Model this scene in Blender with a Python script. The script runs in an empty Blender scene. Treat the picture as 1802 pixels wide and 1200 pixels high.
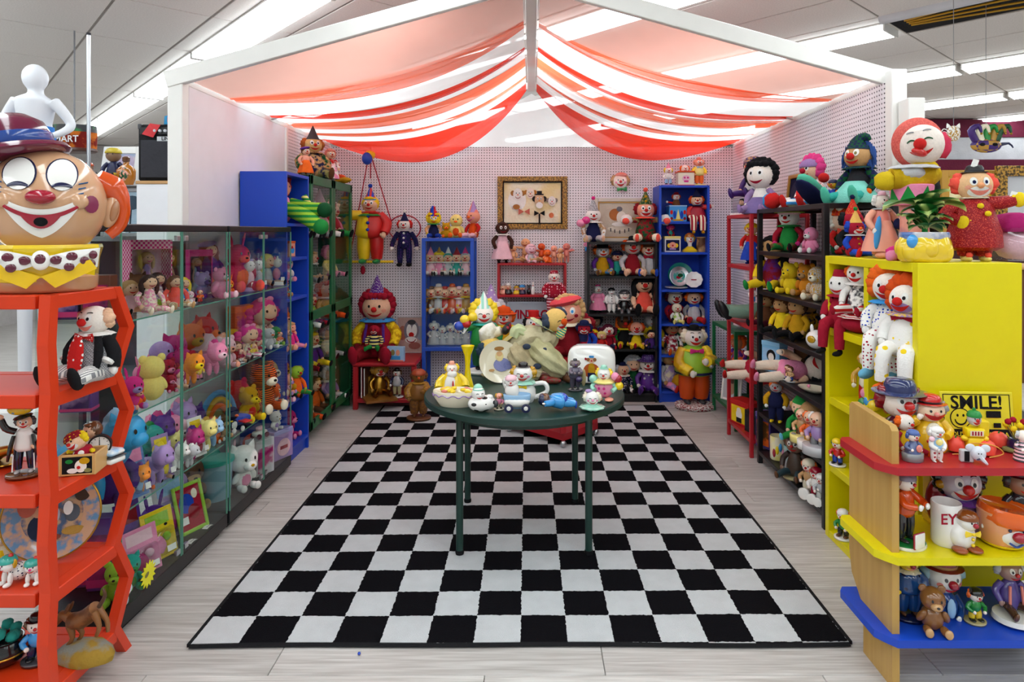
import bpy, bmesh, math, random
from mathutils import Vector, Matrix, Euler
from math import sin, cos, pi, sqrt, radians as R
random.seed(7)
sc = bpy.context.scene
COL = sc.collection
# ---------------------------------------------------------------- camera
F, VX, VY, EYE = 1150.0, 935.0, 408.0, 1.6      # focal length and vanishing point in pixels, eye height in metres
cd = bpy.data.cameras.new('camera'); cam = bpy.data.objects.new('camera', cd); COL.objects.link(cam)
cam.location = (0, 0, EYE); cam.rotation_euler = (R(90), 0, 0)
cd.sensor_width = 36; cd.lens = 36 * F / 1802
cd.shift_x = (901 - VX) / 1802; cd.shift_y = (VY - 600) / 1802
cd.clip_start = 0.05; cd.clip_end = 60
sc.camera = cam
# ---------------------------------------------------------------- world, exposure
w = bpy.data.worlds.new('world'); sc.world = w; w.use_nodes = True
w.node_tree.nodes['Background'].inputs[0].default_value = (0.9, 0.95, 1, 1)
w.node_tree.nodes['Background'].inputs[1].default_value = 0.25
vs = sc.view_settings
vs.view_transform = 'Standard'; vs.look = 'None'; vs.gamma = 1; vs.use_curve_mapping = False
vs.exposure = 0.17
LAMP = 7.5                                       # emission of the fluorescent diffusers
sc.cycles.transparent_max_bounces = 20
sc.cycles.max_bounces = 6; sc.cycles.diffuse_bounces = 4; sc.cycles.glossy_bounces = 2
# ---------------------------------------------------------------- colours and materials
PAL = dict(red='c8201e', dred='8c1220', crim='a5132e', burg='5e1830', orange='f0691c', dorange='d94f12', peach='f2a78c', salmon='e8887a',
 yellow='f4d21f', lyel='f5e58a', gold='b98a35', mustard='c8960f', green='1f8a3c', dgreen='0e4f2a', teal='2fa79a', lime='9ccb3a', mint='9fdcc6',
 blue='1d46b8', navy='161b46', sky='3f9be0', lblue='9cc6ea', purple='5b2a8c', lilac='a98bc4', violet='40206e', pink='ee8fb4', hot='dd2f86', lpink='f5c6d2', mag='b0206e',
 white='f4f2ee', cream='efe6cc', grey='8c8c90', lgrey='c4c4c8', dgrey='45454a', black='121216', brown='6a4126', tan='c79a67', skin='f0c2a0', face='fbeee4',
 dskin='46291f', fleshy='e8a878', olive='8a8550', bronze='8a5a22', wood='d8aa6a', silver='c8ccd2', steel='9aa0a8', shelfred='b5202a', hexred='dc3c14',
 shelfblue='1648c4', shelfgreen='12663a', shelfyel='e8da00', tabgreen='1c3a34', wall='efeaf0', ceil='b9aca4', bar='9a928c', dark='2a2a30', khaki='b9ab7e', coral='ff5a4a')
def lin(h):
    o = []
    for i in (0, 2, 4):
        c = int(h[i:i+2], 16) / 255
        o.append(c / 12.92 if c <= .04045 else ((c + .055) / 1.055) ** 2.4)
    return (*o, 1)
def col(n): return lin(PAL.get(n, n))
MATS = {}
def nodemat(name):
    m = bpy.data.materials.new(name); m.use_nodes = True
    nt = m.node_tree
    return m, nt, nt.nodes['Principled BSDF']
def nd(nt, typ, **kw):
    n = nt.nodes.new('ShaderNode' + typ)
    for k, v in kw.items():
        if k[0] == 'i' and k[1:].isdigit(): n.inputs[int(k[1:])].default_value = v
        else: setattr(n, k, v)
    return n
def mixcol(nt, fac, a, b):
    n = nt.nodes.new('ShaderNodeMix'); n.data_type = 'RGBA'
    nt.links.new(fac, n.inputs[0]); n.inputs[6].default_value = a; n.inputs[7].default_value = b
    return n.outputs[2]
def mat(spec):
    """'red' cloth, 'red!' glazed, 'red*' metal, 'red~' satin; patterns d/s/p/n/q/v:colour:colour:scale with the same suffix"""
    if not isinstance(spec, str): return spec
    if spec in MATS: return MATS[spec]
    m, nt, p = nodemat(spec.replace(':', '_').replace('!', '_glazed').replace('*', '_metal').replace('~', '_satin'))
    MATS[spec] = m
    s = spec; fin = ''
    if s[-1] in '!*~': fin = s[-1]; s = s[:-1]
    parts = s.split(':')
    L = nt.links.new
    p.inputs['Roughness'].default_value = {'': .85, '!': .14, '*': .28, '~': .38}[fin]
    p.inputs['Specular IOR Level'].default_value = {'': .25, '!': .55, '*': .5, '~': .45}[fin]
    if fin == '*': p.inputs['Metallic'].default_value = 1
    tc = nd(nt, 'TexCoord')
    if len(parts) == 1:
        c = col(s)
        if fin in ('', '~'):
            nz = nd(nt, 'TexNoise'); nz.inputs['Scale'].default_value = 9; L(tc.outputs['Object'], nz.inputs['Vector'])
            L(mixcol(nt, nz.outputs[0], tuple(x * (.82 if fin == '' else .95) for x in c[:3]) + (1,), tuple(min(1, x * (1.12 if fin == '' else 1.03)) for x in c[:3]) + (1,)), p.inputs['Base Color'])
        else: p.inputs['Base Color'].default_value = c
    else:
        k, a, b = parts[0], col(parts[1]), col(parts[2]); n = float(parts[3]) if len(parts) > 3 else 12
        if k == 'd':
            t = nd(nt, 'TexVoronoi'); t.inputs['Scale'].default_value = n; t.inputs['Randomness'].default_value = .35
            L(tc.outputs['Object'], t.inputs['Vector'])
            q = nd(nt, 'Math', operation='LESS_THAN', i1=.3); L(t.outputs['Distance'], q.inputs[0]); f = q.outputs[0]
        elif k in 'sv':
            sx = nd(nt, 'SeparateXYZ'); L(tc.outputs['Object'], sx.inputs[0])
            q0 = nd(nt, 'Math', operation='MULTIPLY', i1=n); L(sx.outputs[2 if k == 's' else 0], q0.inputs[0])
            q1 = nd(nt, 'Math', operation='FRACT'); L(q0.outputs[0], q1.inputs[0])
            q = nd(nt, 'Math', operation='GREATER_THAN', i1=.5); L(q1.outputs[0], q.inputs[0]); f = q.outputs[0]
        elif k == 'p':
            t = nd(nt, 'TexChecker'); t.inputs['Scale'].default_value = n; L(tc.outputs['Object'], t.inputs['Vector']); f = t.outputs['Fac']
        elif k == 'q':
            t = nd(nt, 'TexVoronoi'); t.inputs['Scale'].default_value = n; L(tc.outputs['Object'], t.inputs['Vector'])
            sx = nd(nt, 'SeparateColor'); L(t.outputs['Color'], sx.inputs[0])
            q = nd(nt, 'Math', operation='GREATER_THAN', i1=.86); L(sx.outputs[0], q.inputs[0]); f = q.outputs[0]
            p.inputs['Roughness'].default_value = .4
        else:
            t = nd(nt, 'TexNoise'); t.inputs['Scale'].default_value = n; t.inputs['Detail'].default_value = 4; L(tc.outputs['Object'], t.inputs['Vector'])
            r = nd(nt, 'ValToRGB'); r.color_ramp.elements[0].position = .44; r.color_ramp.elements[1].position = .56
            L(t.outputs[0], r.inputs[0]); f = r.outputs[0]
        L(mixcol(nt, f, a, b), p.inputs['Base Color'])
    if fin == '' :
        nz = nd(nt, 'TexNoise'); nz.inputs['Scale'].default_value = 45; L(tc.outputs['Object'], nz.inputs['Vector'])
        bp = nd(nt, 'Bump', i0=.25, i1=.02); L(nz.outputs[0], bp.inputs['Height']); L(bp.outputs[0], p.inputs['Normal'])
    if fin == '!':
        p.inputs['Coat Weight'].default_value = .5; p.inputs['Coat Roughness'].default_value = .06
    return m
def glassmat(name, tint, refl=.9, base=.03):
    m, nt, p = nodemat(name); nt.nodes.remove(p)
    out = nt.nodes['Material Output']; L = nt.links.new
    tr = nd(nt, 'BsdfTransparent', i0=tint); gl = nd(nt, 'BsdfGlossy', i0=(refl, refl, refl, 1)); gl.inputs['Roughness'].default_value = .02
    fr = nd(nt, 'LayerWeight', i0=.5); pw = nd(nt, 'Math', operation='POWER', i1=4.0); L(fr.outputs['Facing'], pw.inputs[0])
    ad = nd(nt, 'Math', operation='MULTIPLY_ADD', i1=.45, i2=.012 + base); L(pw.outputs[0], ad.inputs[0])
    mx = nd(nt, 'MixShader'); L(ad.outputs[0], mx.inputs[0]); L(tr.outputs[0], mx.inputs[1]); L(gl.outputs[0], mx.inputs[2]); L(mx.outputs[0], out.inputs[0])
    MATS[name] = m; return m
glassmat('glass', (.93, .96, .95, 1), .8, 0.0)
glassmat('plastic', (.93, .94, .96, 1), .8, .04)
def sheer(name, c, alpha, trans=.55):
    m, nt, p = nodemat(name); nt.nodes.remove(p); out = nt.nodes['Material Output']; L = nt.links.new
    tr = nd(nt, 'BsdfTransparent', i0=(1, 1, 1, 1)); df = nd(nt, 'BsdfDiffuse', i0=c); tl = nd(nt, 'BsdfTranslucent', i0=c)
    m1 = nd(nt, 'MixShader', i0=trans); L(df.outputs[0], m1.inputs[1]); L(tl.outputs[0], m1.inputs[2])
    tc = nd(nt, 'TexCoord'); nz = nd(nt, 'TexNoise'); nz.inputs['Scale'].default_value = 3; L(tc.outputs['Object'], nz.inputs['Vector'])
    mr = nd(nt, 'MapRange', i1=.3, i2=.7, i3=alpha - .025, i4=alpha + .025); L(nz.outputs[0], mr.inputs[0])
    m2 = nd(nt, 'MixShader'); L(mr.outputs[0], m2.inputs[0]); L(tr.outputs[0], m2.inputs[1]); L(m1.outputs[0], m2.inputs[2]); L(m2.outputs[0], out.inputs[0])
    MATS[name] = m; return m
def emit(name, c, s):
    m, nt, p = nodemat(name); p.inputs['Base Color'].default_value = c; p.inputs['Emission Color'].default_value = c; p.inputs['Emission Strength'].default_value = s
    MATS[name] = m; return m
# ---------------------------------------------------------------- mesh building
class MB:
    def __init__(s): s.v = []; s.f = []
    def add(s, vs, fs, M=None):
        o = len(s.v)
        s.v += [tuple(M @ Vector(p)) for p in vs] if M is not None else [tuple(p) for p in vs]
        s.f += [tuple(i + o for i in f) for f in fs]; return s
    def box(s, x0, x1, y0, y1, z0, z1, b=0, M=None):
        if x0 > x1: x0, x1 = x1, x0
        if y0 > y1: y0, y1 = y1, y0
        if z0 > z1: z0, z1 = z1, z0
        if b <= 0:
            vs = [(x, y, z) for z in (z0, z1) for y in (y0, y1) for x in (x0, x1)]
            return s.add(vs, [(0, 2, 3, 1), (4, 5, 7, 6), (0, 1, 5, 4), (2, 6, 7, 3), (0, 4, 6, 2), (1, 3, 7, 5)], M)
        b = min(b, (x1-x0)*.45, (y1-y0)*.45, (z1-z0)*.45)
        X, Y, Z = (x0, x1), (y0, y1), (z0, z1); vs = []; ix = {}
        for i in (0, 1):
            for j in (0, 1):
                for k in (0, 1):
                    a, c, d = (b, -b)[i], (b, -b)[j], (b, -b)[k]
                    for ax in range(3):
                        ix[i, j, k, ax] = len(vs)
                        vs.append((X[i] + (0 if ax == 0 else a), Y[j] + (0 if ax == 1 else c), Z[k] + (0 if ax == 2 else d)))
        fs = []
        for ax in range(3):
            for e in (0, 1):
                q = [(0, 0), (1, 0), (1, 1), (0, 1)]
                r = []
                for (m, n) in q:
                    t = [m, n]; t.insert(ax, e); r.append(ix[(*t, ax)])
                if (e == 0) == (ax != 1): r.reverse()
                fs.append(tuple(r))
        for ax in range(3):
            o1, o2 = [k for k in range(3) if k != ax]
            for m in (0, 1):
                for n in (0, 1):
                    def I(e, face):
                        t = [0, 0, 0]; t[ax] = e; t[o1] = m; t[o2] = n; return ix[(*t, face)]
                    r = [I(0, o1), I(1, o1), I(1, o2), I(0, o2)]
                    if (m == n) == (ax != 1): r.reverse()
                    fs.append(tuple(r))
        for i in (0, 1):
            for j in (0, 1):
                for k in (0, 1):
                    r = [ix[i, j, k, a] for a in range(3)]
                    if (i + j + k) % 2 == 0: r.reverse()
                    fs.append(tuple(r))
        return s.add(vs, fs, M)
    def tube(s, pts, rs, seg=8, M=None, sub=0, fl=1.0):
        P = [Vector(p) for p in pts]; n = len(P)
        rs = [rs] * n if isinstance(rs, (int, float)) else list(rs)
        if sub and n > 2:
            Q, S = [], []
            for i in range(n - 1):
                p0, p1, p2, p3 = P[max(i-1, 0)], P[i], P[i+1], P[min(i+2, n-1)]
                for k in range(sub):
                    t = k / sub
                    Q.append(.5 * ((2*p1) + (p2-p0)*t + (2*p0-5*p1+4*p2-p3)*t*t + (3*p1-p0-3*p2+p3)*t**3)); S.append(rs[i] + (rs[i+1]-rs[i])*t)
            Q.append(P[-1]); S.append(rs[-1]); P, rs = Q, S; n = len(P)
        vs = []; up = None
        for i in range(n):
            d = (P[min(i+1, n-1)] - P[max(i-1, 0)])
            d = d.normalized() if d.length > 1e-9 else Vector((0, 0, 1))
            if up is None: up = d.orthogonal().normalized()
            up = (up - d * up.dot(d)); up = up.normalized() if up.length > 1e-6 else d.orthogonal().normalized()
            sd = d.cross(up)
            for k in range(seg):
                a = 2 * pi * k / seg
                vs.append(P[i] + up * cos(a) * rs[i] + sd * sin(a) * rs[i] * fl)
        fs = [(i*seg+k, i*seg+(k+1) % seg, (i+1)*seg+(k+1) % seg, (i+1)*seg+k) for i in range(n-1) for k in range(seg)]
        fs += [tuple(range(seg))[::-1], tuple((n-1)*seg+k for k in range(seg))]
        return s.add(vs, fs, M)
    def lathe(s, prof, seg=16, M=None, sx=1, sy=1, wob=0, nw=8):
        vs = []; fs = []; n = len(prof)
        for i, (r, z) in enumerate(prof):
            for k in range(seg):
                a = 2 * pi * k / seg; q = r * (1 + wob * (.5 + .5 * i / n) * cos(nw * a))
                vs.append((q * cos(a) * sx, q * sin(a) * sy, z))
        for i in range(n - 1):
            for k in range(seg):
                fs.append((i*seg+k, i*seg+(k+1) % seg, (i+1)*seg+(k+1) % seg, (i+1)*seg+k))
        if prof[0][0] > 1e-5: fs.append(tuple(range(seg))[::-1])
        if prof[-1][0] > 1e-5: fs.append(tuple((n-1)*seg+k for k in range(seg)))
        return s.add(vs, fs, M)
    def ell(s, c=(0, 0, 0), r=(1, 1, 1), seg=12, rings=8, M=None, bump=0, rnd=None):
        if isinstance(r, (int, float)): r = (r, r, r)
        vs = [(c[0], c[1], c[2] - r[2])]
        rnd = rnd or random
        for i in range(1, rings):
            t = pi * i / rings
            for k in range(seg):
                a = 2 * pi * (k + (i % 2) * .5 * (bump > 0)) / seg; q = 1 + (bump * (rnd.random() - .35) if bump else 0)
                vs.append((c[0] + r[0]*q*sin(t)*cos(a), c[1] + r[1]*q*sin(t)*sin(a), c[2] - r[2]*q*cos(t)))
        vs.append((c[0], c[1], c[2] + r[2])); top = len(vs) - 1
        fs = [(0, 1+(k+1) % seg, 1+k) for k in range(seg)]
        for i in range(rings - 2):
            fs += [(1+i*seg+k, 1+i*seg+(k+1) % seg, 1+(i+1)*seg+(k+1) % seg, 1+(i+1)*seg+k) for k in range(seg)]
        b = 1 + (rings-2)*seg
        fs += [(b+k, b+(k+1) % seg, top) for k in range(seg)]
        return s.add(vs, fs, M)
    def prism(s, poly, a0, a1, ax='y', M=None):
        f = {'y': lambda p, a: (p[0], a, p[1]), 'x': lambda p, a: (a, p[0], p[1]), 'z': lambda p, a: (p[0], p[1], a)}[ax]
        n = len(poly); vs = [f(p, a0) for p in poly] + [f(p, a1) for p in poly]
        fs = [tuple(range(n)), tuple(range(n, 2*n))[::-1]] + [(k, n+k, n+(k+1) % n, (k+1) % n) for k in range(n)]
        return s.add(vs, fs, M)
    def grid(s, fn, nu, nv, M=None):
        vs = [fn(i / nu, j / nv) for i in range(nu+1) for j in range(nv+1)]
        return s.add(vs, [(i*(nv+1)+j, (i+1)*(nv+1)+j, (i+1)*(nv+1)+j+1, i*(nv+1)+j+1) for i in range(nu) for j in range(nv)], M)
    def mesh(s, name, m, smooth=True, ang=50):
        me = bpy.data.meshes.new(name); me.from_pydata(s.v, [], s.f); me.materials.append(mat(m) if isinstance(m, str) and m not in MATS else MATS.get(m, m))
        bm = bmesh.new(); bm.from_mesh(me); bmesh.ops.recalc_face_normals(bm, faces=bm.faces); bm.to_mesh(me); bm.free()
        if smooth:
            me.polygons.foreach_set('use_smooth', [True] * len(me.polygons)); me.set_sharp_from_angle(angle=R(ang))
        me.update(); return me
    def build(s, name, m, parent=None, smooth=True, loc=None, ang=50):
        return link(name, s.mesh(name, m, smooth, ang), parent, loc)
def link(name, me, parent=None, loc=None, scale=None, rot=None):
    o = bpy.data.objects.new(name, me); COL.objects.link(o)
    if parent is not None: o.parent = parent
    if loc is not None: o.location = loc
    if scale is not None: o.scale = scale if not isinstance(scale, (int, float)) else (scale,)*3
    if rot is not None: o.rotation_euler = rot
    return o
def tag(o, label, cat, group=None):
    o['label'] = label; o['category'] = cat
    if group: o['group'] = group
    return o
def struct(o, label=None):
    o['kind'] = 'structure'
    if label: o['label'] = label
    return o
def thing(name, label, cat, loc=(0, 0, 0), rz=0, scale=1, group=None, rot=None):
    o = link(name, None, None, loc, scale, rot if rot else (0, 0, R(rz))); o.empty_display_size = .05
    return tag(o, label, cat, group)
def X(px, Y): return (px - VX) / F * Y            # sideways position of something seen at column px and standing at depth Y
def Z(py, Y): return EYE - (py - VY) / F * Y      # height of something seen at row py at depth Y
def YX(px, x): return x * F / (px - VX)           # depth of something seen at column px on the plane X = x
def H(n, Y): return n * Y / F                     # n pixels at depth Y in metres
# shared unit shapes --------------------------------------------------------
SH = {}; CACHE = {}
def shape(fn): SH[fn.__name__] = fn; return fn
def unit(key, m):
    if (key, m) not in CACHE:
        b = MB(); SH[key](b); CACHE[key, m] = b.mesh(key, m, ang=60)
    return CACHE[key, m]
def put(parent, name, key, m, loc=(0, 0, 0), scale=1, rot=None): return link(name, unit(key, m), parent, loc, scale, rot)
def text(parent, name, s, size, m, loc, rot, bold=0, align='CENTER', sx=1, ext=.0006):
    cu = bpy.data.curves.new(name, 'FONT'); cu.body = s; cu.size = size; cu.extrude = ext; cu.offset = bold; cu.align_x = align; cu.resolution_u = 3
    t = bpy.data.objects.new(name, cu); COL.objects.link(t)
    bpy.context.view_layer.update()
    me = bpy.data.meshes.new_from_object(t.evaluated_get(bpy.context.evaluated_depsgraph_get()))
    bpy.data.objects.remove(t); me.name = name; me.materials.clear(); me.materials.append(mat(m))
    return link(name, me, parent, loc, (sx, 1, 1), rot)
# ---------------------------------------------------------------- unit shapes (heads are unit spheres facing -Y)
def sph(x, z, lift=1.03):
    q = max(.02, 1 - x*x - z*z); return (x*lift, -sqrt(q)*lift, z*lift)
def disc(b, cx, cz, rx, rz, lift=1.03, n=14, top=None):
    vs = [sph(cx, cz, lift)]
    for k in range(n):
        a = 2*pi*k/n; vs.append(sph(cx + .55*rx*cos(a), cz + .55*rz*sin(a), lift))
    for k in range(n):
        a = 2*pi*k/n; vs.append(sph(cx + rx*cos(a), cz + rz*sin(a), lift))
    fs = [(0, 1+k, 1+(k+1) % n) for k in range(n)] + [(1+k, 1+n+k, 1+n+(k+1) % n, 1+(k+1) % n) for k in range(n)]
    b.add(vs, fs)
def strip(b, up, lo, x0, x1, lift=1.04, n=12):
    vs = []
    for i in range(n+1):
        x = x0 + (x1-x0)*i/n; u, l = up(x), lo(x)
        vs += [sph(x, u, lift), sph(x, (u+l)/2, lift + .01), sph(x, l, lift)]
    b.add(vs, [f for i in range(n) for f in ((3*i, 3*i+3, 3*i+4, 3*i+1), (3*i+1, 3*i+4, 3*i+5, 3*i+2))])
@shape
def ball(b): b.ell(seg=14, rings=9)
@shape
def ballhi(b): b.ell(seg=24, rings=16)
@shape
def lump(b): b.ell(seg=12, rings=8, bump=.22, rnd=random.Random(3))
@shape
def eyewhite(b): disc(b, .34, .22, .19, .27)
@shape
def pupil(b): disc(b, .32, .17, .09, .12, 1.05, 10)
@shape
def doteye(b): disc(b, .34, .16, .08, .11, 1.04, 10)
@shape
def closedeye(b): strip(b, lambda x: .22 - 2.6*(x-.34)**2, lambda x: .15 - 2.6*(x-.34)**2, .16, .52)
@shape
def brow(b): strip(b, lambda x: .62 - 1.5*(x-.34)**2, lambda x: .56 - 1.5*(x-.34)**2, .18, .5)
@shape
def nose(b): b.ell((0, -1.08, -.06), .2, 10, 7)
@shape
def bignose(b): b.ell((0, -1.1, -.06), .28, 12, 8)
@shape
def mouth(b): strip(b, lambda x: -.42 + .55*x*x, lambda x: -.6 + 1.25*x*x, -.46, .46, 1.06)
@shape
def wmouth(b): strip(b, lambda x: -.38 + .5*x*x, lambda x: -.66 + 1.35*x*x, -.56, .56, 1.06)
@shape
def lips(b): disc(b, 0, -.45, .17, .08, 1.04, 10)
@shape
def muzzle(b): disc(b, 0, -.44, .62, .34, 1.025, 18)
@shape
def cheeks(b): disc(b, -.6, -.16, .14, .14, 1.03, 10); disc(b, .6, -.16, .14, .14, 1.03, 10)
def tuftset(b, items, seed, bump=.35):
    r = random.Random(seed)
    for (x, y, z, q) in items: b.ell((x, y, z), (q, q, q), 9, 7, bump=bump, rnd=r)
@shape
def tufts(b): tuftset(b, [(s*.95, .1, .15, .42) for s in (-1, 1)] + [(s*.9, .25, -.2, .36) for s in (-1, 1)] + [(s*.82, .2, .5, .36) for s in (-1, 1)], 1); b.tube([(-.85, .2, .1), (-.6, .8, .1), (0, 1.0, .1), (.6, .8, .1), (.85, .2, .1)], [.3, .25, .22, .25, .3], 8, sub=2)
@shape
def afro(b): tuftset(b, [(1.0*cos(a), .15, .3 + .95*sin(a), .5) for a in [R(q) for q in range(-30, 211, 30)]] + [(.5*cos(a), .5, .5 + .5*sin(a), .6) for a in (0, 1.6, 3.1)], 2)
@shape
def curls(b): tuftset(b, [(1.02*cos(a), .05, .2 + 1.0*sin(a), .3) for a in [R(q) for q in range(-40, 221, 20)]] + [(.75*cos(a), .55, .3 + .75*sin(a), .4) for a in [R(q) for q in range(-20, 201, 44)]] + [(.3*q, -.55, .88, .25) for q in (-2, -1, 0, 1, 2)], 4)
@shape
def shorthair(b): b.ell((0, .12, .12), (1.08, 1.05, 1.04), 16, 10, bump=.06, rnd=random.Random(5)); b.ell((0, -.55, .8), (.6, .4, .25), 10, 6)
@shape
def longhair(b):
    b.ell((0, .14, .14), (1.1, 1.05, 1.05), 16, 10, bump=.06, rnd=random.Random(5))
    for s in (-1, 1):
        b.tube([(s*.85, .1, .5), (s*1.1, .05, -.3), (s*1.05, -.05, -1.3), (s*.95, -.1, -1.9)], [.35, .38, .32, .1], 8, sub=2)
    b.tube([(0, .7, .6), (0, .95, -.4), (0, .8, -1.8)], [.6, .7, .3], 10, sub=2)
@shape
def yarn(b):
    r = random.Random(9)
    for k in range(26):
        a = R(-60 + 300*k/25); x, z = cos(a), .15 + sin(a)
        b.tube([(x*.7, .1, z*.75), (x*1.15, -.1 + .3*r.random(), z*1.05), (x*1.3 + .2*r.random(), -.15, z*1.0 - .75)], [.16, .14, .05], 5, sub=2)
@shape
def bunches(b):
    b.ell((0, .12, .12), (1.08, 1.05, 1.04), 16, 10, bump=.06, rnd=random.Random(5))
    tuftset(b, [(s*1.25, .1, .1 - .35*k, .42 - .06*k) for s in (-1, 1) for k in (0, 1, 2)], 6)
@shape
def conehat(b): b.lathe([(.72, .62), (.78, .66), (.6, 1.0), (.4, 1.5), (.2, 2.0), (.03, 2.4)], 14)
@shape
def conehat_brim(b): b.lathe([(.8, .52), (.86, .56), (.84, .72), (.76, .7)], 14)
@shape
def pom(b): b.ell((0, 0, 2.45), .26, 9, 7, bump=.25, rnd=random.Random(8))
@shape
def lowpom(b): b.ell((0, 0, 1.3), .26, 9, 7, bump=.25, rnd=random.Random(8))
@shape
def conedots(b):
    for z, r in ((1.05, .62), (1.6, .4)): b.ell((0, -r, z), .16, 8, 6)
@shape
def bowler(b): b.lathe([(1.1, .62), (1.16, .66), (1.1, .7), (.78, .7), (.76, 1.1), (.6, 1.36), (.3, 1.46), (0, 1.48)], 18)
@shape
def smallbowler(b): b.lathe([(.72, .84), (.76, .87), (.72, .9), (.5, .9), (.5, 1.15), (.4, 1.33), (.2, 1.4), (0, 1.42)], 16)
@shape
def hatband(b): b.lathe([(.8, .7), (.82, .72), (.81, .86), (.79, .86)], 18)
@shape
def smallband(b): b.lathe([(.52, .9), (.54, .92), (.53, 1.02), (.5, 1.02)], 16)
@shape
def tophat(b): b.lathe([(.98, .7), (1.02, .74), (.98, .78), (.62, .78), (.62, 1.0), (.7, 1.62), (.68, 1.66), (0, 1.66)], 16)
@shape
def beret(b): b.lathe([(.7, .6), (1.1, .72), (1.25, .9), (1.05, 1.12), (.5, 1.25), (0, 1.28)], 18, Matrix.Rotation(R(-14), 4, 'Y'))
@shape
def brimhat(b): b.lathe([(1.45, .5), (1.5, .55), (1.2, .62), (.86, .62), (.84, .95), (.7, 1.3), (.35, 1.4), (0, 1.36)], 20, wob=.03, nw=3)
@shape
def cap(b): b.lathe([(1.06, .3), (1.1, .36), (1.06, .62), (.85, .98), (.5, 1.16), (0, 1.22)], 16)
@shape
def fez(b): b.lathe([(.72, .7), (.74, .74), (.62, 1.25), (.6, 1.28), (0, 1.28)], 16)
@shape
def jester(b):
    b.lathe([(1.06, .35), (1.1, .42), (1.02, .75), (.6, 1.1), (0, 1.2)], 16)
    for s in (-1, 1): b.tube([(s*.5, 0, .85), (s*1.0, 0, 1.25), (s*1.45, 0, 1.0), (s*1.6, 0, .6)], [.42, .34, .2, .06], 9, sub=3)
@shape
def jesterbells(b):
    for s in (-1, 1): b.ell((s*1.62, 0, .52), .15, 8, 6)
@shape
def bendhat(b): b.tube([(0, 0, .5), (0, 0, 1.0), (-.15, 0, 1.6), (-.1, 0, 2.1), (-.35, 0, 2.3)], [.95, .8, .5, .45, .1], 14, sub=3)
@shape
def floppy(b): b.tube([(0, .1, .55), (.1, .1, 1.1), (.5, .05, 1.45), (.9, 0, 1.2)], [1.0, .7, .35, .08], 14, sub=3)
@shape
def bonnet(b): b.ell((0, .2, .2), (1.2, 1.1, 1.15), 16, 10); b.lathe([(1.1, 0), (1.4, .1), (1.42, .12), (1.15, .16)], 24, Matrix.Translation((0, -.15, .25)) @ Matrix.Rotation(R(90), 4, 'X'), wob=.06, nw=12)
@shape
def hairbow(b):
    for s in (-1, 1): b.ell((s*.36, -.3, 1.05), (.34, .14, .24), 10, 6)
    b.ell((0, -.36, 1.05), .13, 8, 6)
@shape
def ears(b):
    for s in (-1, 1): b.ell((s*1.0, .05, -.02), (.16, .12, .24), 8, 6)
@shape
def roundears(b):
    for s in (-1, 1): b.ell((s*.75, .1, .8), (.36, .18, .36), 10, 7)
@shape
def catears(b):
    for s in (-1, 1): b.lathe([(.34, 0), (.2, .35), (.02, .62)], 8, Matrix.Translation((s*.62, .05, .68)) @ Matrix.Rotation(R(s*22), 4, 'Y'), sy=.5)
@shape
def longears(b):
    for s in (-1, 1): b.tube([(s*.5, .1, .8), (s*.65, .1, 1.5), (s*.8, .1, 2.0)], [.2, .26, .08], 8, sub=3, fl=.5)
@shape
def snout(b): b.ell((0, -.85, -.3), (.5, .42, .36), 12, 8)
@shape
def beak(b): b.lathe([(.34, 0), (.2, .35), (.02, .6)], 8, Matrix.Translation((0, -.85, -.15)) @ Matrix.Rotation(R(100), 4, 'X'), sy=.6)
@shape
def ruff(b): b.lathe([(.35, -.03), (.8, .02), (1.0, -.1), (1.02, -.06), (.8, .1), (.35, .14)], 36, wob=.1, nw=9)
@shape
def bigbow(b):
    for s in (-1, 1): b.add([(0, -.12, .12), (0, -.12, -.12), (s*.9, -.05, -.42), (s*1.0, -.05, 0), (s*.9, -.05, .42), (s*.5, -.25, 0)], [(0, 1, 5), (1, 2, 5), (2, 3, 5), (3, 4, 5), (4, 0, 5), (0, 4, 3, 2, 1)])
    b.ell((0, -.15, 0), .2, 8, 6)
@shape
def petal(b): b.ell((0, 0, .5), (.25, .1, .5), 8, 6)
@shape
def cyl(b): b.lathe([(.94, 0), (1, .04), (1, .96), (.94, 1), (0, 1)], 20)
@shape
def tri(b): b.prism([(-.5, 0), (.5, 0), (0, 1)], -.5, .5)
@shape
def rbox(b): b.box(-.5, .5, -.5, .5, 0, 1, .04)
@shape
def shoe(b): b.ell((0, -.25, .35), (.6, 1.0, .5), 10, 7); b.ell((0, .25, .55), (.5, .5, .6), 10, 6)
@shape
def mitten(b): b.ell((0, 0, 0), (.85, .7, 1.0), 10, 7); b.ell((.75, -.2, .15), (.35, .35, .55), 8, 5)
@shape
def glove(b):
    b.ell((0, 0, 0), (.75, .45, .7), 10, 7)
    for k in range(4): b.tube([((k-1.5)*.36, -.05, -.4), ((k-1.5)*.46, -.12, -1.0), ((k-1.5)*.44, -.3, -1.35)], [.2, .19, .12], 6, sub=2)
    b.tube([(.6, 0, .1), (1.0, -.15, -.35)], [.22, .14], 6)
@shape
def star(b): b.prism([((1 if k % 2 == 0 else .68)*cos(pi*k/14), (1 if k % 2 == 0 else .68)*sin(pi*k/14)) for k in range(28)], -.03, .03)
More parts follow.
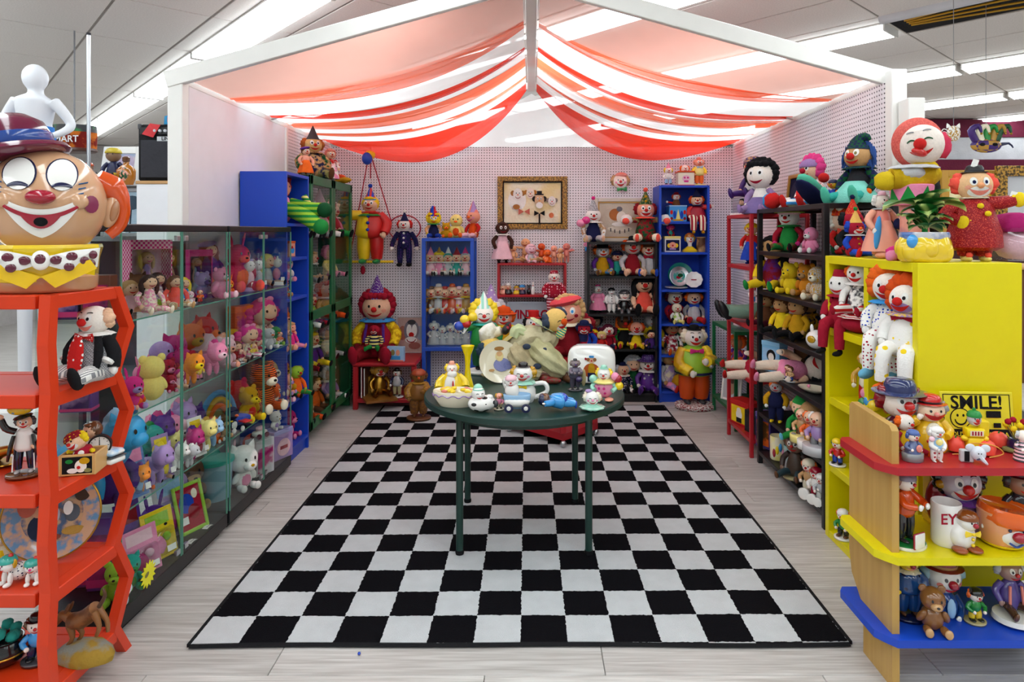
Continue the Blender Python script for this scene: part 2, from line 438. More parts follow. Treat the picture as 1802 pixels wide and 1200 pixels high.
# ---------------------------------------------------------------- dolls
POSE = {
 'sit': dict(hr=.2, neck=.57, sh=(.14, 0, .5), hip=(.09, -.04, .09), knee=(.16, -.27, .11), ank=(.2, -.46, .075), ft=(.21, -.51, .06), fs=(.075, .06, .15), fr=-70,
   tp=[(.02, 0), (.16, .02), (.2, .12), (.19, .25), (.16, .38), (.12, .5), (.06, .57), (0, .6)]),
 'dangle': dict(hr=.2, neck=.57, sh=(.14, 0, .5), hip=(.09, -.04, .09), knee=(.13, -.26, .09), ank=(.14, -.3, -.3), ft=(.14, -.32, -.4), fs=(.07, .12, .09), fr=0,
   tp=[(.02, 0), (.16, .02), (.2, .12), (.19, .25), (.16, .38), (.12, .5), (.06, .57), (0, .6)]),
 'stand': dict(hr=.135, neck=.74, sh=(.115, 0, .68), hip=(.075, 0, .42), knee=(.085, -.01, .22), ank=(.085, 0, .06), ft=(.09, -.02, 0), fs=(.06, .1, .06), fr=0,
   tp=[(.02, .34), (.12, .36), (.15, .42), (.14, .5), (.13, .6), (.11, .68), (.05, .74), (0, .76)]),
 'bust': dict(hr=.24, neck=.45, sh=(.2, 0, .34), tp=[(.02, 0), (.24, .0), (.26, .1), (.25, .25), (.19, .36), (.08, .45), (0, .47)]),
}
ARM = {'down': ((.12, -.02, -.14), (.1, -.13, -.3)), 'side': ((.1, 0, -.17), (.14, -.04, -.34)), 'out': ((.15, -.03, .0), (.3, -.06, .03)), 'up': ((.14, -.03, .09), (.2, -.05, .28)),
  'fwd': ((.06, -.16, -.12), (-.03, -.3, -.12)), 'hips': ((.19, .0, -.16), (.06, -.12, -.26)), 'lap': ((.08, -.08, -.2), (-.04, -.22, -.3))}
def doll(name, label, loc, h, rz=0, pose='sit', t='red', a=None, l=None, s='black', k='face', hair=None, hat=None, nose='red', mo='red', mz=None, eye='white', eyec='black', rf=None, bt=None, hd=None,
         ar='down', al=None, fat=1, hs=1, dress=None, base=None, cat='clown doll', group=None, rot=None, brow=None, cheek=None, bow=None, hb=None, bigf=1, trim=None, fin='', parts=True, tilt=0):
    """a doll with torso, arms, hands, legs, shoes, a head with its face, hair and hat; h is its height without the hat"""
    P = POSE[pose]; hr = P['hr'] * hs; tot = P['neck'] + 1.8*hr; sc_ = h / tot
    g = lambda m: m + fin if fin and m and m[-1] not in '!*~' else m
    r = thing(name, label, cat, loc, rz, (sc_*1.16, sc_*1.1, sc_*1.06) if pose in ('sit', 'dangle') else (sc_*1.08, sc_*1.05, sc_), group, rot)
    a = a or t; l = l or t; hd = hd or k; ex = 0
    if base:
        put(r, 'base', 'cyl', g(base), (0, -.05, 0), (.24, .2, .06)); ex = .06
    def cached(key, m, fn):
        if (key, m) not in CACHE:
            b = MB(); fn(b); CACHE[key, m] = b.mesh(key[0], m, ang=70)
        return CACHE[key, m]
    up = Vector((0, 0, ex))
    link('torso', cached(('torso', pose, fat), g(t), lambda b: b.lathe([(q*fat, z) for q, z in P['tp']], 14, sy=.82)), r, up)
    for sd in (-1, 1):
        av = ar if sd < 0 else (al or ar)
        e, wv = ARM[av]; S = Vector(P['sh']); ws = .85 if pose == 'stand' else 1
        E, W = S + Vector(e)*ws, S + Vector(wv)*ws
        M = Matrix.Scale(sd, 4, (1, 0, 0))
        link('arm', cached(('arm', pose, av, fat, sd), g(a), lambda b: b.tube([M @ S, M @ E, M @ W], [.062*fat*ws, .062*fat*ws, .05*fat*ws], 9, sub=3)), r, up)
        put(r, 'hand', 'mitten', g(hd), up + M @ (W + (W-E).normalized()*.035), (-sd*.05*ws, .045*ws, .055*ws))
        if pose != 'bust':
            hp, kn, an = Vector(P['hip']), Vector(P['knee']), Vector(P['ank']); lw = 1 if pose != 'stand' else .85
            link('leg', cached(('leg', pose, fat, sd), g(l), lambda b: b.tube([M @ hp, M @ kn, M @ an], [.085*fat*lw, .078*fat*lw, .06*fat*lw], 9, sub=3)), r, up)
            ft = Vector(P['ft']); fs = Vector(P['fs'])
            put(r, 'shoe', 'shoe', g(s), up + M @ ft, (fs.x*bigf, fs.y*bigf, fs.z*bigf) if pose != 'sit' else (.07*bigf, .1*bigf, .075*bigf), (R(P['fr']), 0, 0) if pose == 'sit' else None)
    if dress:
        if pose == 'stand': link('skirt', cached(('skirt', 'stand', fat), g(dress), lambda b: b.lathe([(.12*fat, .55), (.17*fat, .42), (.24*fat, .2), (.26*fat, .1), (.22*fat, .11)], 28, wob=.05, nw=8)), r, up)
        else: link('skirt', cached(('skirt', 'sit', fat), g(dress), lambda b: b.lathe([(.13*fat, .34), (.24*fat, .2), (.33*fat, .04), (.32*fat, .0), (.1, .02)], 28, Matrix.Translation((0, -.09, 0)), wob=.06, nw=8)), r, up)
    if bt:
        for i, fz in enumerate((.3, .55, .8) if pose != 'bust' else (.4, .7)):
            tp = P['tp']; z = tp[1][1] + (P['neck'] - tp[1][1]) * fz
            q = next((tp[i+1][0] + (tp[i][0]-tp[i+1][0]) * (tp[i+1][1]-z) / max(1e-6, tp[i+1][1]-tp[i][1]) for i in range(len(tp)-1) if tp[i][1] <= z <= tp[i+1][1]), .12)
            put(r, 'button', 'ball', g(bt), up + Vector((0, -q*.82*fat, z)), .028*(1 if pose != 'stand' else .8))
    if rf: put(r, 'ruff', 'ruff', g(rf), up + Vector((0, 0, P['neck'] - .02)), (hr*1.15, hr*1.05, hr*.9))
    if bow: put(r, 'bow_tie', 'bigbow', g(bow), up + Vector((0, -.1*fat, P['neck'] - .05)), hr*.7)
    hd_ = put(r, 'head', 'ballhi', g(k), up + Vector((0, -.01, P['neck'] + .82*hr)), (hr*.98, hr*.95, hr), (0, R(tilt), 0))
    f = lambda nm, key, m: put(hd_, nm, key, g(m))
    if mz: f('muzzle', 'muzzle', mz)
    for sd in (-1, 1):
        if eye == 'white': put(hd_, 'eye_white', 'eyewhite', g('white'), scale=(sd, 1, 1))
        key = {'white': 'pupil', 'dot': 'doteye', 'closed': 'closedeye', 'big': 'pupil'}.get(eye)
        if key: put(hd_, 'eye', key, g(eyec), scale=(sd, 1, 1))
        if brow: put(hd_, 'eyebrow', 'brow', g(brow), scale=(sd, 1, 1))
    if nose: f('nose', 'bignose' if nose[0] == '^' else 'nose', nose.lstrip('^'))
    if mo: f('mouth', 'wmouth' if mz else 'mouth', mo)
    if cheek: f('cheeks', 'cheeks', cheek)
    if hair: f('hair', hair[0], hair[1])
    if hat:
        f('hat', hat[0], hat[1])
        for q in hat[2:]: f(*q)
    if hb: f('hair_bow', 'hairbow', hb)
    return r
def plush(name, label, loc, h, rz=0, c='yellow', c2=None, ear='roundears', pose='sit', cat='plush toy', group=None, nose='black', mane=None, eye='dot', rot=None, belly=None, hs=1.0, beak=None, fin='', ear2=None):
    c2 = c2 or c; g = lambda m: m + fin if fin and m and m[-1] not in '!*~' else m
    if pose == 'sit':
        hr = .25*hs; tot = .5 + 1.75*hr; r = thing(name, label, cat, loc, rz, h/tot, group, rot)
        put(r, 'body', 'ball', g(c), (0, 0, .26), (.24, .21, .27)); hp = (0, -.03, .48 + .78*hr)
        if belly: put(r, 'belly', 'ball', g(belly), (0, -.07, .25), (.17, .16, .2))
        for s in (-1, 1):
            put(r, 'arm', 'ball', g(c), (s*.24, -.08, .32), (.08, .08, .16), (R(20), R(s*-25), 0)); put(r, 'leg', 'ball', g(c), (s*.17, -.24, .09), (.09, .17, .09)); put(r, 'paw', 'ball', g(c2), (s*.19, -.38, .11), (.085, .06, .1))
    else:
        hr = .24*hs; r = thing(name, label, cat, loc, rz, h/(.62 + 1.35*hr), group, rot)
        put(r, 'body', 'ball', g(c), (0, .1, .42), (.2, .36, .2)); hp = (0, -.34, .72)
        put(r, 'neck', 'ball', g(c), (0, -.24, .56), (.13, .16, .22), (R(25), 0, 0))
        for s in (-1, 1):
            for y in (-.12, .32): put(r, 'leg', 'ball', g(c), (s*.12, y, .2), (.08, .09, .21))
        put(r, 'tail', 'lump', g(mane or c), (0, .5, .36), (.09, .14, .26), (R(-25), 0, 0))
    hd_ = put(r, 'head', 'ballhi', g(c), hp, hr)
    if beak: put(hd_, 'beak', 'beak', g(beak))
    else:
        put(hd_, 'muzzle', 'snout', g(c2))
        if nose: put(hd_, 'nose', 'ball', g(nose), (0, -1.24, -.2), (.14, .1, .1))
    if ear: put(hd_, 'ears', ear, g(ear2 or c))
    for s in (-1, 1): put(hd_, 'eye', 'doteye', 'black!', scale=(s, 1, 1.2))
    if mane: put(hd_, 'mane', 'afro' if pose == 'sit' else 'lump', g(mane), (0, .45, .35), (.5, .7, .9))
    return r
# ================================================================ THE SETTING
CEIL = 3.2
# ---- floor of pale washed planks
m, nt, p = nodemat('washed_plank'); L = nt.links.new
oi = nd(nt, 'ObjectInfo'); tc = nd(nt, 'TexCoord'); mp = nd(nt, 'Mapping'); mp.inputs['Scale'].default_value = (1.2, 26, 1)
ad = nd(nt, 'VectorMath', operation='ADD'); L(tc.outputs['Object'], ad.inputs[0])
mu = nd(nt, 'VectorMath', operation='SCALE'); mu.inputs['Scale'].default_value = 13; L(oi.outputs['Random'], mu.inputs[0]); L(mu.outputs[0], ad.inputs[1]); L(ad.outputs[0], mp.inputs[0])
nz = nd(nt, 'TexNoise'); nz.inputs['Scale'].default_value = 3; nz.inputs['Detail'].default_value = 6; L(mp.outputs[0], nz.inputs['Vector'])
rp = nd(nt, 'ValToRGB'); rp.color_ramp.elements[0].position = .3; rp.color_ramp.elements[0].color = lin('b0aaa5'); rp.color_ramp.elements[1].position = .7; rp.color_ramp.elements[1].color = lin('d8d5d1')
L(nz.outputs[0], rp.inputs[0])
hv = nd(nt, 'HueSaturation'); mr = nd(nt, 'MapRange', i3=.9, i4=1.06); L(oi.outputs['Random'], mr.inputs[0]); L(mr.outputs[0], hv.inputs['Value']); L(rp.outputs[0], hv.inputs['Color']); L(hv.outputs[0], p.inputs['Base Color'])
p.inputs['Roughness'].default_value = .42; MATS['plank'] = m
fl = struct(MB().box(-9, 9, -4, 12.2, -.1, -.012).build('floor', 'dgrey', smooth=False), 'pale washed wood plank floor')
PW, PL = .19, 1.22
pm = MB().box(-PL/2+.0012, PL/2-.0012, -PW/2+.0012, PW/2-.0012, -.014, 0, .002).mesh('plank', 'plank', False)
yy = 1.6; row = 0; rest = MB()
while yy < 6.5:
    xx = -2.7 + (row * .437) % PL - PL
    while xx < 3.2:
        o = link('plank', pm, fl, (xx + PL/2, yy + PW/2, 0)); xx += PL
    yy += PW; row += 1
yy = -4
while yy < 12:
    if not (1.5 < yy < 6.5): rest.box(-9, 9, yy+.001, yy+PW-.001, -.014, 0)
    else: rest.box(-9, -2.75-PL, yy+.001, yy+PW-.001, -.014, 0); rest.box(3.2+PL, 9, yy+.001, yy+PW-.001, -.014, 0)
    yy += PW
o = rest.build('far_planks', 'plank', fl, False); o['kind'] = 'stuff'
# ---- checked rug
S = .1816
m, nt, p = nodemat('checked_pile'); L = nt.links.new
tc = nd(nt, 'TexCoord'); nz = nd(nt, 'TexNoise'); nz.inputs['Scale'].default_value = 60; L(tc.outputs['Object'], nz.inputs['Vector'])
sb = nd(nt, 'VectorMath', operation='SUBTRACT', i1=(.5, .5, .5)); L(nz.outputs['Color'], sb.inputs[0])
sl = nd(nt, 'VectorMath', operation='SCALE'); sl.inputs['Scale'].default_value = .014; L(sb.outputs[0], sl.inputs[0])
ad = nd(nt, 'VectorMath', operation='ADD'); L(tc.outputs['Object'], ad.inputs[0]); L(sl.outputs[0], ad.inputs[1])
ml = nd(nt, 'VectorMath', operation='MULTIPLY', i1=(1, 1, 0)); L(ad.outputs[0], ml.inputs[0]); a2 = nd(nt, 'VectorMath', operation='ADD', i1=(S*20, S*20, S*.5)); L(ml.outputs[0], a2.inputs[0])
ck = nd(nt, 'TexChecker'); ck.inputs['Scale'].default_value = 1/S; ck.inputs[1].default_value = lin('0c0b10'); ck.inputs[2].default_value = lin('d0d3d6'); L(a2.outputs[0], ck.inputs['Vector'])
n2 = nd(nt, 'TexNoise'); n2.inputs['Scale'].default_value = 14; n2.inputs['Detail'].default_value = 5; L(tc.outputs['Object'], n2.inputs['Vector'])
hv = nd(nt, 'HueSaturation'); mr = nd(nt, 'MapRange', i3=.86, i4=1.08); L(n2.outputs[0], mr.inputs[0]); L(mr.outputs[0], hv.inputs['Value']); L(ck.outputs[0], hv.inputs['Color']); L(hv.outputs[0], p.inputs['Base Color'])
n3 = nd(nt, 'TexNoise'); n3.inputs['Scale'].default_value = 260; L(tc.outputs['Object'], n3.inputs['Vector']); bp = nd(nt, 'Bump', i0=.5, i1=.01); L(n3.outputs[0], bp.inputs['Height']); L(bp.outputs[0], p.inputs['Normal'])
p.inputs['Roughness'].default_value = .95; p.inputs['Specular IOR Level'].default_value = .1; MATS['checked'] = m
rug = thing('rug', 'black and white checkered rug on the plank floor under the round table', 'rug', (-1.312, 2.515, .001), .42)
RW, RL = 14*S, 19*S
wv = lambda x: .006*sin(x*2.1) + .004*sin(x*5)
def rugtop(u, v): return (u*RW, v*RL + (1-v)**3*wv(u*RW), .012 + .0012*sin(u*17)*sin(v*23))
b = MB(); b.grid(rugtop, 56, 76); b.build('pile', 'checked', rug)
b = MB()
ring = [(-.012, wv(0)-.014), (RW+.012, wv(RW)-.014), (RW+.012, RL+.012), (-.012, RL+.012)]
b.grid(lambda u, v: (u*RW, v*-.018 + wv(u*RW)+.002, .0125*(1-v*.6)), 56, 1)
b.box(-.014, .001, 0, RL, 0, .0122); b.box(RW-.001, RW+.014, 0, RL, 0, .0122); b.box(-.014, RW+.014, RL-.001, RL+.014, 0, .0122)
b.build('binding', 'black', rug, False)
# ---- ceiling: grid turned 42.5 degrees to the booth
SA, CA = sin(R(42.5)), cos(R(42.5))
def ct(n, t): return (n*CA - t*SA, n*SA + t*CA)
cl = struct(MB().box(-9, 9, -4, 12.2, CEIL+.006, CEIL+.1).build('ceiling', 'bar', smooth=False), 'beige suspended tile ceiling with fluorescent strip lights')
m, nt, p = nodemat('ceiling_tile'); L = nt.links.new
tc = nd(nt, 'TexCoord'); nz = nd(nt, 'TexNoise'); nz.inputs['Scale'].default_value = 90; L(tc.outputs['Object'], nz.inputs['Vector'])
oi = nd(nt, 'ObjectInfo')
L(mixcol(nt, nz.outputs[0], lin('cec7c2'), lin('ece6e1')), p.inputs['Base Color']); p.inputs['Roughness'].default_value = .95; MATS['tile'] = m
TN, TT = .6113, 1.12
tm = MB()
tm.box(-TN/2+.009, TN/2-.009, -TT/2+.007, TT/2-.007, 0, .012, .003)
tmesh = tm.mesh('ceiling_tile', 'tile', False)
far = MB(); ntile = 0
N0 = 1.84 - 1.5*TN
T0 = 1.15*1.6
for i in range(-14, 22):
    for j in range(-14, 16):
        nn, tt = N0 + (i+.5)*TN, T0 + (j+.5)*TT
        x, y = ct(nn, tt)
        if not (-9 < x < 9 and -4 < y < 12.2): continue
        if abs(nn - 3.43*1.6) < TN*.5 and T0-2*TT < tt < T0: continue      # the missing tiles
        px, py = (VX + F*x/y, VY - F*1.6/y) if y > .8 else (-999, -999)
        M = Matrix.Translation((x, y, CEIL)) @ Matrix.Rotation(R(42.5), 4, 'Z')
        if -90 < px < 1890 and -110 < py and y < 11 and ntile < 298:
            o = link('ceiling_tile', tmesh, cl, (x, y, CEIL), None, (0, 0, R(42.5))); ntile += 1
        else: far.box(-TN/2+.009, TN/2-.009, -TT/2+.007, TT/2-.007, 0, .012, M=M)
o = far.build('far_ceiling_tiles', 'tile', cl, False); o['kind'] = 'stuff'
# opening where tiles are missing: flat black sheet as the plenum's shade, with cables
x, y = ct(3.43*1.6, T0-TT)
pl = thing('ceiling_opening', 'dark open ceiling bay with missing tiles and yellow cables, top right', 'opening', (x, y, CEIL), 42.5)
b = MB(); b.box(-TN/2, TN/2, -TT, TT, .004, .0055); b.build('void_shade', 'black', pl, False)
for k in range(4):
    b = MB(); b.tube([(-.2+.1*k, -TT*.95, -.012), (-.12+.1*k, -.3, -.02-.01*k), (-.2+.12*k, .4, -.014), (-.1+.05*k, TT*.9, -.012)], .008, 6, sub=6); b.build('cable', 'mustard~', pl)
b = MB(); b.tube([(-TN/2+.05, -TT, .0), (-TN/2+.05, TT, .0)], .05, 10); b.build('duct', 'lgrey~', pl)
# ---- fluorescent fixtures
emit('lamp_diffuser', (.885, .97, 1, 1), LAMP)
FL, FW = 2.18, .27
db = MB(); db.box(-FW/2, FW/2, -FL/2, FL/2, -.055, -.012, .012); dmesh = db.mesh('diffuser', 'lamp_diffuser', False)
hb_ = MB(); hb_.box(-FW/2-.02, FW/2+.02, -FL/2-.01, FL/2+.01, -.014, -.001, .004)
for sgn in (-1, 1): hb_.box(-FW/2-.012, FW/2+.012, sgn*(FL/2+.006)-.006, sgn*(FL/2+.006)+.006, -.06, -.002)
hmesh = hb_.mesh('housing', 'white~', False)
ORD = ('first', 'second', 'third', 'fourth', 'fifth', 'sixth', 'seventh', 'eighth', 'ninth', 'tenth')
for k in range(-4, 7):
    nf = 0
    for j in range(-5, 6):
        nn, tt = 1.84 + 1.834*k, T0 + 2.24*(j+.5)
        x, y = ct(nn, tt)
        if not (-7.5 < x < 8 and -3.4 < y < 10.8): continue
        if k == 2 and j < 0 and j > -2: continue
        px, py = (VX + F*x/y, VY - F*1.6/y) if y > .8 else (0, 0)
        nf += 1
        nm = {0: 'left of the canopy', 1: 'behind the sheer canopy', 2: 'crossing the right canopy beam', 3: 'just beyond the right canopy post', 4: 'second beyond the right canopy post', 5: 'farthest to the right'}.get(k, f'{ORD[abs(k)-1]} overhead towards the viewer')
        t = thing('ceiling_light', f'{ORD[nf-1]} fluorescent strip light of the row {nm}', 'ceiling light', (x, y, CEIL), 42.5, group=f'fluorescent strips in ceiling row {k+5}')
        link('diffuser', dmesh, t); link('housing', hmesh, t)
# ---- booth walls
def pegmat(name, ax):
    m, nt, p = nodemat(name); L = nt.links.new
    tc = nd(nt, 'TexCoord'); sx = nd(nt, 'SeparateXYZ'); L(tc.outputs['Object'], sx.inputs[0]); out = []
    for i in (ax, 2):
        a = nd(nt, 'Math', operation='MULTIPLY', i1=1/.0266); L(sx.outputs[i], a.inputs[0]); f = nd(nt, 'Math', operation='FRACT'); L(a.outputs[0], f.inputs[0])
        c = nd(nt, 'Math', operation='SUBTRACT', i1=.5); L(f.outputs[0], c.inputs[0]); q = nd(nt, 'Math', operation='POWER', i1=2); L(c.outputs[0], q.inputs[0]); out.append(q)
    s = nd(nt, 'Math', operation='ADD'); L(out[0].outputs[0], s.inputs[0]); L(out[1].outputs[0], s.inputs[1])
    l = nd(nt, 'Math', operation='LESS_THAN', i1=.04); L(s.outputs[0], l.inputs[0])
    L(mixcol(nt, l.outputs[0], col('wall'), lin('45424a')), p.inputs['Base Color']); p.inputs['Roughness'].default_value = .6; MATS[name] = m
pegmat('peg_x', 0); pegmat('peg_y', 1)
WL, WR, WB, WH = -1.98, 1.99, 6.46, 2.44
struct(MB().box(WL-.07, WR+.07, WB, WB+.03, 0, WH).build('wall_back', 'peg_x', smooth=False), 'white pegboard back wall of the booth')
wl = struct(MB().box(WL-.07, WL, 3.78, 5.26, 0, WH).build('wall_left', 'wall~', smooth=False), 'white left wall of the booth')
MB().box(WL-.07, WL+.004, 5.28, WB, 0, WH).build('pegboard_panel', 'peg_y', wl, False)
MB().box(WL-.02, WL+.014, 5.25, 5.285, 0, WH, .003).build('seam_strip', 'white~', wl, False)
wr = struct(MB().box(WR, WR+.07, 3.68, 5.05, 0, WH).build('wall_right', 'peg_y', smooth=False), 'white pegboard right wall of the booth')
MB().box(WR, WR+.07, 5.055, WB, 0, WH).build('pegboard_panel', 'peg_y', wr, False)
MB().box(WR+.03, WR+.04, 5.04, 5.07, 0, WH).build('seam', 'dgrey', wr, False)
# ---- far shop walls
struct(MB().box(-9.1, -9, -4, 12.2, 0, CEIL).build('wall_far_left', 'c9c4c2', smooth=False)); struct(MB().box(9, 9.1, -4, 12.2, 0, CEIL).build('wall_far_right', 'c9c4c2', smooth=False))
struct(MB().box(-9, 9, 12.1, 12.2, 0, CEIL).build('wall_far_back', 'c9c4c2', smooth=False)); struct(MB().box(-9, 9, -4.1, -4, 0, CEIL).build('wall_behind', 'c9c4c2', smooth=False))
rb = struct(MB().box(3.2, 9, 9.25, 9.35, 0, CEIL).build('wall_far_shelf', '5a3c3c', smooth=False), 'far shop wall with burgundy bands')
MB().box(3.2, 9, 9.18, 9.25, 2.93, CEIL-.02, .004).build('burgundy_soffit', 'burg', rb, False)
MB().box(3.2, 9, 9.05, 9.25, 2.44, 2.6, .004).build('burgundy_ledge', 'burg', rb, False)
MB().box(3.2, 9, 9.2, 9.25, 2.62, 2.93).build('pale_band', 'lgrey', rb, False)
# ---- white canopy frame
RZ = 2.98
cf = thing('canopy_frame', 'white wooden gable frame carrying the striped fabric above the booth', 'frame', (0, 3.7, 0))
def beam(name, p0, p1, wy, hz, over=0):
    a, c = Vector(p0), Vector(p1); d = (c-a); ln = d.length; d.normalize()
    M = Matrix.Translation(a) @ d.to_track_quat('X', 'Z').to_matrix().to_4x4()
    b = MB(); b.box(-over, ln, -wy/2, wy/2, -hz/2, hz/2, .004, M=Matrix.Translation((0, -3.7, 0)) @ M); return b.build(name, 'white~', cf, False)
for i, yb in enumerate((3.72, 4.98, 6.42)):
    hz = .095 if i == 0 else .07
    beam('rafter', (WL-.0, yb, WH+.05), (0, yb, RZ+.06), .04, hz, .1); beam('rafter', (WR+.0, yb, WH+.05), (0, yb, RZ+.06), .04, hz, .12)
beam('ridge_beam', (0, 3.66, RZ+.045), (0, 6.44, RZ+.045), .075, .085)
def post(x0, x1, y0, y1, z1): MB().box(x0, x1, y0-3.7, y1-3.7, 0, z1, .004).build('post', 'white~', cf, False)
post(WL-.085, WL+.0, 3.706, 3.779, WH+.06); post(WR-.0, WR+.085, 3.606, 3.679, WH+.06); post(WR+.03, WR+.12, 3.5, 3.6, WH-.12)
for xx in (WL-.035, WR+.035): MB().box(xx-.035, xx+.035, .08, 2.75, WH, WH+.04, .004).build('wall_plate', 'white~', cf, False)
# ---- fabric drapes
sheer('sheer_salmon', lin('fab5a4'), .52, .8); sheer('sheer_orange', lin('f86c48'), .82, .8); sheer('sheer_white', lin('fffdfd'), .94, .8); sheer('sheer_red', lin('f03218'), .88, .75)
can = thing('fabric_canopy', 'sheer orange and white striped fabric canopy swagged from the ridge', 'canopy', (0, 3.7, WH))
DR = [ # near edge, far edge, material, sag at both edges, folds
 (3.74, 4.3, 'sheer_salmon', -.03, .13, 0), (4.26, 4.42, 'sheer_orange', .12, .19, 2), (4.38, 4.9, 'sheer_white', .16, .17, 2), (4.88, 4.97, 'sheer_red', .17, .2, 1), (4.94, 5.22, 'sheer_white', .19, .18, 1.5),
 (5.2, 5.46, 'sheer_orange', .17, .2, 2), (5.44, 5.76, 'sheer_white', .19, .2, 2), (5.74, 5.86, 'sheer_orange', .2, .22, 1), (5.84, 6.1, 'sheer_white', .21, .22, 2), (6.08, 6.42, 'sheer_red', .22, .42, 3)]
for sd in (-1, 1):
    for i, (y0, y1, mm, sg0, sg1, nf_) in enumerate(DR):
        ph = i*1.3 + sd; sh0, sh1 = (.05*sin(i*2.1), .05*sin(i*2.1+2.1)) if sd > 0 and i else (0, 0)
        if sd > 0 and i == 9: sh1 = 0
        def fn(u, v):
            xw = (abs(WL) if sd < 0 else WR) - .01
            x = sd*(.05 + (xw-.05)*u); q = 4*u*(1-u)
            y = y0 + sh0 + (y1+sh1-y0-sh0)*v + .03*sin(3*u+ph)*(i > 0)
            z = RZ + (WH + .03 - RZ)*u - (sg0 + (sg1-sg0)*v)*q*(1.0 + .25*(1-2*u)) + .014*sin(2*pi*nf_*v + ph + 2*u)*(.25+.75*q)*(nf_ > 0)
            return (x, min(y, 6.44) - 3.7, z - WH)
        b = MB(); b.grid(fn, 40, 14); b.build('orange_drape' if 'white' not in mm else 'white_drape', mm, can)
b = MB()
b.grid(lambda u, v: (-1.1 + 2.2*u, 6.435 - 3.7 - .03*v*(1-v) - .015*sin(u*40)*v, (RZ - .02 - abs(u-.5)*2*.62 - WH)*(1-v) + v*(-.005) ), 60, 8); b.build('gable_veil', 'sheer_white', can)
# ================================================================ FURNITURE
def bookcase(name, label, cx, fy, w, d, h, zs, m, rz=0, back='same', plinth=.08, th=.022, mids=(), cat='bookcase'):
    r = thing(name, label, cat, (cx, fy, 0), rz)
    for s in (-1, 1): MB().box(s*w/2, s*(w/2-th), 0, d, 0, h, .002).build('side_panel', m, r, False)
    MB().box(-w/2+th, w/2-th, 0, d, h-th, h, .002).build('top_panel', m, r, False)
    MB().box(-w/2+th, w/2-th, .002, d, plinth, plinth+th, .002).build('bottom_panel', m, r, False)
    if plinth > .01: MB().box(-w/2+th, w/2-th, .02, .035, 0, plinth, .001).build('plinth', m, r, False)
    for z in zs: MB().box(-w/2+th, w/2-th, .006, d-.01, z-th, z, .002).build('shelf', m, r, False)
    for mx in mids: MB().box(mx-th/2, mx+th/2, .002, d-.01, plinth, h-th, .002).build('divider', m, r, False)
    if back: MB().box(-w/2+.004, w/2-.004, d-.008, d, 0, h-.004).build('back_panel', m if back == 'same' else back, r, False)
    return r
# blue and black bookcases on the back wall
BFY = 6.13
bx0, bx1 = X(1160, BFY), X(1249, BFY)
bookcase('bookcase', 'tall narrow royal blue bookcase against the pegboard, beside black bookcase', (bx0+bx1)/2, BFY, bx1-bx0, .32, Z(326, BFY), [Z(y, BFY) for y in (390, 444, 510, 570, 625)], 'shelfblue~')
kx0, kx1 = X(1033, BFY), X(1157, BFY)
bookcase('bookcase', 'low wide black bookcase full of clown dolls against the pegboard', (kx0+kx1)/2, BFY, kx1-kx0, .31, Z(426, BFY), [Z(y, BFY) for y in (486, 553, 615)], 'black~', back=None, plinth=.06)
b = MB(); b.box(kx0+.03, kx1-.03, BFY+.3, BFY+.309, .06, .48); o = b.build('lower_back_panel', 'black', None, False)
o.parent = [q for q in bpy.data.objects if q.name.startswith('bookcase.001')][0]; o.location = (-(kx0+kx1)/2, -BFY, 0)
# blue bookcase on the left wall, facing right
bookcase('bookcase', 'tall royal blue bookcase on the left, behind the glass cases', -1.655, 4.64, .45, .315, 2.01, [.42, .78, 1.14, 1.42, 1.66], 'shelfblue~', 90)
# green glazed cabinet on the left wall
GX, GY0, GY1, GH = -1.655, 4.9, 6.04, 2.03
gc = thing('display_cabinet', 'tall dark green cabinet with four glazed door panels on left', 'cabinet', (GX, (GY0+GY1)/2, 0), 90)
gw, gd = GY1-GY0, .31
for s in (-1, 1): MB().box(s*gw/2, s*(gw/2-.025), .02, gd, 0, GH, .003).build('side_panel', 'shelfgreen~', gc, False)
MB().box(-gw/2, gw/2, .02, gd, GH-.03, GH, .003).build('top_panel', 'shelfgreen~', gc, False); MB().box(-gw/2, gw/2, .02, gd, .08, .12, .003).build('bottom_panel', 'shelfgreen~', gc, False)
for z in (.5, 1.2, 1.55): MB().box(-gw/2+.03, gw/2-.03, .04, gd-.01, z-.008, z, 0).build('glass_shelf', 'glass', gc, False)
MB().box(-gw/2+.03, gw/2-.03, .04, gd-.01, .82, .84, 0).build('shelf', 'shelfgreen~', gc, False)
for s in (-1, 1):
    dr_ = link('door', None, gc, (s*gw/4, 0, 0)); dw = gw/2 - .004
    b = MB()
    for q in (-1, 1): b.box(q*dw/2, q*(dw/2-.055), 0, .02, .1, GH, .003)
    for z0, z1 in ((.1, .17), (.93, 1.0), (GH-.07, GH)): b.box(-dw/2, dw/2, 0, .02, z0, z1, .003)
    b.build('door_frame', 'shelfgreen~', dr_, False)
    for z0, z1 in ((.17, .93), (1.0, GH-.07)): MB().box(-dw/2+.055, dw/2-.055, .008, .012, z0, z1).build('pane', 'glass', dr_, False)
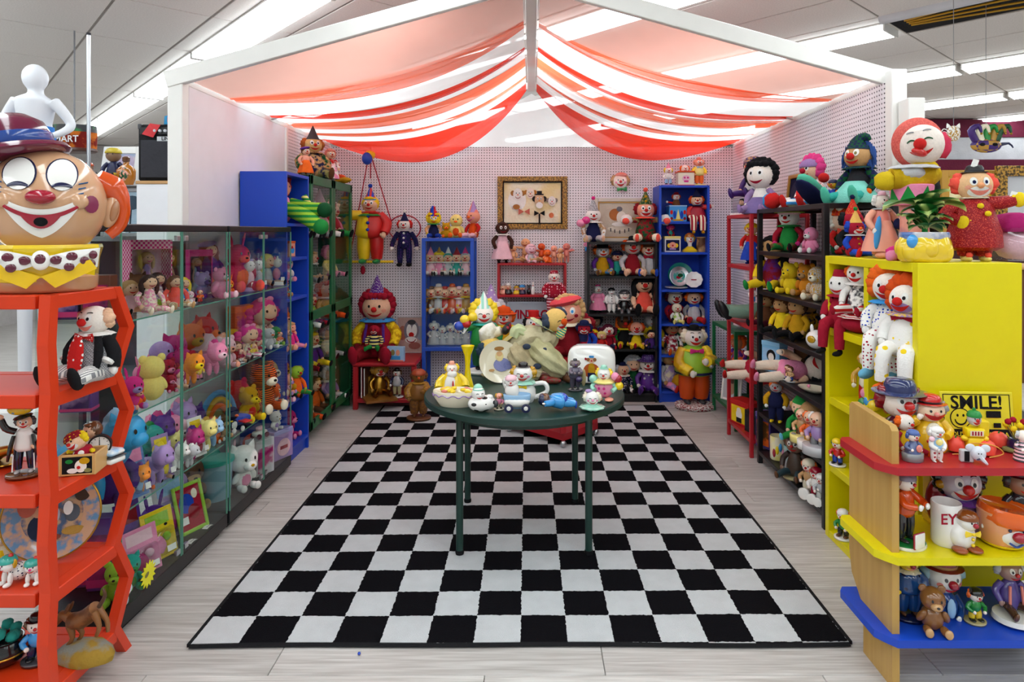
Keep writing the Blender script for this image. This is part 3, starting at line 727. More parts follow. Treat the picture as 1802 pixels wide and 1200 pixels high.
# ---- glass display cases, left side
LV = (.1, .476, .85, 1.24)
def glasscase(label, y0, y1):
    x0, x1 = -1.96, -1.62; r = thing('display_case', label, 'display case', ((x0+x1)/2, (y0+y1)/2, 0)); w, d = (x1-x0)/2, (y1-y0)/2
    MB().box(-w, w, -d, d, .03, .1, .004).build('base', 'black~', r, False); MB().box(-w+.03, w-.03, -d+.03, d-.03, 0, .03).build('plinth', 'black', r, False)
    MB().box(-w, w, -d, d, 1.6, 1.632, .004).build('lid', 'black~', r, False)
    for z in LV[1:]: MB().box(-w+.012, w-.012, -d+.012, d-.012, z-.006, z).build('glass_shelf', 'glass', r, False)
    g = .005
    for s in (-1, 1): MB().box(-w, w, s*d, s*(d-g), .1, 1.6).build('end_pane', 'glass', r, False)
    MB().box(-w, -w+g, -d, d, .1, 1.6).build('back_pane', 'glass', r, False)
    for s in (-1, 1):
        MB().box(w-g, w, s*.003, s*d, .1, 1.6).build('door_pane', 'glass', r, False)
        for yq in (s*.006, s*(d-.004)): MB().box(w-g-.001, w+.001, yq-.002, yq+.002, .1, 1.6).build('pane_edge', '5c9a86~', r, False)
        for z in (.13, 1.57): MB().box(w-.012, w+.004, s*.02, s*.05, z-.012, z+.012, .002).build('hinge', 'silver*', r, False)
    for z in LV[1:]: MB().box(w-.0125, w-.0115, -d+.012, d-.012, z-.0062, z+.0002).build('shelf_edge', '5c9a86~', r, False)
    return r
glasscase('near glass display case crammed with pink toys, beside red hexagon shelf', 2.58, 3.485)
glasscase('far glass display case with plush toys, in front of blue bookcase', 3.51, 4.41)
# ---- red hexagon shelf, left foreground
HXR, HXL, HY0, HY1, HB = -1.545, -2.25, 2.1, 2.46, .085
HZ = [1.395 - .32*k for k in range(5)]
hx = thing('hexagon_shelf', 'orange red shelf with zigzag hexagon sides holding a clown head', 'shelf', ((HXR+HXL)/2, (HY0+HY1)/2, 0))
hox, hoy = (HXR+HXL)/2, (HY0+HY1)/2
def zig(sgn, y, xa, xb):
    pts = []; HB = .085 if sgn > 0 else .012
    for k in range(4): pts += [(y, HZ[k]), (y + sgn*HB, (HZ[k]+HZ[k+1])/2)]
    pts += [(y, HZ[4]), (y + sgn*HB*.8, 0.0)]
    inn = [(p - sgn*.038, z) for p, z in pts]
    b = MB(); n = len(pts)
    for k in range(n-1):
        q = [pts[k], pts[k+1], inn[k+1], inn[k]]
        b.prism([(u-hoy, v) for u, v in q], xa-hox, xb-hox, 'x')
    return b
for xa, xb in ((HXR-.036, HXR), (HXL, HXL+.036)):
    zig(-1, HY0, xa, xb).build('zigzag_post', 'hexred~', hx, False); zig(1, HY1, xa, xb).build('zigzag_post', 'hexred~', hx, False)
for z in HZ:
    MB().box(HXL-hox+.05, HXR-hox-.05, HY0-hoy+.05, HY1-hoy-.05, z-.02, z-.002).build('shelf_board', 'hexred~', hx, False)
    for yq in (HY0, HY1-.05): MB().box(HXL-hox+.051, HXR-hox-.051, yq-hoy, yq-hoy+.05, z-.045, z, .003).build('rail', 'hexred~', hx, False)
    for xq in (HXL, HXR-.05): MB().box(xq-hox+.001, xq-hox+.049, HY0-hoy+.02, HY1-hoy-.02, z-.045, z, .003).build('rail', 'hexred~', hx, False)
HXZ = [z for z in HZ]
# ---- round green table
TY, TX, TZ, TR = 3.53, -.037, .74, .535
tb = thing('round_table', 'round dark green table standing in the middle of the rug', 'table', (TX, TY, .014))
MB().lathe([(TR-.02, -.04), (TR, -.032), (TR, -.006), (TR-.006, 0), (0, 0)], 72).build('table_top', 'tabgreen~', tb, loc=(0, 0, TZ-.014), ang=30)
MB().lathe([(TR-.1, -.075), (TR-.09, -.075), (TR-.09, -.04), (TR-.1, -.04)], 48).build('apron', 'tabgreen~', tb, loc=(0, 0, TZ-.014))
for (lx, ly) in ((-.353, 3.22), (.283, 3.22), (-.374, 3.84), (.257, 3.84)):
    MB().tube([(lx-TX, ly-TY, 0), (lx-TX, ly-TY, TZ-.06)], .018, 14).build('leg', 'tabgreen~', tb)
    MB().lathe([(.02, 0), (.022, .01), (.02, .02)], 12).build('leg_cap', 'black', tb, loc=(lx-TX, ly-TY, 0))
# ---- yellow cube shelf on the right
YX0, YY0, YY1, YH = 1.556, 2.63, 3.46, 1.475
yc = bookcase('cube_shelf', 'bright yellow cube shelf unit on the right, loaded with clowns', YX0, (YY0+YY1)/2, YY1-YY0, .42, YH, [1.1, .74, .39], 'shelfyel~', -90, plinth=0, th=.04, mids=(0,), cat='shelf')
# ---- wooden shelf with red, yellow and blue boards
WX, WY0, WY1 = 1.265, 2.29, 2.6
ws = thing('toy_shelf', 'pale wood shelf unit with red, yellow and blue boards, right foreground', 'shelf', (WX, WY0, 0))
m, nt, p = nodemat('pale_wood'); L = nt.links.new
tc = nd(nt, 'TexCoord'); mp = nd(nt, 'Mapping'); mp.inputs['Scale'].default_value = (14, 14, .8); L(tc.outputs['Object'], mp.inputs[0])
nz = nd(nt, 'TexNoise'); nz.inputs['Scale'].default_value = 2.2; nz.inputs['Detail'].default_value = 5; L(mp.outputs[0], nz.inputs['Vector'])
L(mixcol(nt, nz.outputs[0], lin('b0843c'), lin('d4ae66')), p.inputs['Base Color']); p.inputs['Roughness'].default_value = .45; MATS['palewood'] = m
wd = WY1-WY0
prof = [(0, .01), (wd*.0+.005, .9), (.02, .915), (wd-.02, .93), (wd, .915), (wd, .34), (wd-.02, .26), (wd-.09, .19), (wd-.11, .1), (wd-.11, 0), (.03, 0)]
for xs in (0, 1.25): MB().prism(prof, xs, xs+.026, 'x').build('side_panel', 'palewood', ws, False)
for z, mm in ((.785, 'shelfred~'), (.475, 'shelfyel~'), (.19, 'shelfblue~')):
    pl_ = [(-.05, wd-.03), (-.05, .03), (-.03, -.0), (.0, -.035), (1.27, -.035), (1.33, .03), (1.33, wd-.03), (1.27, wd-.001), (-.03, wd-.001)]
    MB().prism(pl_, z-.027, z, 'z').build('board', mm, ws, False)
MB().box(.026, 1.25, wd-.012, wd-.004, .22, .45).build('back_board', 'shelfyel~', ws, False)
# ---- metal racks on the right wall
def rack(name, label, x0, x1, y0, y1, zs, m, h, solid=True, r_=.013, legs=True):
    r = thing(name, label, 'rack', ((x0+x1)/2, (y0+y1)/2, 0)); w, d = (x1-x0)/2, (y1-y0)/2
    for sx in (-1, 1):
        for sy in (-1, 1): MB().box(sx*w-r_, sx*w+r_, sy*d-r_, sy*d+r_, 0, h, .003).build('post', m, r, False)
    for z in zs:
        b = MB(); b.box(-w, w, -d-r_*.8, -d+r_*.8, z-.028, z, .002); b.box(-w, w, d-r_*.8, d+r_*.8, z-.028, z, .002); b.box(-w-r_*.8, -w+r_*.8, -d, d, z-.028, z, .002); b.box(w-r_*.8, w+r_*.8, -d, d, z-.028, z, .002)
        b.build('shelf_frame', m, r, False)
        if solid: MB().box(-w+.01, w-.01, -d+.01, d-.01, z-.012, z-.002).build('shelf_board', m, r, False)
    return r
rack('metal_rack', 'red metal rack with doll shelves against right pegboard wall', 1.56, 1.955, 4.63, 5.16, (1.73, 1.35, .93, .55, .13), 'shelfred~', 1.73)
rack('metal_rack', 'low green metal rack in the back right corner', 1.64, 1.95, 5.24, 5.87, (.8, .465, .148), 'shelfgreen~', .8)
BKZ = (1.755, 1.27, .99, .66, .36, .1)
bk = rack('metal_rack', 'black shelf rack loaded with toys beside yellow cube shelf', 1.585, 1.955, 3.52, 4.53, (1.755, 1.47, 1.2, .93, .66, .36, .09), 'black~', 1.755, r_=.016)
# ---- red side table (left, back)
SY = 5.86
st = thing('side_table', 'small red side table with lower shelf under the seated plush clown', 'side table', (X(676, SY), SY, 0)); hw = (X(733, SY) - X(620, SY))/2
MB().box(-hw, hw, -.01, .57, .392, .425, .012).build('table_top', 'shelfred~', st, False)
MB().box(-hw+.02, hw-.02, .02, .55, .06, .095, .004).build('lower_shelf', 'shelfred~', st, False)
for sx in (-1, 1):
    for y in (.03, .53): MB().box(sx*(hw-.025)-.022, sx*(hw-.025)+.022, y-.022, y+.022, .0, .392, .005).build('leg', 'shelfred~', st, False)
# ---- blue glazed cabinet
BY = 6.1
bc = thing('glass_cabinet', 'narrow blue metal cabinet with glass front on tall legs', 'cabinet', (X(788, BY), BY, 0)); hw = H(46, BY); bh = Z(419, BY); bb = Z(618, BY)
for sx in (-1, 1):
    for y in (.02, .3): MB().box(sx*hw, sx*(hw-.036), y-.018, y+.018, 0, bh, .003).build('post', '2456c8~', bc, False)
for z0, z1 in ((bh-.03, bh), (bb, bb+.035)): MB().box(-hw, hw, .0, .32, z0, z1, .003).build('rim', '2456c8~', bc, False)
for z in (Z(486, BY), Z(553, BY)): MB().box(-hw+.03, hw-.03, .02, .3, z-.006, z).build('glass_shelf', 'glass', bc, False)
MB().box(-hw+.02, hw-.02, .3, .31, bb, bh).build('back_panel', '2a60c8~', bc, False)
MB().box(-hw+.036, hw-.036, .004, .008, bb+.035, bh-.03).build('front_pane', 'glass', bc, False)
for sx in (-1, 1): MB().box(sx*(hw-.014), sx*(hw-.018), .038, .282, bb+.035, bh-.03).build('side_pane', 'glass', bc, False)
# ---- red wall shelf, centre
RY = 6.24
rs = thing('standing_shelf', 'narrow red two tier shelf holding baby dolls below framed painting', 'shelf', (X(936, RY), RY, 0)); hw = H(61, RY)
for z in (Z(463, RY), Z(519, RY), .5, .08): MB().box(-hw, hw, 0, .2, z-.022, z, .003).build('shelf', 'shelfred~', rs, False)
for sx in (-1, 1):
    for y in (.012, .188): MB().box(sx*hw, sx*(hw-.022), y-.011, y+.011, 0, Z(463, RY), .002).build('post', 'shelfred~', rs, False)
# ---- red low stand behind the table
rt = thing('plant_stand', 'low red three sided stand on casters behind the green table', 'stand', (X(972, 5.05), 5.05, .014))
tri_ = [(X(893, 5.2)-X(972, 5.05), 5.2-5.05), (X(992, 4.8)-X(972, 5.05), 4.8-5.05), (X(1052, 5.1)-X(972, 5.05), 5.1-5.05), (X(1030, 5.5)-X(972, 5.05), 5.48-5.05), (X(915, 5.5)-X(972, 5.05), 5.48-5.05)]
for z0, z1 in ((.05, .1), (.6, .64)): MB().prism(tri_, z0, z1, 'z').build('shelf', 'shelfred~', rt, False)
for (x, y) in tri_:
    MB().box(x*.93-.022, x*.93+.022, y*.93-.022, y*.93+.022, .1, .6, .004).build('post', 'shelfred~', rt, False)
    MB().ell((x*.96, y*.96, .025), .025, 10, 7).build('caster', 'silver*', rt)
# ================================================================ OBJECT HELPERS
def L3(px, Y, z): return (X(px, Y), Y, z)
def head_on(parent, loc, r, k='face', hair=None, hat=None, nose='red', mo='red', mz=None, eye='white', eyec='black', brow=None, cheek=None, fin='', rot=None, name='head', sq=(1, 1, 1)):
    g = lambda m: m + fin if fin and m and m[-1] not in '!*~' else m
    h = put(parent, name, 'ballhi', g(k), loc, (r*sq[0], r*sq[1], r*sq[2]), rot); f = lambda nm, key, m: put(h, nm, key, g(m))
    if mz: f('muzzle', 'muzzle', mz)
    for sd in (-1, 1):
        if eye == 'white': put(h, 'eye_white', 'eyewhite', g('white'), scale=(sd, 1, 1))
        key = {'white': 'pupil', 'dot': 'doteye', 'closed': 'closedeye'}.get(eye)
        if key: put(h, 'eye', key, g(eyec), scale=(sd, 1, 1))
        if brow: put(h, 'eyebrow', 'brow', g(brow), scale=(sd, 1, 1))
    if nose: f('nose', 'bignose' if nose[0] == '^' else 'nose', nose.lstrip('^'))
    if mo: f('mouth', 'wmouth' if mz else 'mouth', mo)
    if cheek: f('cheeks', 'cheeks', cheek)
    if hair: f('hair', *hair)
    if hat:
        f('hat', hat[0], hat[1])
        for q in hat[2:]: f(*q)
    return h
POM = lambda m: ('pompom', 'pom', m)
def picture(name, label, loc, w, h, fr, cv, shapes, bw=.03, dp=.025, rz=0, lean=0, mt=None, cat='picture', inner=None):
    """framed picture hanging or leaning; loc is the middle of its lower edge; shapes are flat prints on the canvas"""
    r = thing(name, label, cat, loc, rot=(R(-lean), 0, R(rz)))
    for s in (-1, 1):
        MB().box(s*w/2, s*(w/2-bw), 0, dp, 0, h, .004).build('frame_bar', fr, r, False)
        MB().box(-w/2+bw, w/2-bw, 0, dp, 0 if s < 0 else h-bw, bw if s < 0 else h, .004).build('frame_bar', fr, r, False)
    if inner:
        q = bw; b = MB()
        for s in (-1, 1): b.box(s*(w/2-q), s*(w/2-q-.012), .004, dp, q, h-q); b.box(-w/2+q, w/2-q, .004, dp, q if s < 0 else h-q-.012, q+.012 if s < 0 else h-q)
        b.build('inner_trim', inner, r, False)
    MB().box(-w/2+bw*.8, w/2-bw*.8, dp*.6, dp*.8, bw*.8, h-bw*.8).build('canvas', cv, r, False)
    prints(r, shapes, w, h, dp*.6); return r
def prints(r, shapes, w, h, y, ax=0):
    by = {}
    for i, q in enumerate(shapes):
        k, cx, cz, rx, rz_, m = q[:6]; yy = y - .0006*(i+1)
        b = by.setdefault(m, MB()); cx, cz = (cx-.5)*w, cz*h; rx *= w; rz_ *= h
        if k == 'o': b.prism([(cx+rx*cos(2*pi*t/20), cz+rz_*sin(2*pi*t/20)) for t in range(20)], yy, yy+.0004)
        elif k == 'b': b.prism([(cx-rx, cz-rz_), (cx+rx, cz-rz_), (cx+rx, cz+rz_), (cx-rx, cz+rz_)], yy, yy+.0004)
        elif k == 't': b.prism([(cx-rx, cz-rz_), (cx+rx, cz-rz_), (cx, cz+rz_)], yy, yy+.0004)
        elif k == 'u':
            n = 12
            for t in range(n):
                a0, a1 = pi + pi*t/n, pi + pi*(t+1)/n
                b.prism([(cx+rx*cos(a0), cz+rz_*sin(a0)), (cx+rx*cos(a1), cz+rz_*sin(a1)), (cx+rx*.82*cos(a1), cz+rz_*.72*sin(a1)), (cx+rx*.82*cos(a0), cz+rz_*.72*sin(a0))], yy, yy+.0004)
        elif k == 'w':
            for s in (-1, 1): b.prism([(cx, cz), (cx+s*rx, cz+rz_), (cx+s*rx, cz-rz_)], yy, yy+.0004)
    for m, b in by.items(): b.build('print', m, r, False)
def clownface(cx, cz, s, skin='fbeee4', hair='f0691c', nose='c8201e', hat=None, asp=1.0):
    """flat printed clown face as shapes, s is its half width as a share of the sheet"""
    z = s*asp; o = [('o', cx-s*.95, cz+z*.2, s*.45, z*.5, hair), ('o', cx+s*.95, cz+z*.2, s*.45, z*.5, hair), ('o', cx, cz, s*.9, z*1.15, skin)]
    if hat: o += [('b', cx, cz+z*1.0, s*.8, z*.12, hat), ('b', cx, cz+z*1.3, s*.48, z*.34, hat)]
    o += [('o', cx-s*.32, cz+z*.28, s*.16, z*.24, 'white'), ('o', cx+s*.32, cz+z*.28, s*.16, z*.24, 'white'), ('o', cx-s*.3, cz+z*.22, s*.08, z*.12, 'black'), ('o', cx+s*.3, cz+z*.22, s*.08, z*.12, 'black'),
          ('o', cx, cz-z*.1, s*.17, z*.17, nose), ('u', cx, cz-z*.4, s*.5, z*.4, 'dred')]
    return o
def carton(name, label, loc, w, d, h, rz, m, top=None, panel=None, shapes=(), cat='box', group=None, stripe=None):
    """closed card box with lid flap, printed front panel and stripe"""
    r = thing(name, label, cat, loc, rz, 1, group)
    MB().box(-w/2, w/2, -d/2, d/2, 0, h, .003).build('carton', m, r, False)
    if top: MB().box(-w/2-.002, w/2+.002, -d/2-.002, d/2+.002, h*.86, h+.003, .003).build('lid', top, r, False)
    if panel: MB().box(-w*.42, w*.42, -d/2-.0012, -d/2, h*.08, h*.78).build('front_panel', panel, r, False)
    if stripe: MB().box(-w/2-.001, w/2+.001, -d/2-.0016, d/2+.001, h*.05, h*.16).build('stripe', stripe, r, False)
    if shapes: prints(r, shapes, w, h, -d/2-.0014)
    return r
def windowbox(name, label, loc, w, d, h, rz, m, inner='lpink', dress='pink', hair='tan', tagged=True, group=None, head=None):
    """toy box with a clear front and a doll inside"""
    r = thing(name, label, 'boxed toy', loc, rz, 1, group); t = .006
    b = MB(); b.box(-w/2, w/2, -d/2, d/2, 0, t); b.box(-w/2, w/2, -d/2, d/2, h-t, h)
    for s in (-1, 1): b.box(s*w/2, s*(w/2-t), -d/2, d/2, t, h-t)
    b.build('carton', m, r, False); MB().box(-w/2+t, w/2-t, d/2-t, d/2, t, h-t).build('backing_card', inner, r, False)
    MB().box(-w/2, w/2, -d/2-.002, -d/2, h*.86, h).build('header', m, r, False); MB().box(-w/2, w/2, -d/2-.002, -d/2, 0, h*.1).build('footer', m, r, False)
    MB().box(-w/2+t, w/2-t, -d/2, -d/2+.001, h*.1, h*.86).build('window', 'plastic', r, False)
    q = min(w, d*1.6)*.8
    b = MB(); b.lathe([(q*.36, t), (q*.3, h*.2), (q*.12, h*.45), (q*.17, h*.58), (q*.05, h*.64)], 12, sy=.6); b.build('dress', dress, r)
    hd = head_on(r, (0, -q*.02, h*.72), h*.085, 'skin', None, None, None, 'hot', None, 'dot'); put(hd, 'hair', 'longhair', hair)
    for s in (-1, 1): b = MB(); b.tube([(s*q*.15, 0, h*.56), (s*q*.26, -q*.05, h*.42), (s*q*.24, -q*.12, h*.3)], q*.045, 6, sub=2); b.build('arm', 'skin', r)
    if tagged: MB().box(w*.05, w*.42, -d/2-.004, -d/2-.003, h*.04, h*.16).build('price_tag', 'white', r, False)
    return r
def blister(name, label, loc, w, h, rz, card, toy, toy2, lean=12, group=None, star_=None):
    r = thing(name, label, 'packaged toy', loc, rot=(R(-lean), 0, R(rz)), group=group)
    MB().box(-w/2, w/2, -.002, .002, 0, h, .001).build('card', card, r, False)
    MB().box(-w*.4, w*.4, -.035, -.002, h*.08, h*.6, .012).build('bubble', 'plastic', r)
    put(r, 'toy', 'lump', toy, (-w*.12, -.017, h*.3), (w*.2, .013, h*.17)); put(r, 'toy_head', 'ball', toy2, (w*.15, -.017, h*.42), (w*.12, .014, h*.09))
    MB().box(-w*.36, w*.36, -.0032, -.002, h*.68, h*.92).build('header_print', toy2, r, False)
    MB().box(w*.02, w*.3, -.037, -.036, h*.12, h*.24).build('price_tag', 'white', r, False); return r
def mug(label, loc, r_, h, rz, m, handle=True, inside=None, cat='mug', name='mug', fin='!'):
    r = thing(name, label, cat, loc, rz)
    MB().lathe([(r_*.88, 0), (r_, .01), (r_*.98, h*.5), (r_, h-.003), (r_*.96, h), (r_*.9, h-.004), (r_*.88, .012), (0, .012)], 24).build('cup', m, r)
    if handle: b = MB(); b.tube([(r_*.95, 0, h*.78), (r_*1.5, 0, h*.75), (r_*1.6, 0, h*.45), (r_*.95, 0, h*.22)], r_*.13, 8, sub=4); b.build('handle', m, r)
    return r
def plate(label, loc, r_, rz, lean, rim, mid, shapes=(), edge=None, name='plate'):
    r = thing(name, label, 'plate', loc, rot=(R(90-lean), 0, R(rz)))            # face towards local -Y
    T = Matrix.Translation((0, r_, 0))
    MB().lathe([(0, 0), (r_*.6, 0), (r_, .02), (r_, .025), (r_*.6, .008), (0, .008)], 40, T).build('rim', rim, r)
    MB().lathe([(r_*.62, .0085), (r_*.62, .0095), (0, .0095)], 32, T).build('centre', mid, r)
    if edge: MB().tube([(r_*cos(a), r_ + r_*sin(a), .023) for a in [2*pi*k/40 for k in range(41)]], .0035, 6).build('gilt_edge', edge, r)
    if shapes:
        by = {}
        for i, (k, cx, cz, rx, rzz, m) in enumerate(shapes):
            b = by.setdefault(m, MB()); b.prism([((cx-.5)*2*r_ + rx*2*r_*cos(2*pi*t/16), cz*2*r_ + rzz*2*r_*sin(2*pi*t/16)) for t in range(16)], .012+.0006*i, .0124+.0006*i, 'z')
        for m, b in by.items(): b.build('print', m, r, False)
    return r
def small(name, label, loc, h, rz=0, kind='man', c='blue', c2='red', k='face', hair=None, hat=None, fin='!', base='white', cat='figurine', group=None, nose='red', rot=None):
    """small one-piece ceramic figure with base, body, head"""
    r = thing(name, label, cat, loc, rz, h, group, rot); g = lambda m: m + fin if m and m[-1] not in '!*~' else m
    z0 = 0
    if base: put(r, 'base', 'cyl', g(base), (0, 0, 0), (.3, .26, .08)); z0 = .08
    if kind == 'robe': MB().lathe([(.28, z0), (.25, .25), (.16, .5), (.1, .62), (0, .66)], 14).build('robe', g(c), r)
    else:
        for s in (-1, 1): put(r, 'leg', 'ball', g(c2), (s*.1, 0, z0+.16), (.09, .09, .19)); put(r, 'shoe', 'ball', g('black' if c2 != 'black' else 'brown'), (s*.12, -.07, z0+.03), (.08, .13, .045))
        put(r, 'torso', 'ball', g(c), (0, 0, z0+.42), (.17, .14, .2))
    for s in (-1, 1):
        b = MB(); b.tube([(s*.14, 0, .58), (s*.26, -.04, .46), (s*.16, -.18, .4)], [.06, .065, .045], 8, sub=2); b.build('arm', g(c), r); put(r, 'hand', 'ball', g(k), (s*.15, -.2, .39), .05)
    head_on(r, (0, -.02, .8), .18, k, hair, hat, nose, 'red', None, 'dot', fin=fin); return r
# ================================================================ BACK WALL
WBF = WB - .002
fg = 'n:b98a35:6a4a18:60~'
picture('painting', 'gold framed painting of four clown faces hanging on the pegboard', (X(937, 6.42), WBF-.028, Z(403, 6.42)), H(123, 6.42), H(93, 6.42), fg, 'n:f3e9cf:e9d39c:3', [
 ('o', .28, .55, .13, .2, 'white')] + clownface(.29, .66, .075, 'f7f0ea', 'a8703a', 'e8a090', None, 1.35) + clownface(.47, .68, .065, 'f3e2d2', 'b5772f', 'd06a50', None, 1.35) + clownface(.6, .55, .075, 'd8b48e', '2a2220', 'd8905c', '222226', 1.4) + clownface(.78, .53, .06, 'eee6e2', '8c7f78', 'c8504a', None, 1.35)
 + [('o', .6, .45, .05, .06, 'white'), ('w', .6, .3, .075, .05, 'black'), ('b', .6, .2, .012, .09, 'black'), ('w', .38, .33, .08, .06, 'c86a5a'), ('o', .27, .42, .05, .05, 'a8703a'), ('o', .77, .26, .035, .05, 'dd7a50')], .05, .03, inner='black', mt=1)
picture('picture', 'pale framed embroidery of a clown in profile standing on black bookcase', (X(1091, 6.36), 6.36, Z(426, BFY)+.002), H(88, 6.36), H(77, 6.36), 'c8c0b4~', 'cbbfae', [
 ('o', .5, .3, .25, .06, 'e6dccb'), ('o', .42, .62, .13, .14, 'b06a3a'), ('o', .54, .55, .1, .15, 'f0e6da'), ('o', .66, .53, .04, .05, 'c85a50'), ('o', .5, .75, .06, .06, '6a6a72'), ('o', .5, .4, .16, .05, 'white'), ('b', .4, .24, .01, .04, 'dgrey'), ('b', .5, .22, .01, .04, 'dgrey'), ('b', .6, .24, .01, .04, 'dgrey'), ('b', .32, .27, .01, .04, 'dgrey'), ('b', .68, .27, .01, .04, 'dgrey')], .035, .02, lean=5, inner='gold~')
mk = thing('wall_mask', 'small smiling clown face mask hanging above the framed embroidery', 'mask', (X(1092, 6.4), 6.42, Z(319, 6.4)))
head_on(mk, (0, 0, 0), .07, 'face', ('tufts', 'tan'), None, 'red', 'red', 'white', 'dot', fin='!', cheek='pink', sq=(1, .5, 1.05))
put(mk, 'cap', 'ball', 'salmon!', (.01, .0, .06), (.06, .03, .03)); put(mk, 'bow_tie', 'bigbow', 'green!', (.015, -.01, -.075), (.05, .05, .06))
# swinging clown on the left pegboard corner
sw = doll('hanging_clown', 'large yellow and red satin clown hanging on a swing from the wall', (X(652, 6.3), 6.3, Z(463, 6.3)), H(116, 6.3), 0, 'stand', t='v:red:yellow:1~', a='yellow~', l='yellow~', s='green~', k='skin', hair=('shorthair', 'yellow'), hat=('conehat', 'v:red:blue:2~', ('brim', 'conehat_brim', 'sky'), POM('blue')), rf='red~', bt='blue', fat=1.35, hs=.8, ar='out', al='down', bigf=1.3)
for c in sw.children:
    if c.name.startswith(('leg', 'arm')) and c.data.vertices[0].co.x > 0: c.data = c.data.copy(); c.data.materials[0] = mat('red~')
s_ = sw.scale[0]
put(sw, 'ruff', 'ruff', 'green~', (0, 0, .68), (.17, .15, .13))
for p0, p1 in (((-.28, 0, .02), (-.02, 0, 1.55)), ((.27, 0, .6), (.0, 0, 1.55)), ((0, 0, 1.2), (0, 0, 1.68))):
    MB().tube([p0, p1], .008, 6).build('cord', 'crim', sw)
MB().tube([(-.3, 0, .02), (.3, 0, .02)], .018, 8).build('swing_bar', 'yellow~', sw)
put(sw, 'balloon', 'ball', 'blue~', (-.04, -.02, 1.48), (.07, .06, .09)); put(sw, 'balloon', 'ball', 'yellow~', (-.01, .02, 1.54), (.07, .06, .07)); put(sw, 'tassel', 'lump', 'crim', (-.1, 0, -.1), (.03, .03, .06))
rg = doll('hanging_clown', 'small navy clown with red hair hanging inside a red ring', (X(712, 6.36), 6.36, Z(468, 6.36)), H(82, 6.36), 0, 'stand', t='d:navy:purple:30', s='black', k='face', hair=('tufts', 'red'), hat=('conehat', 'navy', POM('white')), rf='lgrey', bt='white', ar='side', hs=.85, bigf=1.4, fat=.9)
MB().tube([(.3*cos(a), 0, .77 + .26*sin(a)) for a in [2*pi*k/28 for k in range(29)]], .014, 7).build('ring', 'crim~', rg)
put(rg, 'bow', 'hairbow', 'red', (0, 0, .78), .1)
# ---- red side table and what it holds
ZT = .426
bp_ = doll('clown_doll', 'big plush clown with crimson yarn hair and yellow sleeves on red table', L3(664, 6.15, ZT), H(104, 6.15), 0, 'sit', t='crim', a='n:yellow:mustard:20', l='dred', s='crim', k='skin', hair=('curls', 'crim'), hat=('conehat', 'd:purple:white:12', ('pompom', 'lowpom', 'crim')), rf='sky', hd='dred', fat=1.25, eye='dot', cheek='peach', bigf=1.5, ar='down', bow='dred')
for s in (-1, 1): MB().tube([(s*.11, -.15, .5), (s*.13, -.22, .25)], .02, 6).build('strap', 'purple', bp_)
doll('clown_doll', 'small red cap clown resting in the big plush clown lap', L3(659, 5.985, ZT+.1), H(40, 5.98), 0, 'sit', t='s:navy:lyel:8', a='s:navy:lyel:12', l='green', s='green', k='crim', hair=None, mz='white', eye='dot', mo='red', hs=.9)
carton('toy_box', 'small pale printed card box at front of red side table', L3(697, 5.94, ZT), H(31, 5.94), .04, H(26, 5.94), -8, 'lblue~', shapes=[('o', .35, .6, .12, .2, 'olive'), ('o', .65, .6, .12, .2, 'peach'), ('b', .5, .25, .3, .12, 'sky'), ('b', .5, .06, .48, .05, 'salmon')])
picture('picture', 'unframed print of a grey haired clown propped on red side table', L3(723, 6.34, ZT), H(52, 6.34), H(63, 6.34), 'lgrey~', 'c8a8a0', [('o', .2, .55, .14, .2, 'b07060'), ('o', .8, .55, .14, .2, '98a0b0'), ('o', .5, .62, .26, .3, '85808a'), ('o', .5, .85, .14, .07, 'dgrey'), ('o', .42, .62, .09, .17, 'white'), ('o', .6, .62, .09, .17, 'white'), ('o', .5, .5, .09, .07, 'red'), ('o', .5, .36, .2, .09, 'white'), ('u', .5, .38, .16, .1, 'dred'), ('o', .62, .2, .2, .1, 'a06058')], .008, .01, lean=7)
Zs = .097
gcw = doll('clown_figurine', 'gilded clown figurine seated on a stack of books, lower table shelf', L3(668, 5.98, Zs+.02), H(50, 5.98), 25, 'sit', t='gold*', l='bronze*', k='gold', a='gold*', s='bronze*', hd='gold', hair=('tufts', 'gold'), hat=('conehat', 'gold*'), mz='white', eye='dot', nose='^red', fin='~', cat='figurine')
MB().box(-.5, .35, -.75, .2, -.07, 0).build('book_base', 'bronze~', gcw, False)
for i, (px, cc, hh) in enumerate(((628, 'lgrey~', 52), (633, 'dgrey~', 50), (641, 'dred~', 54), (646, 'brown~', 52))):
    b = thing('record_sleeve', ['pale record sleeve at left end of lower shelf', 'dark grey record sleeve beside the pale one', 'dark red record sleeve on lower shelf', 'brown album beside gilded clown figurine'][i], 'record', L3(px, 6.0, Zs))
    MB().box(-.006, .006, -.1, .16, 0, H(hh, 6), .001).build('cover', cc, b, False); MB().box(-.004, .004, -.101, -.09, .004, H(hh, 6)-.004).build('page_edge', 'white', b, False)
gb = thing('book_stack', 'upright gilt edged books beside the gilded clown', 'books', L3(650, 6.06, Zs)); 
for k in range(3): MB().box(k*.025, k*.025+.022, -.05, .12, 0, .17-.01*k, .003).build('book', 'gold~', gb, False)
doll('clown_figurine', 'small hobo clown figurine in navy coat on white block', L3(699, 5.95, Zs), H(46, 5.95), -10, 'stand', t='lgrey', a='navy', l='khaki', s='black', k='face', hat=('bowler', 'black'), hair=('tufts', 'brown'), fin='!', base='white', cat='figurine', fat=1.1)
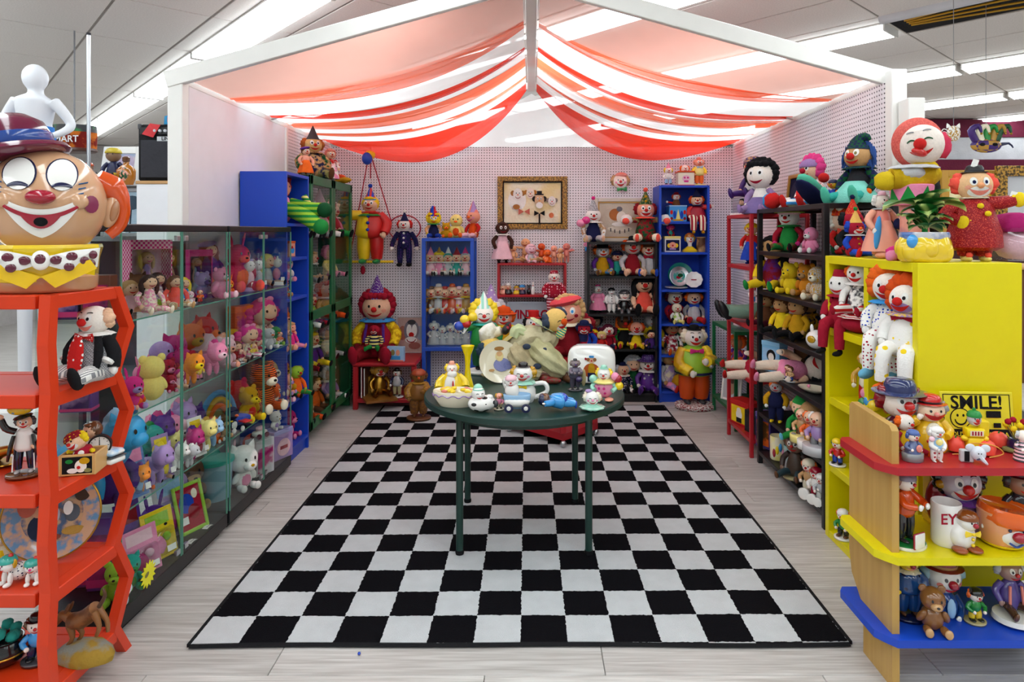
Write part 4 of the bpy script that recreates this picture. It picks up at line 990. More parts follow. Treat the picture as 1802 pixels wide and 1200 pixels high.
doll('clown_statue', 'bronzed hobo clown statue standing on the floor beside red table', (X(737, 5.55), 5.55, .016), H(80, 5.55), 10, 'stand', t='bronze', a='n:bronze:gold:20', l='n:bronze:brown:20', s='brown', k='bronze', hair=('tufts', 'brown'), hat=('cap', 'b05030'), nose='dorange', mo='brown', eye='dot', rf='gold', fat=1.5, base='brown', fin='~', cat='statue', al='fwd')
# ---- on and in the blue glass cabinet
ZC = Z(419, BY) + .001
doll('jester_doll', 'jester doll with blue and red tall hat and yellow hair on blue cabinet', L3(763, 6.22, ZC), H(40, 6.22), 10, 'sit', t='navy', a='fleshy', l='blue', s='blue', k='yellow', hair=('curls', 'yellow'), hat=('bendhat', 'v:red:blue:.9', ('brim', 'conehat_brim', 'dgreen')), rf='green', hs=1.1, nose='white')
plush('plush_toy', 'small yellow orange plush toy beside jester doll on blue cabinet', L3(785, 6.2, ZC), H(27, 6.2), 10, 'mustard', 'orange', 'catears')
plush('plush_toy', 'pale yellow plush bird in orange bib on blue cabinet', L3(803, 6.24, ZC), H(42, 6.24), 0, 'lyel', 'orange', None, belly='dorange', beak='orange')
lh = doll('clown_doll', 'long hatted clown doll with lilac hat and pink legs on blue cabinet', L3(833, 6.24, ZC), H(46, 6.24), -35, 'sit', t='dorange', a='red', l='lpink', s='lpink', k='peach', hat=('conehat', 'v:lilac:salmon:.9'), eye='dot', mo='hot', nose='orange', hs=1.25, cheek='pink')
shz = [Z(486, BY), Z(553, BY), Z(618, BY)+.036]
row = [(758, 'lpink', 'pink', 'tufts', 'tan'), (773, 'pink', 'gold', 'curls', 'yellow'), (789, 'lgrey', 'white', 'shorthair', 'teal'), (804, 'teal', 'crim', 'tufts', 'red'), (819, 'lpink', 'hot', 'shorthair', 'lgrey')]
for i, (px, c, ht_, hr_, hc) in enumerate(row):
    doll('bisque_doll', ['pale pink bisque doll, leftmost on top shelf in blue cabinet', 'bisque clown with gold cone hat in blue cabinet', 'white hatted grey bisque doll in middle of blue cabinet top shelf', 'teal bisque clown with crimson cap in blue cabinet', 'pink cone hat bisque doll at right of blue cabinet top shelf'][i], L3(px, 6.27, shz[0]), H(36, 6.27), 0, 'sit', t=c, l='white', k='skin', hair=(hr_, hc), hat=('conehat', ht_), rf='white', eye='dot', cat='doll', group='dolls on the top shelf of the blue cabinet')
for i, (px, c, c2) in enumerate(((760, 'brown', 'gold'), (772, 'lgrey', 'silver'), (783, 'red', 'gold'), (796, 'dorange', 'red'), (808, 'lpink', 'white'), (820, 'gold', 'yellow'))):
    doll('glass_clown', ['brown and gold glass clown on middle shelf of blue cabinet', 'silver glass clown second from left on middle cabinet shelf', 'red and gold glass clown on middle cabinet shelf', 'orange red glass clown in centre of cabinet shelf', 'pale pink glass clown on middle cabinet shelf', 'golden glass clown at right of middle cabinet shelf'][i], L3(px, 6.25, shz[1]), H(40 + 4*(i % 2), 6.25), 0, 'sit', t=c+'!', a=c2+'!', l=c2+'!', k='skin!', s=c+'!', hair=('tufts', c2+'!'), hat=('smallbowler', c+'!'), rf=c2+'!', eye='dot', cat='figurine', group='glass clowns on the middle shelf of the blue cabinet')
for i, (px, hh) in enumerate(((764, 40), (779, 32), (793, 36), (806, 32), (820, 34))):
    small('crystal_figure', ['large faceted crystal figure, left of the bottom cabinet shelf', 'short crystal figure second on bottom cabinet shelf', 'pointed crystal figure in middle of bottom cabinet shelf', 'silvery crystal figure beside the pointed one', 'grey crystal figure at right of bottom cabinet shelf'][i], L3(px, 6.25, shz[2]), H(hh, 6.25), 0, 'robe', 'lgrey', 'silver', 'white', ('tufts', 'lgrey'), ('smallbowler', 'silver'), '~', 'lgrey', group='crystal figures in blue cabinet')
# ---- red two tier shelf
ZR = Z(463, RY) + .001
doll('porcelain_doll', 'dark skinned porcelain doll in white lace dress on red shelf', L3(884, 6.3, ZR), H(70, 6.3), 12, 'stand', t='lpink', a='dskin', l='dskin', s='black', k='dskin', hair=('shorthair', 'dskin'), dress='lpink', nose=None, mo='dred', eye='white', hd='dskin', cat='doll', hs=1.15, rf='white')
kp = [(903, 30, 'stand', 'fleshy', 6.3), (925, 42, 'stand', 'fleshy', 6.36), (934, 30, 'sit', 'lpink', 6.28), (953, 34, 'stand', 'dorange', 6.33), (963, 22, 'sit', 'orange', 6.28), (975, 30, 'stand', 'peach', 6.32), (986, 26, 'stand', 'fleshy', 6.27), (997, 34, 'stand', 'salmon', 6.33)]
kl = ['orange skinned baby doll standing nearest porcelain doll on red shelf', 'tallest baby doll standing at back of red shelf', 'small seated baby doll in pale clothes on red shelf', 'deep orange baby doll standing in middle of red shelf', 'smallest orange seated baby doll on red shelf', 'peach baby doll with pink wings on red shelf', 'little light baby doll near right end of red shelf', 'pink baby doll at right end of red shelf']
for i, (px, hp, po, c, yy) in enumerate(kp):
    d_ = doll('baby_doll', kl[i], L3(px, yy, ZR), H(hp, yy), (-1)**i*12, po, t=c+'~' if i != 2 else 'lgrey', a=c+'~', l=c+'~', s=c+'~', k=c+'~', hair=('shorthair', c+'~') if i == 2 else None, nose=None, eye='dot', mo='crim', hs=1.5, cat='doll', group='baby dolls on the red shelf', ar='out' if i % 2 else 'down', fat=1.1)
    if i in (5, 7):
        for s in (-1, 1): put(d_, 'wing', 'petal', 'pink', (s*.1, .12, .6), (.3, .2, .3), (0, R(s*50), 0))
for px, lb in ((915, 'baby doll lying on its back on red shelf, left one'), (943, 'baby doll lying face up beside middle of red shelf')):
    doll('baby_doll', lb, (X(px, 6.27)-.06, 6.27, ZR+.03), H(34, 6.27), 0, 'stand', t='tan~', k='fleshy~', s='fleshy~', nose=None, eye='dot', hs=1.3, cat='doll', group='baby dolls lying on the red shelf', rot=(R(-88), 0, R(-80)))
ZR2 = Z(519, RY) + .001
for i, (px, hp, c, c2, hh, lb) in enumerate(((885, 17, 'peach', 'lgrey', 'smallbowler', 'tiny salt shaker head with grey cap on red shelf'), (894, 19, 'black', 'white', 'bowler', 'tiny black capped head shaker on red shelf'), (909, 15, 'yellow', 'mustard', 'cap', 'tiny yellow figure on second red shelf'), (919, 17, 'navy', 'sky', 'cap', 'tiny blue figure on second red shelf'))):
    f_ = thing('shaker', lb, 'figurine', L3(px, 6.32, ZR2), 0, H(hp, 6.32)); MB().lathe([(.36, 0), (.42, .1), (.3, .4), (.2, .5), (0, .52)], 14).build('body', c+'!', f_)
    head_on(f_, (0, 0, .62), .3, 'skin', None, (hh, c2), 'red', 'red', None, 'dot', fin='!')
for px, m_, lb in ((931, 'black!', 'small black glass bottle on second red shelf'), (938, 'white!', 'small white bowling pin shaped bottle on second red shelf')):
    f_ = thing('bottle', lb, 'bottle', L3(px, 6.3, ZR2)); q = H(22 if 'white' in m_ else 14, 6.3)
    MB().lathe([(.016, 0), (.022, .2*q), (.018, .5*q), (.008, .68*q), (.012, .85*q), (.006, q*.97), (0, q)], 14).build('glass_body', m_, f_); MB().lathe([(.009, .66*q), (.0095, .7*q), (.008, .73*q)], 12).build('neck_band', 'red!', f_)
for k in range(3):
    f_ = thing('shot_glass', ['left clear shot glass at back of second red shelf', 'middle clear shot glass at back of second red shelf', 'right clear shot glass at back of second red shelf'][k], 'glass', L3(911 + 10*k, 6.4, ZR2)); MB().lathe([(.018, 0), (.024, .075), (.022, .075), (.016, .008), (0, .008)], 14).build('glass_body', 'plastic', f_); MB().lathe([(.0245, .07), (.025, .078), (.023, .078)], 14).build('rim', ('black', 'purple', 'black')[k]+'~', f_)
pk = doll('clown_doll', 'pink and white clown doll with frilly ruff sitting on red shelf edge', L3(972, 6.2, ZR2-.02), H(70, 6.2), 0, 'stand', t='d:crim:lpink:16', a='d:crim:lpink:16', l='s:crim:lpink:14', s='lpink', k='face', hat=('fez', 'd:crim:lpink:4'), rf='lpink', eye='dot', nose='red', hd='white', fat=1.35, ar='down', cheek='pink')
pk.location.z = Z(548, 6.2)
pk.location.y = 6.14; pk.location.x = X(975, 6.14)
sg = thing('sign', 'framed grey sign with red lettering standing under red shelf', 'sign', (X(936, 6.3), 6.3, .51), 0)
sw_, sh_ = H(86, 6.3), Z(531, 6.3) - .51
MB().box(-sw_/2, sw_/2, 0, .012, 0, sh_, .002).build('panel', 'b4bcc8~', sg, False)
for q in (-1, 1): MB().box(q*sw_/2, q*(sw_/2-.012), -.006, .0, 0, sh_).build('frame_bar', 'c4ccd8~', sg, False)
MB().box(-sw_/2+.012, sw_/2-.012, -.006, 0, sh_-.012, sh_).build('frame_bar', 'c4ccd8~', sg, False)
text(sg, 'lettering', 'VINTAGE', .115, 'crim', (0, -.003, sh_-.16), (R(90), 0, 0), .004, sx=.85); text(sg, 'lettering', 'CIRCUS', .115, 'crim', (0, -.003, sh_-.31), (R(90), 0, 0), .004, sx=.85)
# ---- black bookcase
ZK = [Z(426, BFY), Z(486, BFY), Z(553, BFY), Z(615, BFY), .083]; ZK = [z+.001 for z in ZK]
gh = doll('clown_doll', 'grey cone hat clown holding pink balloons on black bookcase', L3(1044, 6.25, ZK[0]), H(55, 6.25), 0, 'sit', t='navy', a='n:tan:white:12', l='lgrey', s='skin', k='white', hair=None, hat=('conehat', 'n:grey:lgrey:8', POM('hot')), eye='dot', rf='white', hs=1.0, al='down')
for x_, z_, c in ((-.34, .52, 'pink!'), (-.2, .6, 'hot!')): put(gh, 'balloon', 'ball', c, (x_, -.2, z_), .11); MB().tube([(x_, -.2, z_-.1), (-.22, -.25, .1)], .006, 5).build('string', 'grey', gh)
doll('finger_puppet', 'tiny yellow haired clown at the edge of black bookcase top', L3(1033, 6.16, ZK[0]-.09), H(24, 6.16), 0, 'stand', t='pink', l='sky', k='face', hair=('curls', 'yellow'), s='blue', eye='dot', hs=1.4)
pc = doll('clown_doll', 'big patterned clown with cone hat and white fur cuffs on black bookcase', L3(1136, 6.25, ZK[0]), H(66, 6.25), -5, 'sit', t='n:dgreen:dred:14', a='n:olive:dred:14', l='n:dgreen:red:14', s='coral', k='peach', hair=('tufts', 'dred'), hat=('conehat', 'n:dgreen:olive:5', POM('coral'), ('pompoms', 'conedots', 'mustard')), mz='white', rf='coral', ar='out', hd='white', hs=.95, fat=1.1)
for s in (-1, 1): put(pc, 'cuff', 'lump', 'white', (s*.4, -.07, .5), .12); put(pc, 'pompom', 'lump', 'coral', (s*.42, -.2, .47), .07); put(pc, 'cuff', 'lump', 'cream', (s*.19, -.4, .1), .09)
doll('clown_doll', 'purple plush clown with yellow dungarees on top shelf of black bookcase', L3(1060, 6.3, ZK[1]), H(50, 6.3), 5, 'sit', t='mustard', a='purple', l='n:mustard:sky:10', s='brown', k='lgrey', hat=('brimhat', 'black'), hair=('tufts', 'orange'), mz='white', eye='dot', nose='orange')
doll('clown_doll', 'little teal clown doll in blue cap in black bookcase', L3(1086, 6.34, ZK[1]), H(38, 6.34), 0, 'sit', t='teal', l='navy', k='skin', hat=('cap', 'navy'), hair=('shorthair', 'brown'), eye='dot', hd='white')
doll('clown_doll', 'hobo clown doll with crimson shirt and grey coat, bowler hat, legs dangling', L3(1113, 6.26, ZK[1]), H(60, 6.26), 0, 'sit', t='dred', a='lgrey', l='skin', s='skin', k='d8c8b8', hair=('tufts', 'dorange'), hat=('smallbowler', 'black'), mz='lgrey', mo='red', eye='dot', nose='^red')
doll('clown_doll', 'clown in gold trousers and pink bow tie at right of bookcase shelf', L3(1142, 6.28, ZK[1]), H(54, 6.28), -12, 'sit', t='lgrey', a='n:gold:yellow:14~', l='gold~', s='blue', k='skin', hair=('tufts', 'brown'), hat=('cap', 'brown'), mz='white', bow='crim', eye='dot', bigf=1.2)
doll('doll', 'pink gowned doll with white hair on second black shelf', L3(1052, 6.3, ZK[2]), H(46, 6.3), 8, 'stand', t='pink', a='pink', dress='pink', l='pink', k='face', hair=('shorthair', 'lgrey'), hat=('fez', 'hot'), s='black', rf='lgrey', fat=1.2, cat='doll')
doll('pierrot_figurine', 'white ceramic pierrot with black skullcap on second black shelf', L3(1076, 6.28, ZK[2]), H(42, 6.28), 0, 'stand', t='white', l='white', k='white', s='white', hat=('cap', 'black'), rf='white', bt='black', eye='dot', nose=None, fin='!', cat='figurine', fat=1.25, mo='crim')
doll('pierrot_figurine', 'black suited pierrot figurine seated on a stand, second black shelf', L3(1099, 6.28, ZK[2]), H(36, 6.28), 0, 'dangle', t='black', l='dgrey', k='face', s='black', hat=('cap', 'dgrey'), rf='white', eye='dot', nose=None, fin='!', cat='figurine')
rd = doll('rag_doll', 'large doll with red shirt, black hair and black boots in bookcase', L3(1133, 6.27, ZK[2]), H(60, 6.27), 0, 'sit', t='coral', a='skin', l='skin', s='black', k='skin', hair=('longhair', 'black'), hat=('cap', 'black'), eye='dot', nose='^red', mo='brown', bigf=1.9, hs=1.1, cat='doll', fat=1.1)
r3 = [(1044, 50, 'crim', 'crim', ('tufts', 'navy'), ('brimhat', 'navy'), 'skin', 'red and navy doll with wide hat at back left of third shelf', 6.38), (1045, 28, 'dred', 'crim', ('curls', 'yellow'), None, 'crim', 'small yellow haired clown at left of third black shelf', 6.2),
 (1070, 38, 'crim', 'navy', ('bunches', 'burg'), None, 'face', 'black haired clown with big red nose on third black shelf', 6.22), (1059, 26, 'red', 'lyel', ('curls', 'lyel'), None, 'skin', 'tiny blond clown between two bigger dolls on third shelf', 6.18), (1098, 50, 'black', 'yellow', ('yarn', 'orange'), ('cap', 'brown'), 'brown', 'scarecrow doll with orange yarn hair on third black shelf', 6.3),
 (1120, 42, 'yellow', 'yellow', ('tufts', 'dorange'), None, 'peach', 'bald clown with orange side puffs on third black shelf', 6.24), (1148, 54, 'yellow', 'mustard', ('shorthair', 'lgrey'), None, 'lgrey', 'grey haired doll in yellow robe at right of third shelf', 6.34), (1146, 30, 'violet', 'navy', ('shorthair', 'black'), None, 'skin', 'small violet pierrot seated at right end of third shelf', 6.18)]
for i, (px, hp, c, c2, hr_, ht_, kk, lb, yy) in enumerate(r3):
    doll('clown_doll', lb, L3(px, yy, ZK[3]), H(hp, yy), (5, -5)[i % 2], 'sit', t=c, l=c2, k=kk, hair=hr_, hat=ht_, eye='dot', mz='white' if kk in ('peach', 'crim') else None, rf={2: 'crim', 5: 'lgrey', 4: 'yellow'}.get(i), s=('black', 'crim', 'red', 'red', 'crim', 'mustard', 'black', 'black')[i], nose='^red' if i in (2, 5, 4) else 'red', hs=1.2 if i in (2, 5) else 1, a=('blue', 'crim', 'crim', 'red', 'green', 'black', 'yellow', 'violet')[i])
doll('clown_doll', 'silver haired doll in blue and white check on lowest black shelf', L3(1096, 6.24, ZK[4]), H(44, 6.24), 10, 'sit', t='d:navy:white:18', l='d:white:navy:18', k='skin', hair=('tufts', 'lgrey'), hat=('smallbowler', 'navy'), rf='white', eye='dot')
doll('clown_doll', 'grey haired doll in dark green on lowest black shelf', L3(1114, 6.3, ZK[4]), H(52, 6.3), 0, 'sit', t='dgreen', l='dark', k='skin', hair=('curls', 'lgrey'), eye='dot', nose=None, cat='doll')
doll('jester_doll', 'purple satin jester with wide white collar on lowest black shelf', L3(1140, 6.24, ZK[4]), H(56, 6.24), -8, 'sit', t='d:purple:lgrey:9~', a='purple~', l='d:purple:lgrey:9~', s='violet~', k='face', hat=('brimhat', 'd:violet:lilac:4~'), rf='white', mz='white', eye='dot', bigf=1.2)
# ---- blue bookcase (right)
ZB = [Z(326, BFY)] + [Z(y, BFY) for y in (390, 444, 510, 570, 625)] + [.103]; ZB = [z+.001 for z in ZB]
BX = X(1204, BFY)
small('clown_figurine', 'little white and lilac clown figurine on top of blue bookcase', L3(1176, 6.26, ZB[0]), H(34, 6.26), 0, 'man', 'white', 'lblue', 'face', ('tufts', 'yellow'), ('conehat', 'pink'), base='lilac')
jb = thing('music_box', 'cream jack in the box with red roof on top of blue bookcase', 'toy', L3(1205, 6.25, ZB[0])); q = H(28, 6.25)
MB().box(-q/2, q/2, -q*.4, q*.4, 0, q*.82, .004).build('box', 'cream~', jb, False); MB().box(-q*.54, q*.54, -q*.44, q*.44, q*.82, q*.92, .003).build('lid', 'dorange~', jb, False); MB().box(-q*.52, q*.52, -q*.42, q*.42, 0, q*.06, .002).build('foot_band', 'red~', jb, False)
prints(jb, [('o', .5, .5, .26, .24, 'lpink'), ('o', .4, .55, .06, .07, 'hot'), ('o', .6, .55, .06, .07, 'hot'), ('b', .5, .3, .14, .06, 'hot')], q, q*.9, -q*.4); head_on(jb, (0, 0, q*1.08), q*.24, 'face', ('tufts', 'orange'), None, 'red', 'red', None, 'dot')
doll('clown_figurine', 'yellow jacketed clown figurine standing on top of blue bookcase', L3(1230, 6.25, ZB[0]), H(45, 6.25), 0, 'stand', t='lyel', a='yellow', l='orange', s='mustard', k='peach', hair=('tufts', 'peach'), hat=('smallbowler', 'salmon'), bow='lblue', fin='~', base='lyel', fat=1.4, cat='figurine', hs=1.2)
tin = thing('jack_in_the_box', 'blue printed tin jack in the box on blue bookcase top shelf', 'toy', L3(1190, 6.26, ZB[1])); q = H(30, 6.26)
MB().box(-q/2, q/2, -q/2, q/2, 0, q*.94, .003).build('tin', 'sky~', tin, False); MB().box(-q*.52, q*.52, -q*.52, q*.52, q*.88, q*.95, .002).build('rim', 'lblue~', tin, False)
prints(tin, [('o', .12, .6, .08, .14, 'red'), ('o', .88, .6, .08, .14, 'red'), ('o', .12, .2, .08, .1, 'dred'), ('o', .88, .2, .08, .1, 'dred'), ('t', .5, .45, .14, .35, 'lyel'), ('b', .5, .1, .3, .05, 'mustard'), ('o', .3, .45, .09, .25, 'blue'), ('o', .7, .45, .09, .25, 'blue')], q, q*.9, -q/2)
MB().lathe([(q*.25, q*.95), (q*.2, q*1.2), (q*.1, q*1.35)], 12).build('puppet_body', 'brown', tin); head_on(tin, (0, 0, q*1.45), q*.2, 'face', ('tufts', 'dorange'), ('bowler', 'dred'), 'red', 'red', None, 'dot')
for s in (-1,): MB().tube([(s*q*.2, 0, q*1.1), (s*q*.5, -q*.1, q*1.15)], [q*.07, q*.05], 7).build('puppet_arm', 'red', tin); put(tin, 'puppet_hand', 'ball', 'face', (-q*.56, -q*.1, q*1.16), q*.07)
doll('clown_doll', 'red satin clown with striped legs dangling off blue bookcase shelf', L3(1226, 6.2, ZB[1]), H(44, 6.2), -5, 'dangle', t='crim~', a='red~', l='v:crim:cream:9', s='mustard', k='skin', hair=('tufts', 'dorange'), hat=('conehat', 'navy', ('brim', 'conehat_brim', 'black')), rf='navy', fat=1.5, hs=.95, mz='white', eye='dot', bigf=1.2, al='out', hd='face')
carton('toy_box', 'white framed toy theatre box with clown picture on blue shelf', L3(1182, 6.24, ZB[2]), H(28, 6.24), .09, H(27, 6.24), 0, 'white~', top='lyel~', panel='navy', shapes=[('o', .28, .42, .12, .14, 'yellow'), ('o', .72, .42, .12, .14, 'yellow'), ('o', .5, .45, .22, .2, 'peach'), ('o', .5, .42, .06, .06, 'red'), ('b', .5, .2, .2, .05, 'lilac')])
doll('clown_doll', 'small pink headed plush clown lying on toy theatre box', L3(1180, 6.27, ZB[2]+H(27, 6.24)+.004), H(19, 6.27), 10, 'sit', t='teal', l='red', k='hot', hair=('tufts', 'hot'), eye='dot', mz='pink', a='crim', hs=1.4)
bu = thing('clown_bust', 'white faced clown bust in yellow ruffle on blue bookcase', 'figurine', L3(1214, 6.22, ZB[2])); q = H(22, 6.22)
MB().lathe([(q*.6, 0), (q*.62, q*.12), (q*.4, q*.3), (q*.2, q*.45)], 20, wob=.1, nw=7).build('ruffle', 'yellow!', bu); MB().lathe([(q*.17, q*.4), (q*.16, q*.62), (q*.2, q*.7)], 12).build('neck', 'white!', bu); head_on(bu, (0, 0, q*1.05), q*.36, 'white', ('tufts', 'mustard'), ('cap', 'n:dorange:gold:4'), 'red', 'red', None, 'dot', fin='!', sq=(.9, .9, 1.15))
va = thing('vase', 'small brown ceramic vase at right of blue bookcase shelf', 'vase', L3(1234, 6.24, ZB[2])); q = H(26, 6.24)
MB().lathe([(.3*q, 0), (.36*q, .3*q), (.3*q, .8*q), (.34*q, q), (.3*q, q), (.26*q, .85*q), (0, .2*q)], 18).build('body', 'n:brown:tan:9!', va); MB().lathe([(.35*q, .95*q), (.37*q, q), (.34*q, q*1.02)], 18).build('rim', 'tan!', va)
plate('teal square backed plate at rear of blue bookcase shelf', (X(1196, 6.4), 6.36, ZB[3]), H(22, 6.36), 0, 12, 'teal!', 'dgreen!')
plate('round silver tin lid leaning in blue bookcase shelf', (X(1196, 6.3), 6.3, ZB[3]+.02), H(17, 6.3), 0, 14, 'silver*', 'n:lgrey:teal:30~', [('o', .45, .45, .12, .08, 'crim'), ('o', .55, .55, .14, .1, 'dgreen')], 'silver*')
bs_ = thing('ribbed_dish', 'white ribbed shell dish leaning in blue bookcase', 'dish', (X(1221, 6.22), 6.22, ZB[3]+.004), rot=(R(65), 0, R(-15))); q = H(15, 6.22)
MB().lathe([(q*.4, 0), (q, q*.3), (q*.98, q*.36), (q*.4, q*.12), (0, q*.1)], 40, Matrix.Translation((0, q, 0)), wob=.06, nw=10).build('bowl', 'white!', bs_); MB().box(-q*.3, q*.3, q*.95, q*1.05, q*.25, q*.27).build('label', 'crim', bs_, False)
pf = thing('plate', 'flat white plate lying on the third shelf of blue bookcase', 'plate', L3(1190, 6.24, ZB[3])); MB().lathe([(.05, 0), (H(20, 6.24), .014), (H(20, 6.24), .018), (.05, .006), (0, .006)], 30).build('rim', 'white!', pf); MB().lathe([(.045, .0065), (.045, .0075), (0, .0075)], 24).build('centre', 'cream!', pf)
doll('clown_doll', 'clown with white bowler hat at back left of blue bookcase shelf', L3(1187, 6.33, ZB[4]), H(50, 6.33), 5, 'sit', t='crim', l='dred', k='cream', hair=('tufts', 'burg'), hat=('bowler', 'white'), mz='white', eye='white', nose='^red', hd='dred', hs=1.15)
doll('clown_doll', 'white baby clown with yellow feet in front on blue bookcase', L3(1191, 6.2, ZB[4]), H(32, 6.2), 0, 'sit', t='n:white:lime:6', a='white', l='lyel', s='lyel', k='cream', hair=None, hat=None, eye='dot', mo='red', hs=1.2, bigf=1.3)
doll('clown_doll', 'orange haired clown in blue waistcoat and red shoes on blue bookcase', L3(1221, 6.26, ZB[4]), H(50, 6.26), -5, 'sit', t='lgrey', a='grey', l='red', s='crim', k='skin', hair=('tufts', 'orange'), hat=('smallbowler', 'dred'), mz='white', bow='blue', eye='dot', nose='navy', bigf=1.2)
doll('doll', 'brown haired doll in floral dress on fifth blue shelf', L3(1182, 6.28, ZB[5]), H(50, 6.28), 8, 'sit', t='n:white:crim:9', l='n:white:crim:9', k='b08060', hair=('shorthair', 'brown'), eye='dot', nose=None, s='dorange', cat='doll', bigf=1.2)
doll('doll', 'hooded green velvet doll on fifth blue bookcase shelf', L3(1202, 6.3, ZB[5]), H(48, 6.3), 0, 'sit', t='dgreen', l='dgreen', k='skin', hat=('bonnet', 'dgreen'), eye='dot', nose=None, cat='doll', bt='gold')
doll('doll', 'lime haired doll in pale green dress on fifth blue shelf', L3(1228, 6.27, ZB[5]), H(52, 6.27), -10, 'sit', t='khaki', l='khaki', k='tan', hair=('curls', 'b9b83a'), eye='dot', nose=None, cat='doll', hs=1.1)
doll('doll', 'grey haired pastel doll slumped at bottom of blue bookcase', L3(1178, 6.28, ZB[6]), H(66, 6.28), 30, 'sit', t='n:lilac:cream:6', a='lgrey', l='n:lilac:pink:8', s='red', k='tan', hair=('tufts', 'grey'), eye='dot', cat='doll')
pm_ = thing('pumpkin_pot', 'ribbed mustard cloth pumpkin at bottom of blue bookcase', 'toy', L3(1201, 6.2, ZB[6])); MB().lathe([(.03, 0), (.085, .03), (.1, .08), (.075, .13), (.02, .15), (0, .15)], 32, wob=.06, nw=8).build('body', 'mustard', pm_); MB().tube([(0, 0, .14), (.01, 0, .18)], [.014, .01], 6).build('stalk', 'brown', pm_)
bst = doll('clown_statue', 'tall standing clown in yellow jacket and orange satin trousers on floor', L3(1221, 5.98, .001), H(130, 5.98), 0, 'stand', t='lime~', a='n:yellow:mustard:6~', l='dorange~', s='dgrey', k='face', hair=('tufts', 'cream'), hat=('smallbowler', 'black'), mz='white', bow='hot', rf=None, base='n:dred:white:9', fat=1.55, hs=.9, ar='lap', al='fwd', brow='black')
put(bst, 'collar', 'ruff', 'yellow~', (0, 0, .75), (.17, .16, .12)); put(bst, 'bell', 'ball', 'silver*', (.14, -.26, .58), .03)
MB().lathe([(.21, .455), (.23, .45), (.2, .47)], 20, Matrix.Translation((0, 0, .0))).build('jacket_hem', 'navy', bst)
# ================================================================ THINGS ON THE ROUND TABLE
TZ1 = TZ + .001
def tp(px, Y): return (X(px, Y), Y, TZ1)
v = thing('vase', 'tall slim yellow glass vase on the green table', 'vase', tp(823, 3.5)); q = H(82, 3.5); w_ = H(14, 3.5)
MB().lathe([(w_*.95, 0), (w_*.9, q*.05), (w_*.42, q*.35), (w_*.3, q*.55), (w_*.42, q*.8), (w_*.8, q*.97), (w_*.85, q), (w_*.78, q), (w_*.36, q*.8), (w_*.2, q*.5), (0, q*.4)], 28).build('body', 'f0d800!', v); MB().lathe([(w_*.98, 0), (w_, .006), (w_*.95, .012)], 28).build('foot', 'd8c000!', v)
yf = thing('clown_figurine', 'yellow coated clown figurine with white beard at left of table', 'figurine', tp(795, 3.42), 10); q = H(58, 3.42)
MB().lathe([(.42*q, 0), (.4*q, .15*q), (.33*q, .45*q), (.22*q, .68*q), (.1*q, .78*q), (0, .8*q)], 20, sy=.75).build('coat', 'yellow!', yf); MB().lathe([(.2*q, .0), (.22*q, .2*q), (.16*q, .5*q), (.1*q, .62*q)], 14, Matrix.Translation((-.05*q, -.17*q, .02*q)), sy=.6).build('apron', 'white!', yf)
head_on(yf, (0, -.04*q, .84*q), .17*q, 'face', ('tufts', 'yellow'), ('smallbowler', 'peach'), 'salmon', 'red', 'white', 'dot', fin='!'); put(yf, 'beard', 'ball', 'white!', (0, -.17*q, .7*q), (.15*q, .09*q, .12*q))
for s in (-1, 1): MB().tube([(s*.2*q, 0, .62*q), (s*.38*q, -.05*q, .45*q), (s*.4*q, -.16*q, .3*q)], [.1*q, .11*q, .13*q], 10, sub=3).build('sleeve', 'yellow!', yf)
put(yf, 'drum', 'ball', 'n:khaki:olive:6!', (.22*q, -.3*q, .2*q), .15*q); put(yf, 'shoe', 'ball', 'lilac!', (-.18*q, -.28*q, .06*q), (.14*q, .2*q, .07*q)); put(yf, 'tie', 'ball', 'red!', (.02*q, -.33*q, .42*q), (.025*q, .02*q, .12*q))
op = thing('ornament_ball', 'small blue glass ball ornament beside the yellow vase', 'ornament', tp(822, 3.36)); q = H(7, 3.3); put(op, 'ball', 'ballhi', 'sky!', (0, 0, q), q); MB().lathe([(q*.3, q*1.9), (q*.3, q*2.15), (0, q*2.2)], 10).build('cap', 'silver*', op)
cdh = thing('candy_dish', 'white oval dish with drip glaze and yellow candies on table', 'dish', tp(803, 3.24), -6); q = H(42, 3.24)
MB().lathe([(q*.7, 0), (q*.95, q*.35), (q*1.0, q*.6), (q*.97, q*.64), (q*.9, q*.6), (q*.6, q*.2), (0, q*.2)], 36, sy=.62).build('bowl', 'cream!', cdh)
MB().tube([(q*1.0*cos(a), q*.62*sin(a), q*.42 + q*.1*abs(sin(a*7))) for a in [2*pi*k/72 for k in range(73)]], q*.025, 5).build('drip_glaze', 'lilac!', cdh)
rr = random.Random(2); 
for k in range(26):
    a = rr.random()*2*pi; d = sqrt(rr.random())*.75
    put(cdh, 'candy', 'lump', ('yellow~', 'lyel~', 'yellow~', 'salmon~')[k % 4], (q*d*cos(a), q*.55*d*sin(a), q*(.55 + .16*(1-d)+.03*rr.random())), (q*.15, q*.11, q*.07), (0, 0, a))
wf = thing('flower_bud', 'yellow paper flower bud at the edge of the candy dish', 'ornament', tp(839, 3.3)); 
for k in range(5): put(wf, 'petal', 'petal', 'yellow~', (0, 0, .02), (.05, .06, .06), (R(25), 0, 2*pi*k/5))
put(wf, 'heart', 'ball', 'mustard~', (0, 0, .03), .012)
eg = thing('clown_egg', 'white egg shaped clown dish with black spots at table front', 'figurine', tp(848, 3.13), 20); q = H(24, 3.13)
put(eg, 'body', 'ballhi', 'd:white:black:1.3!', (0, 0, q*.6), (q*1.05, q*.75, q*.6)); 
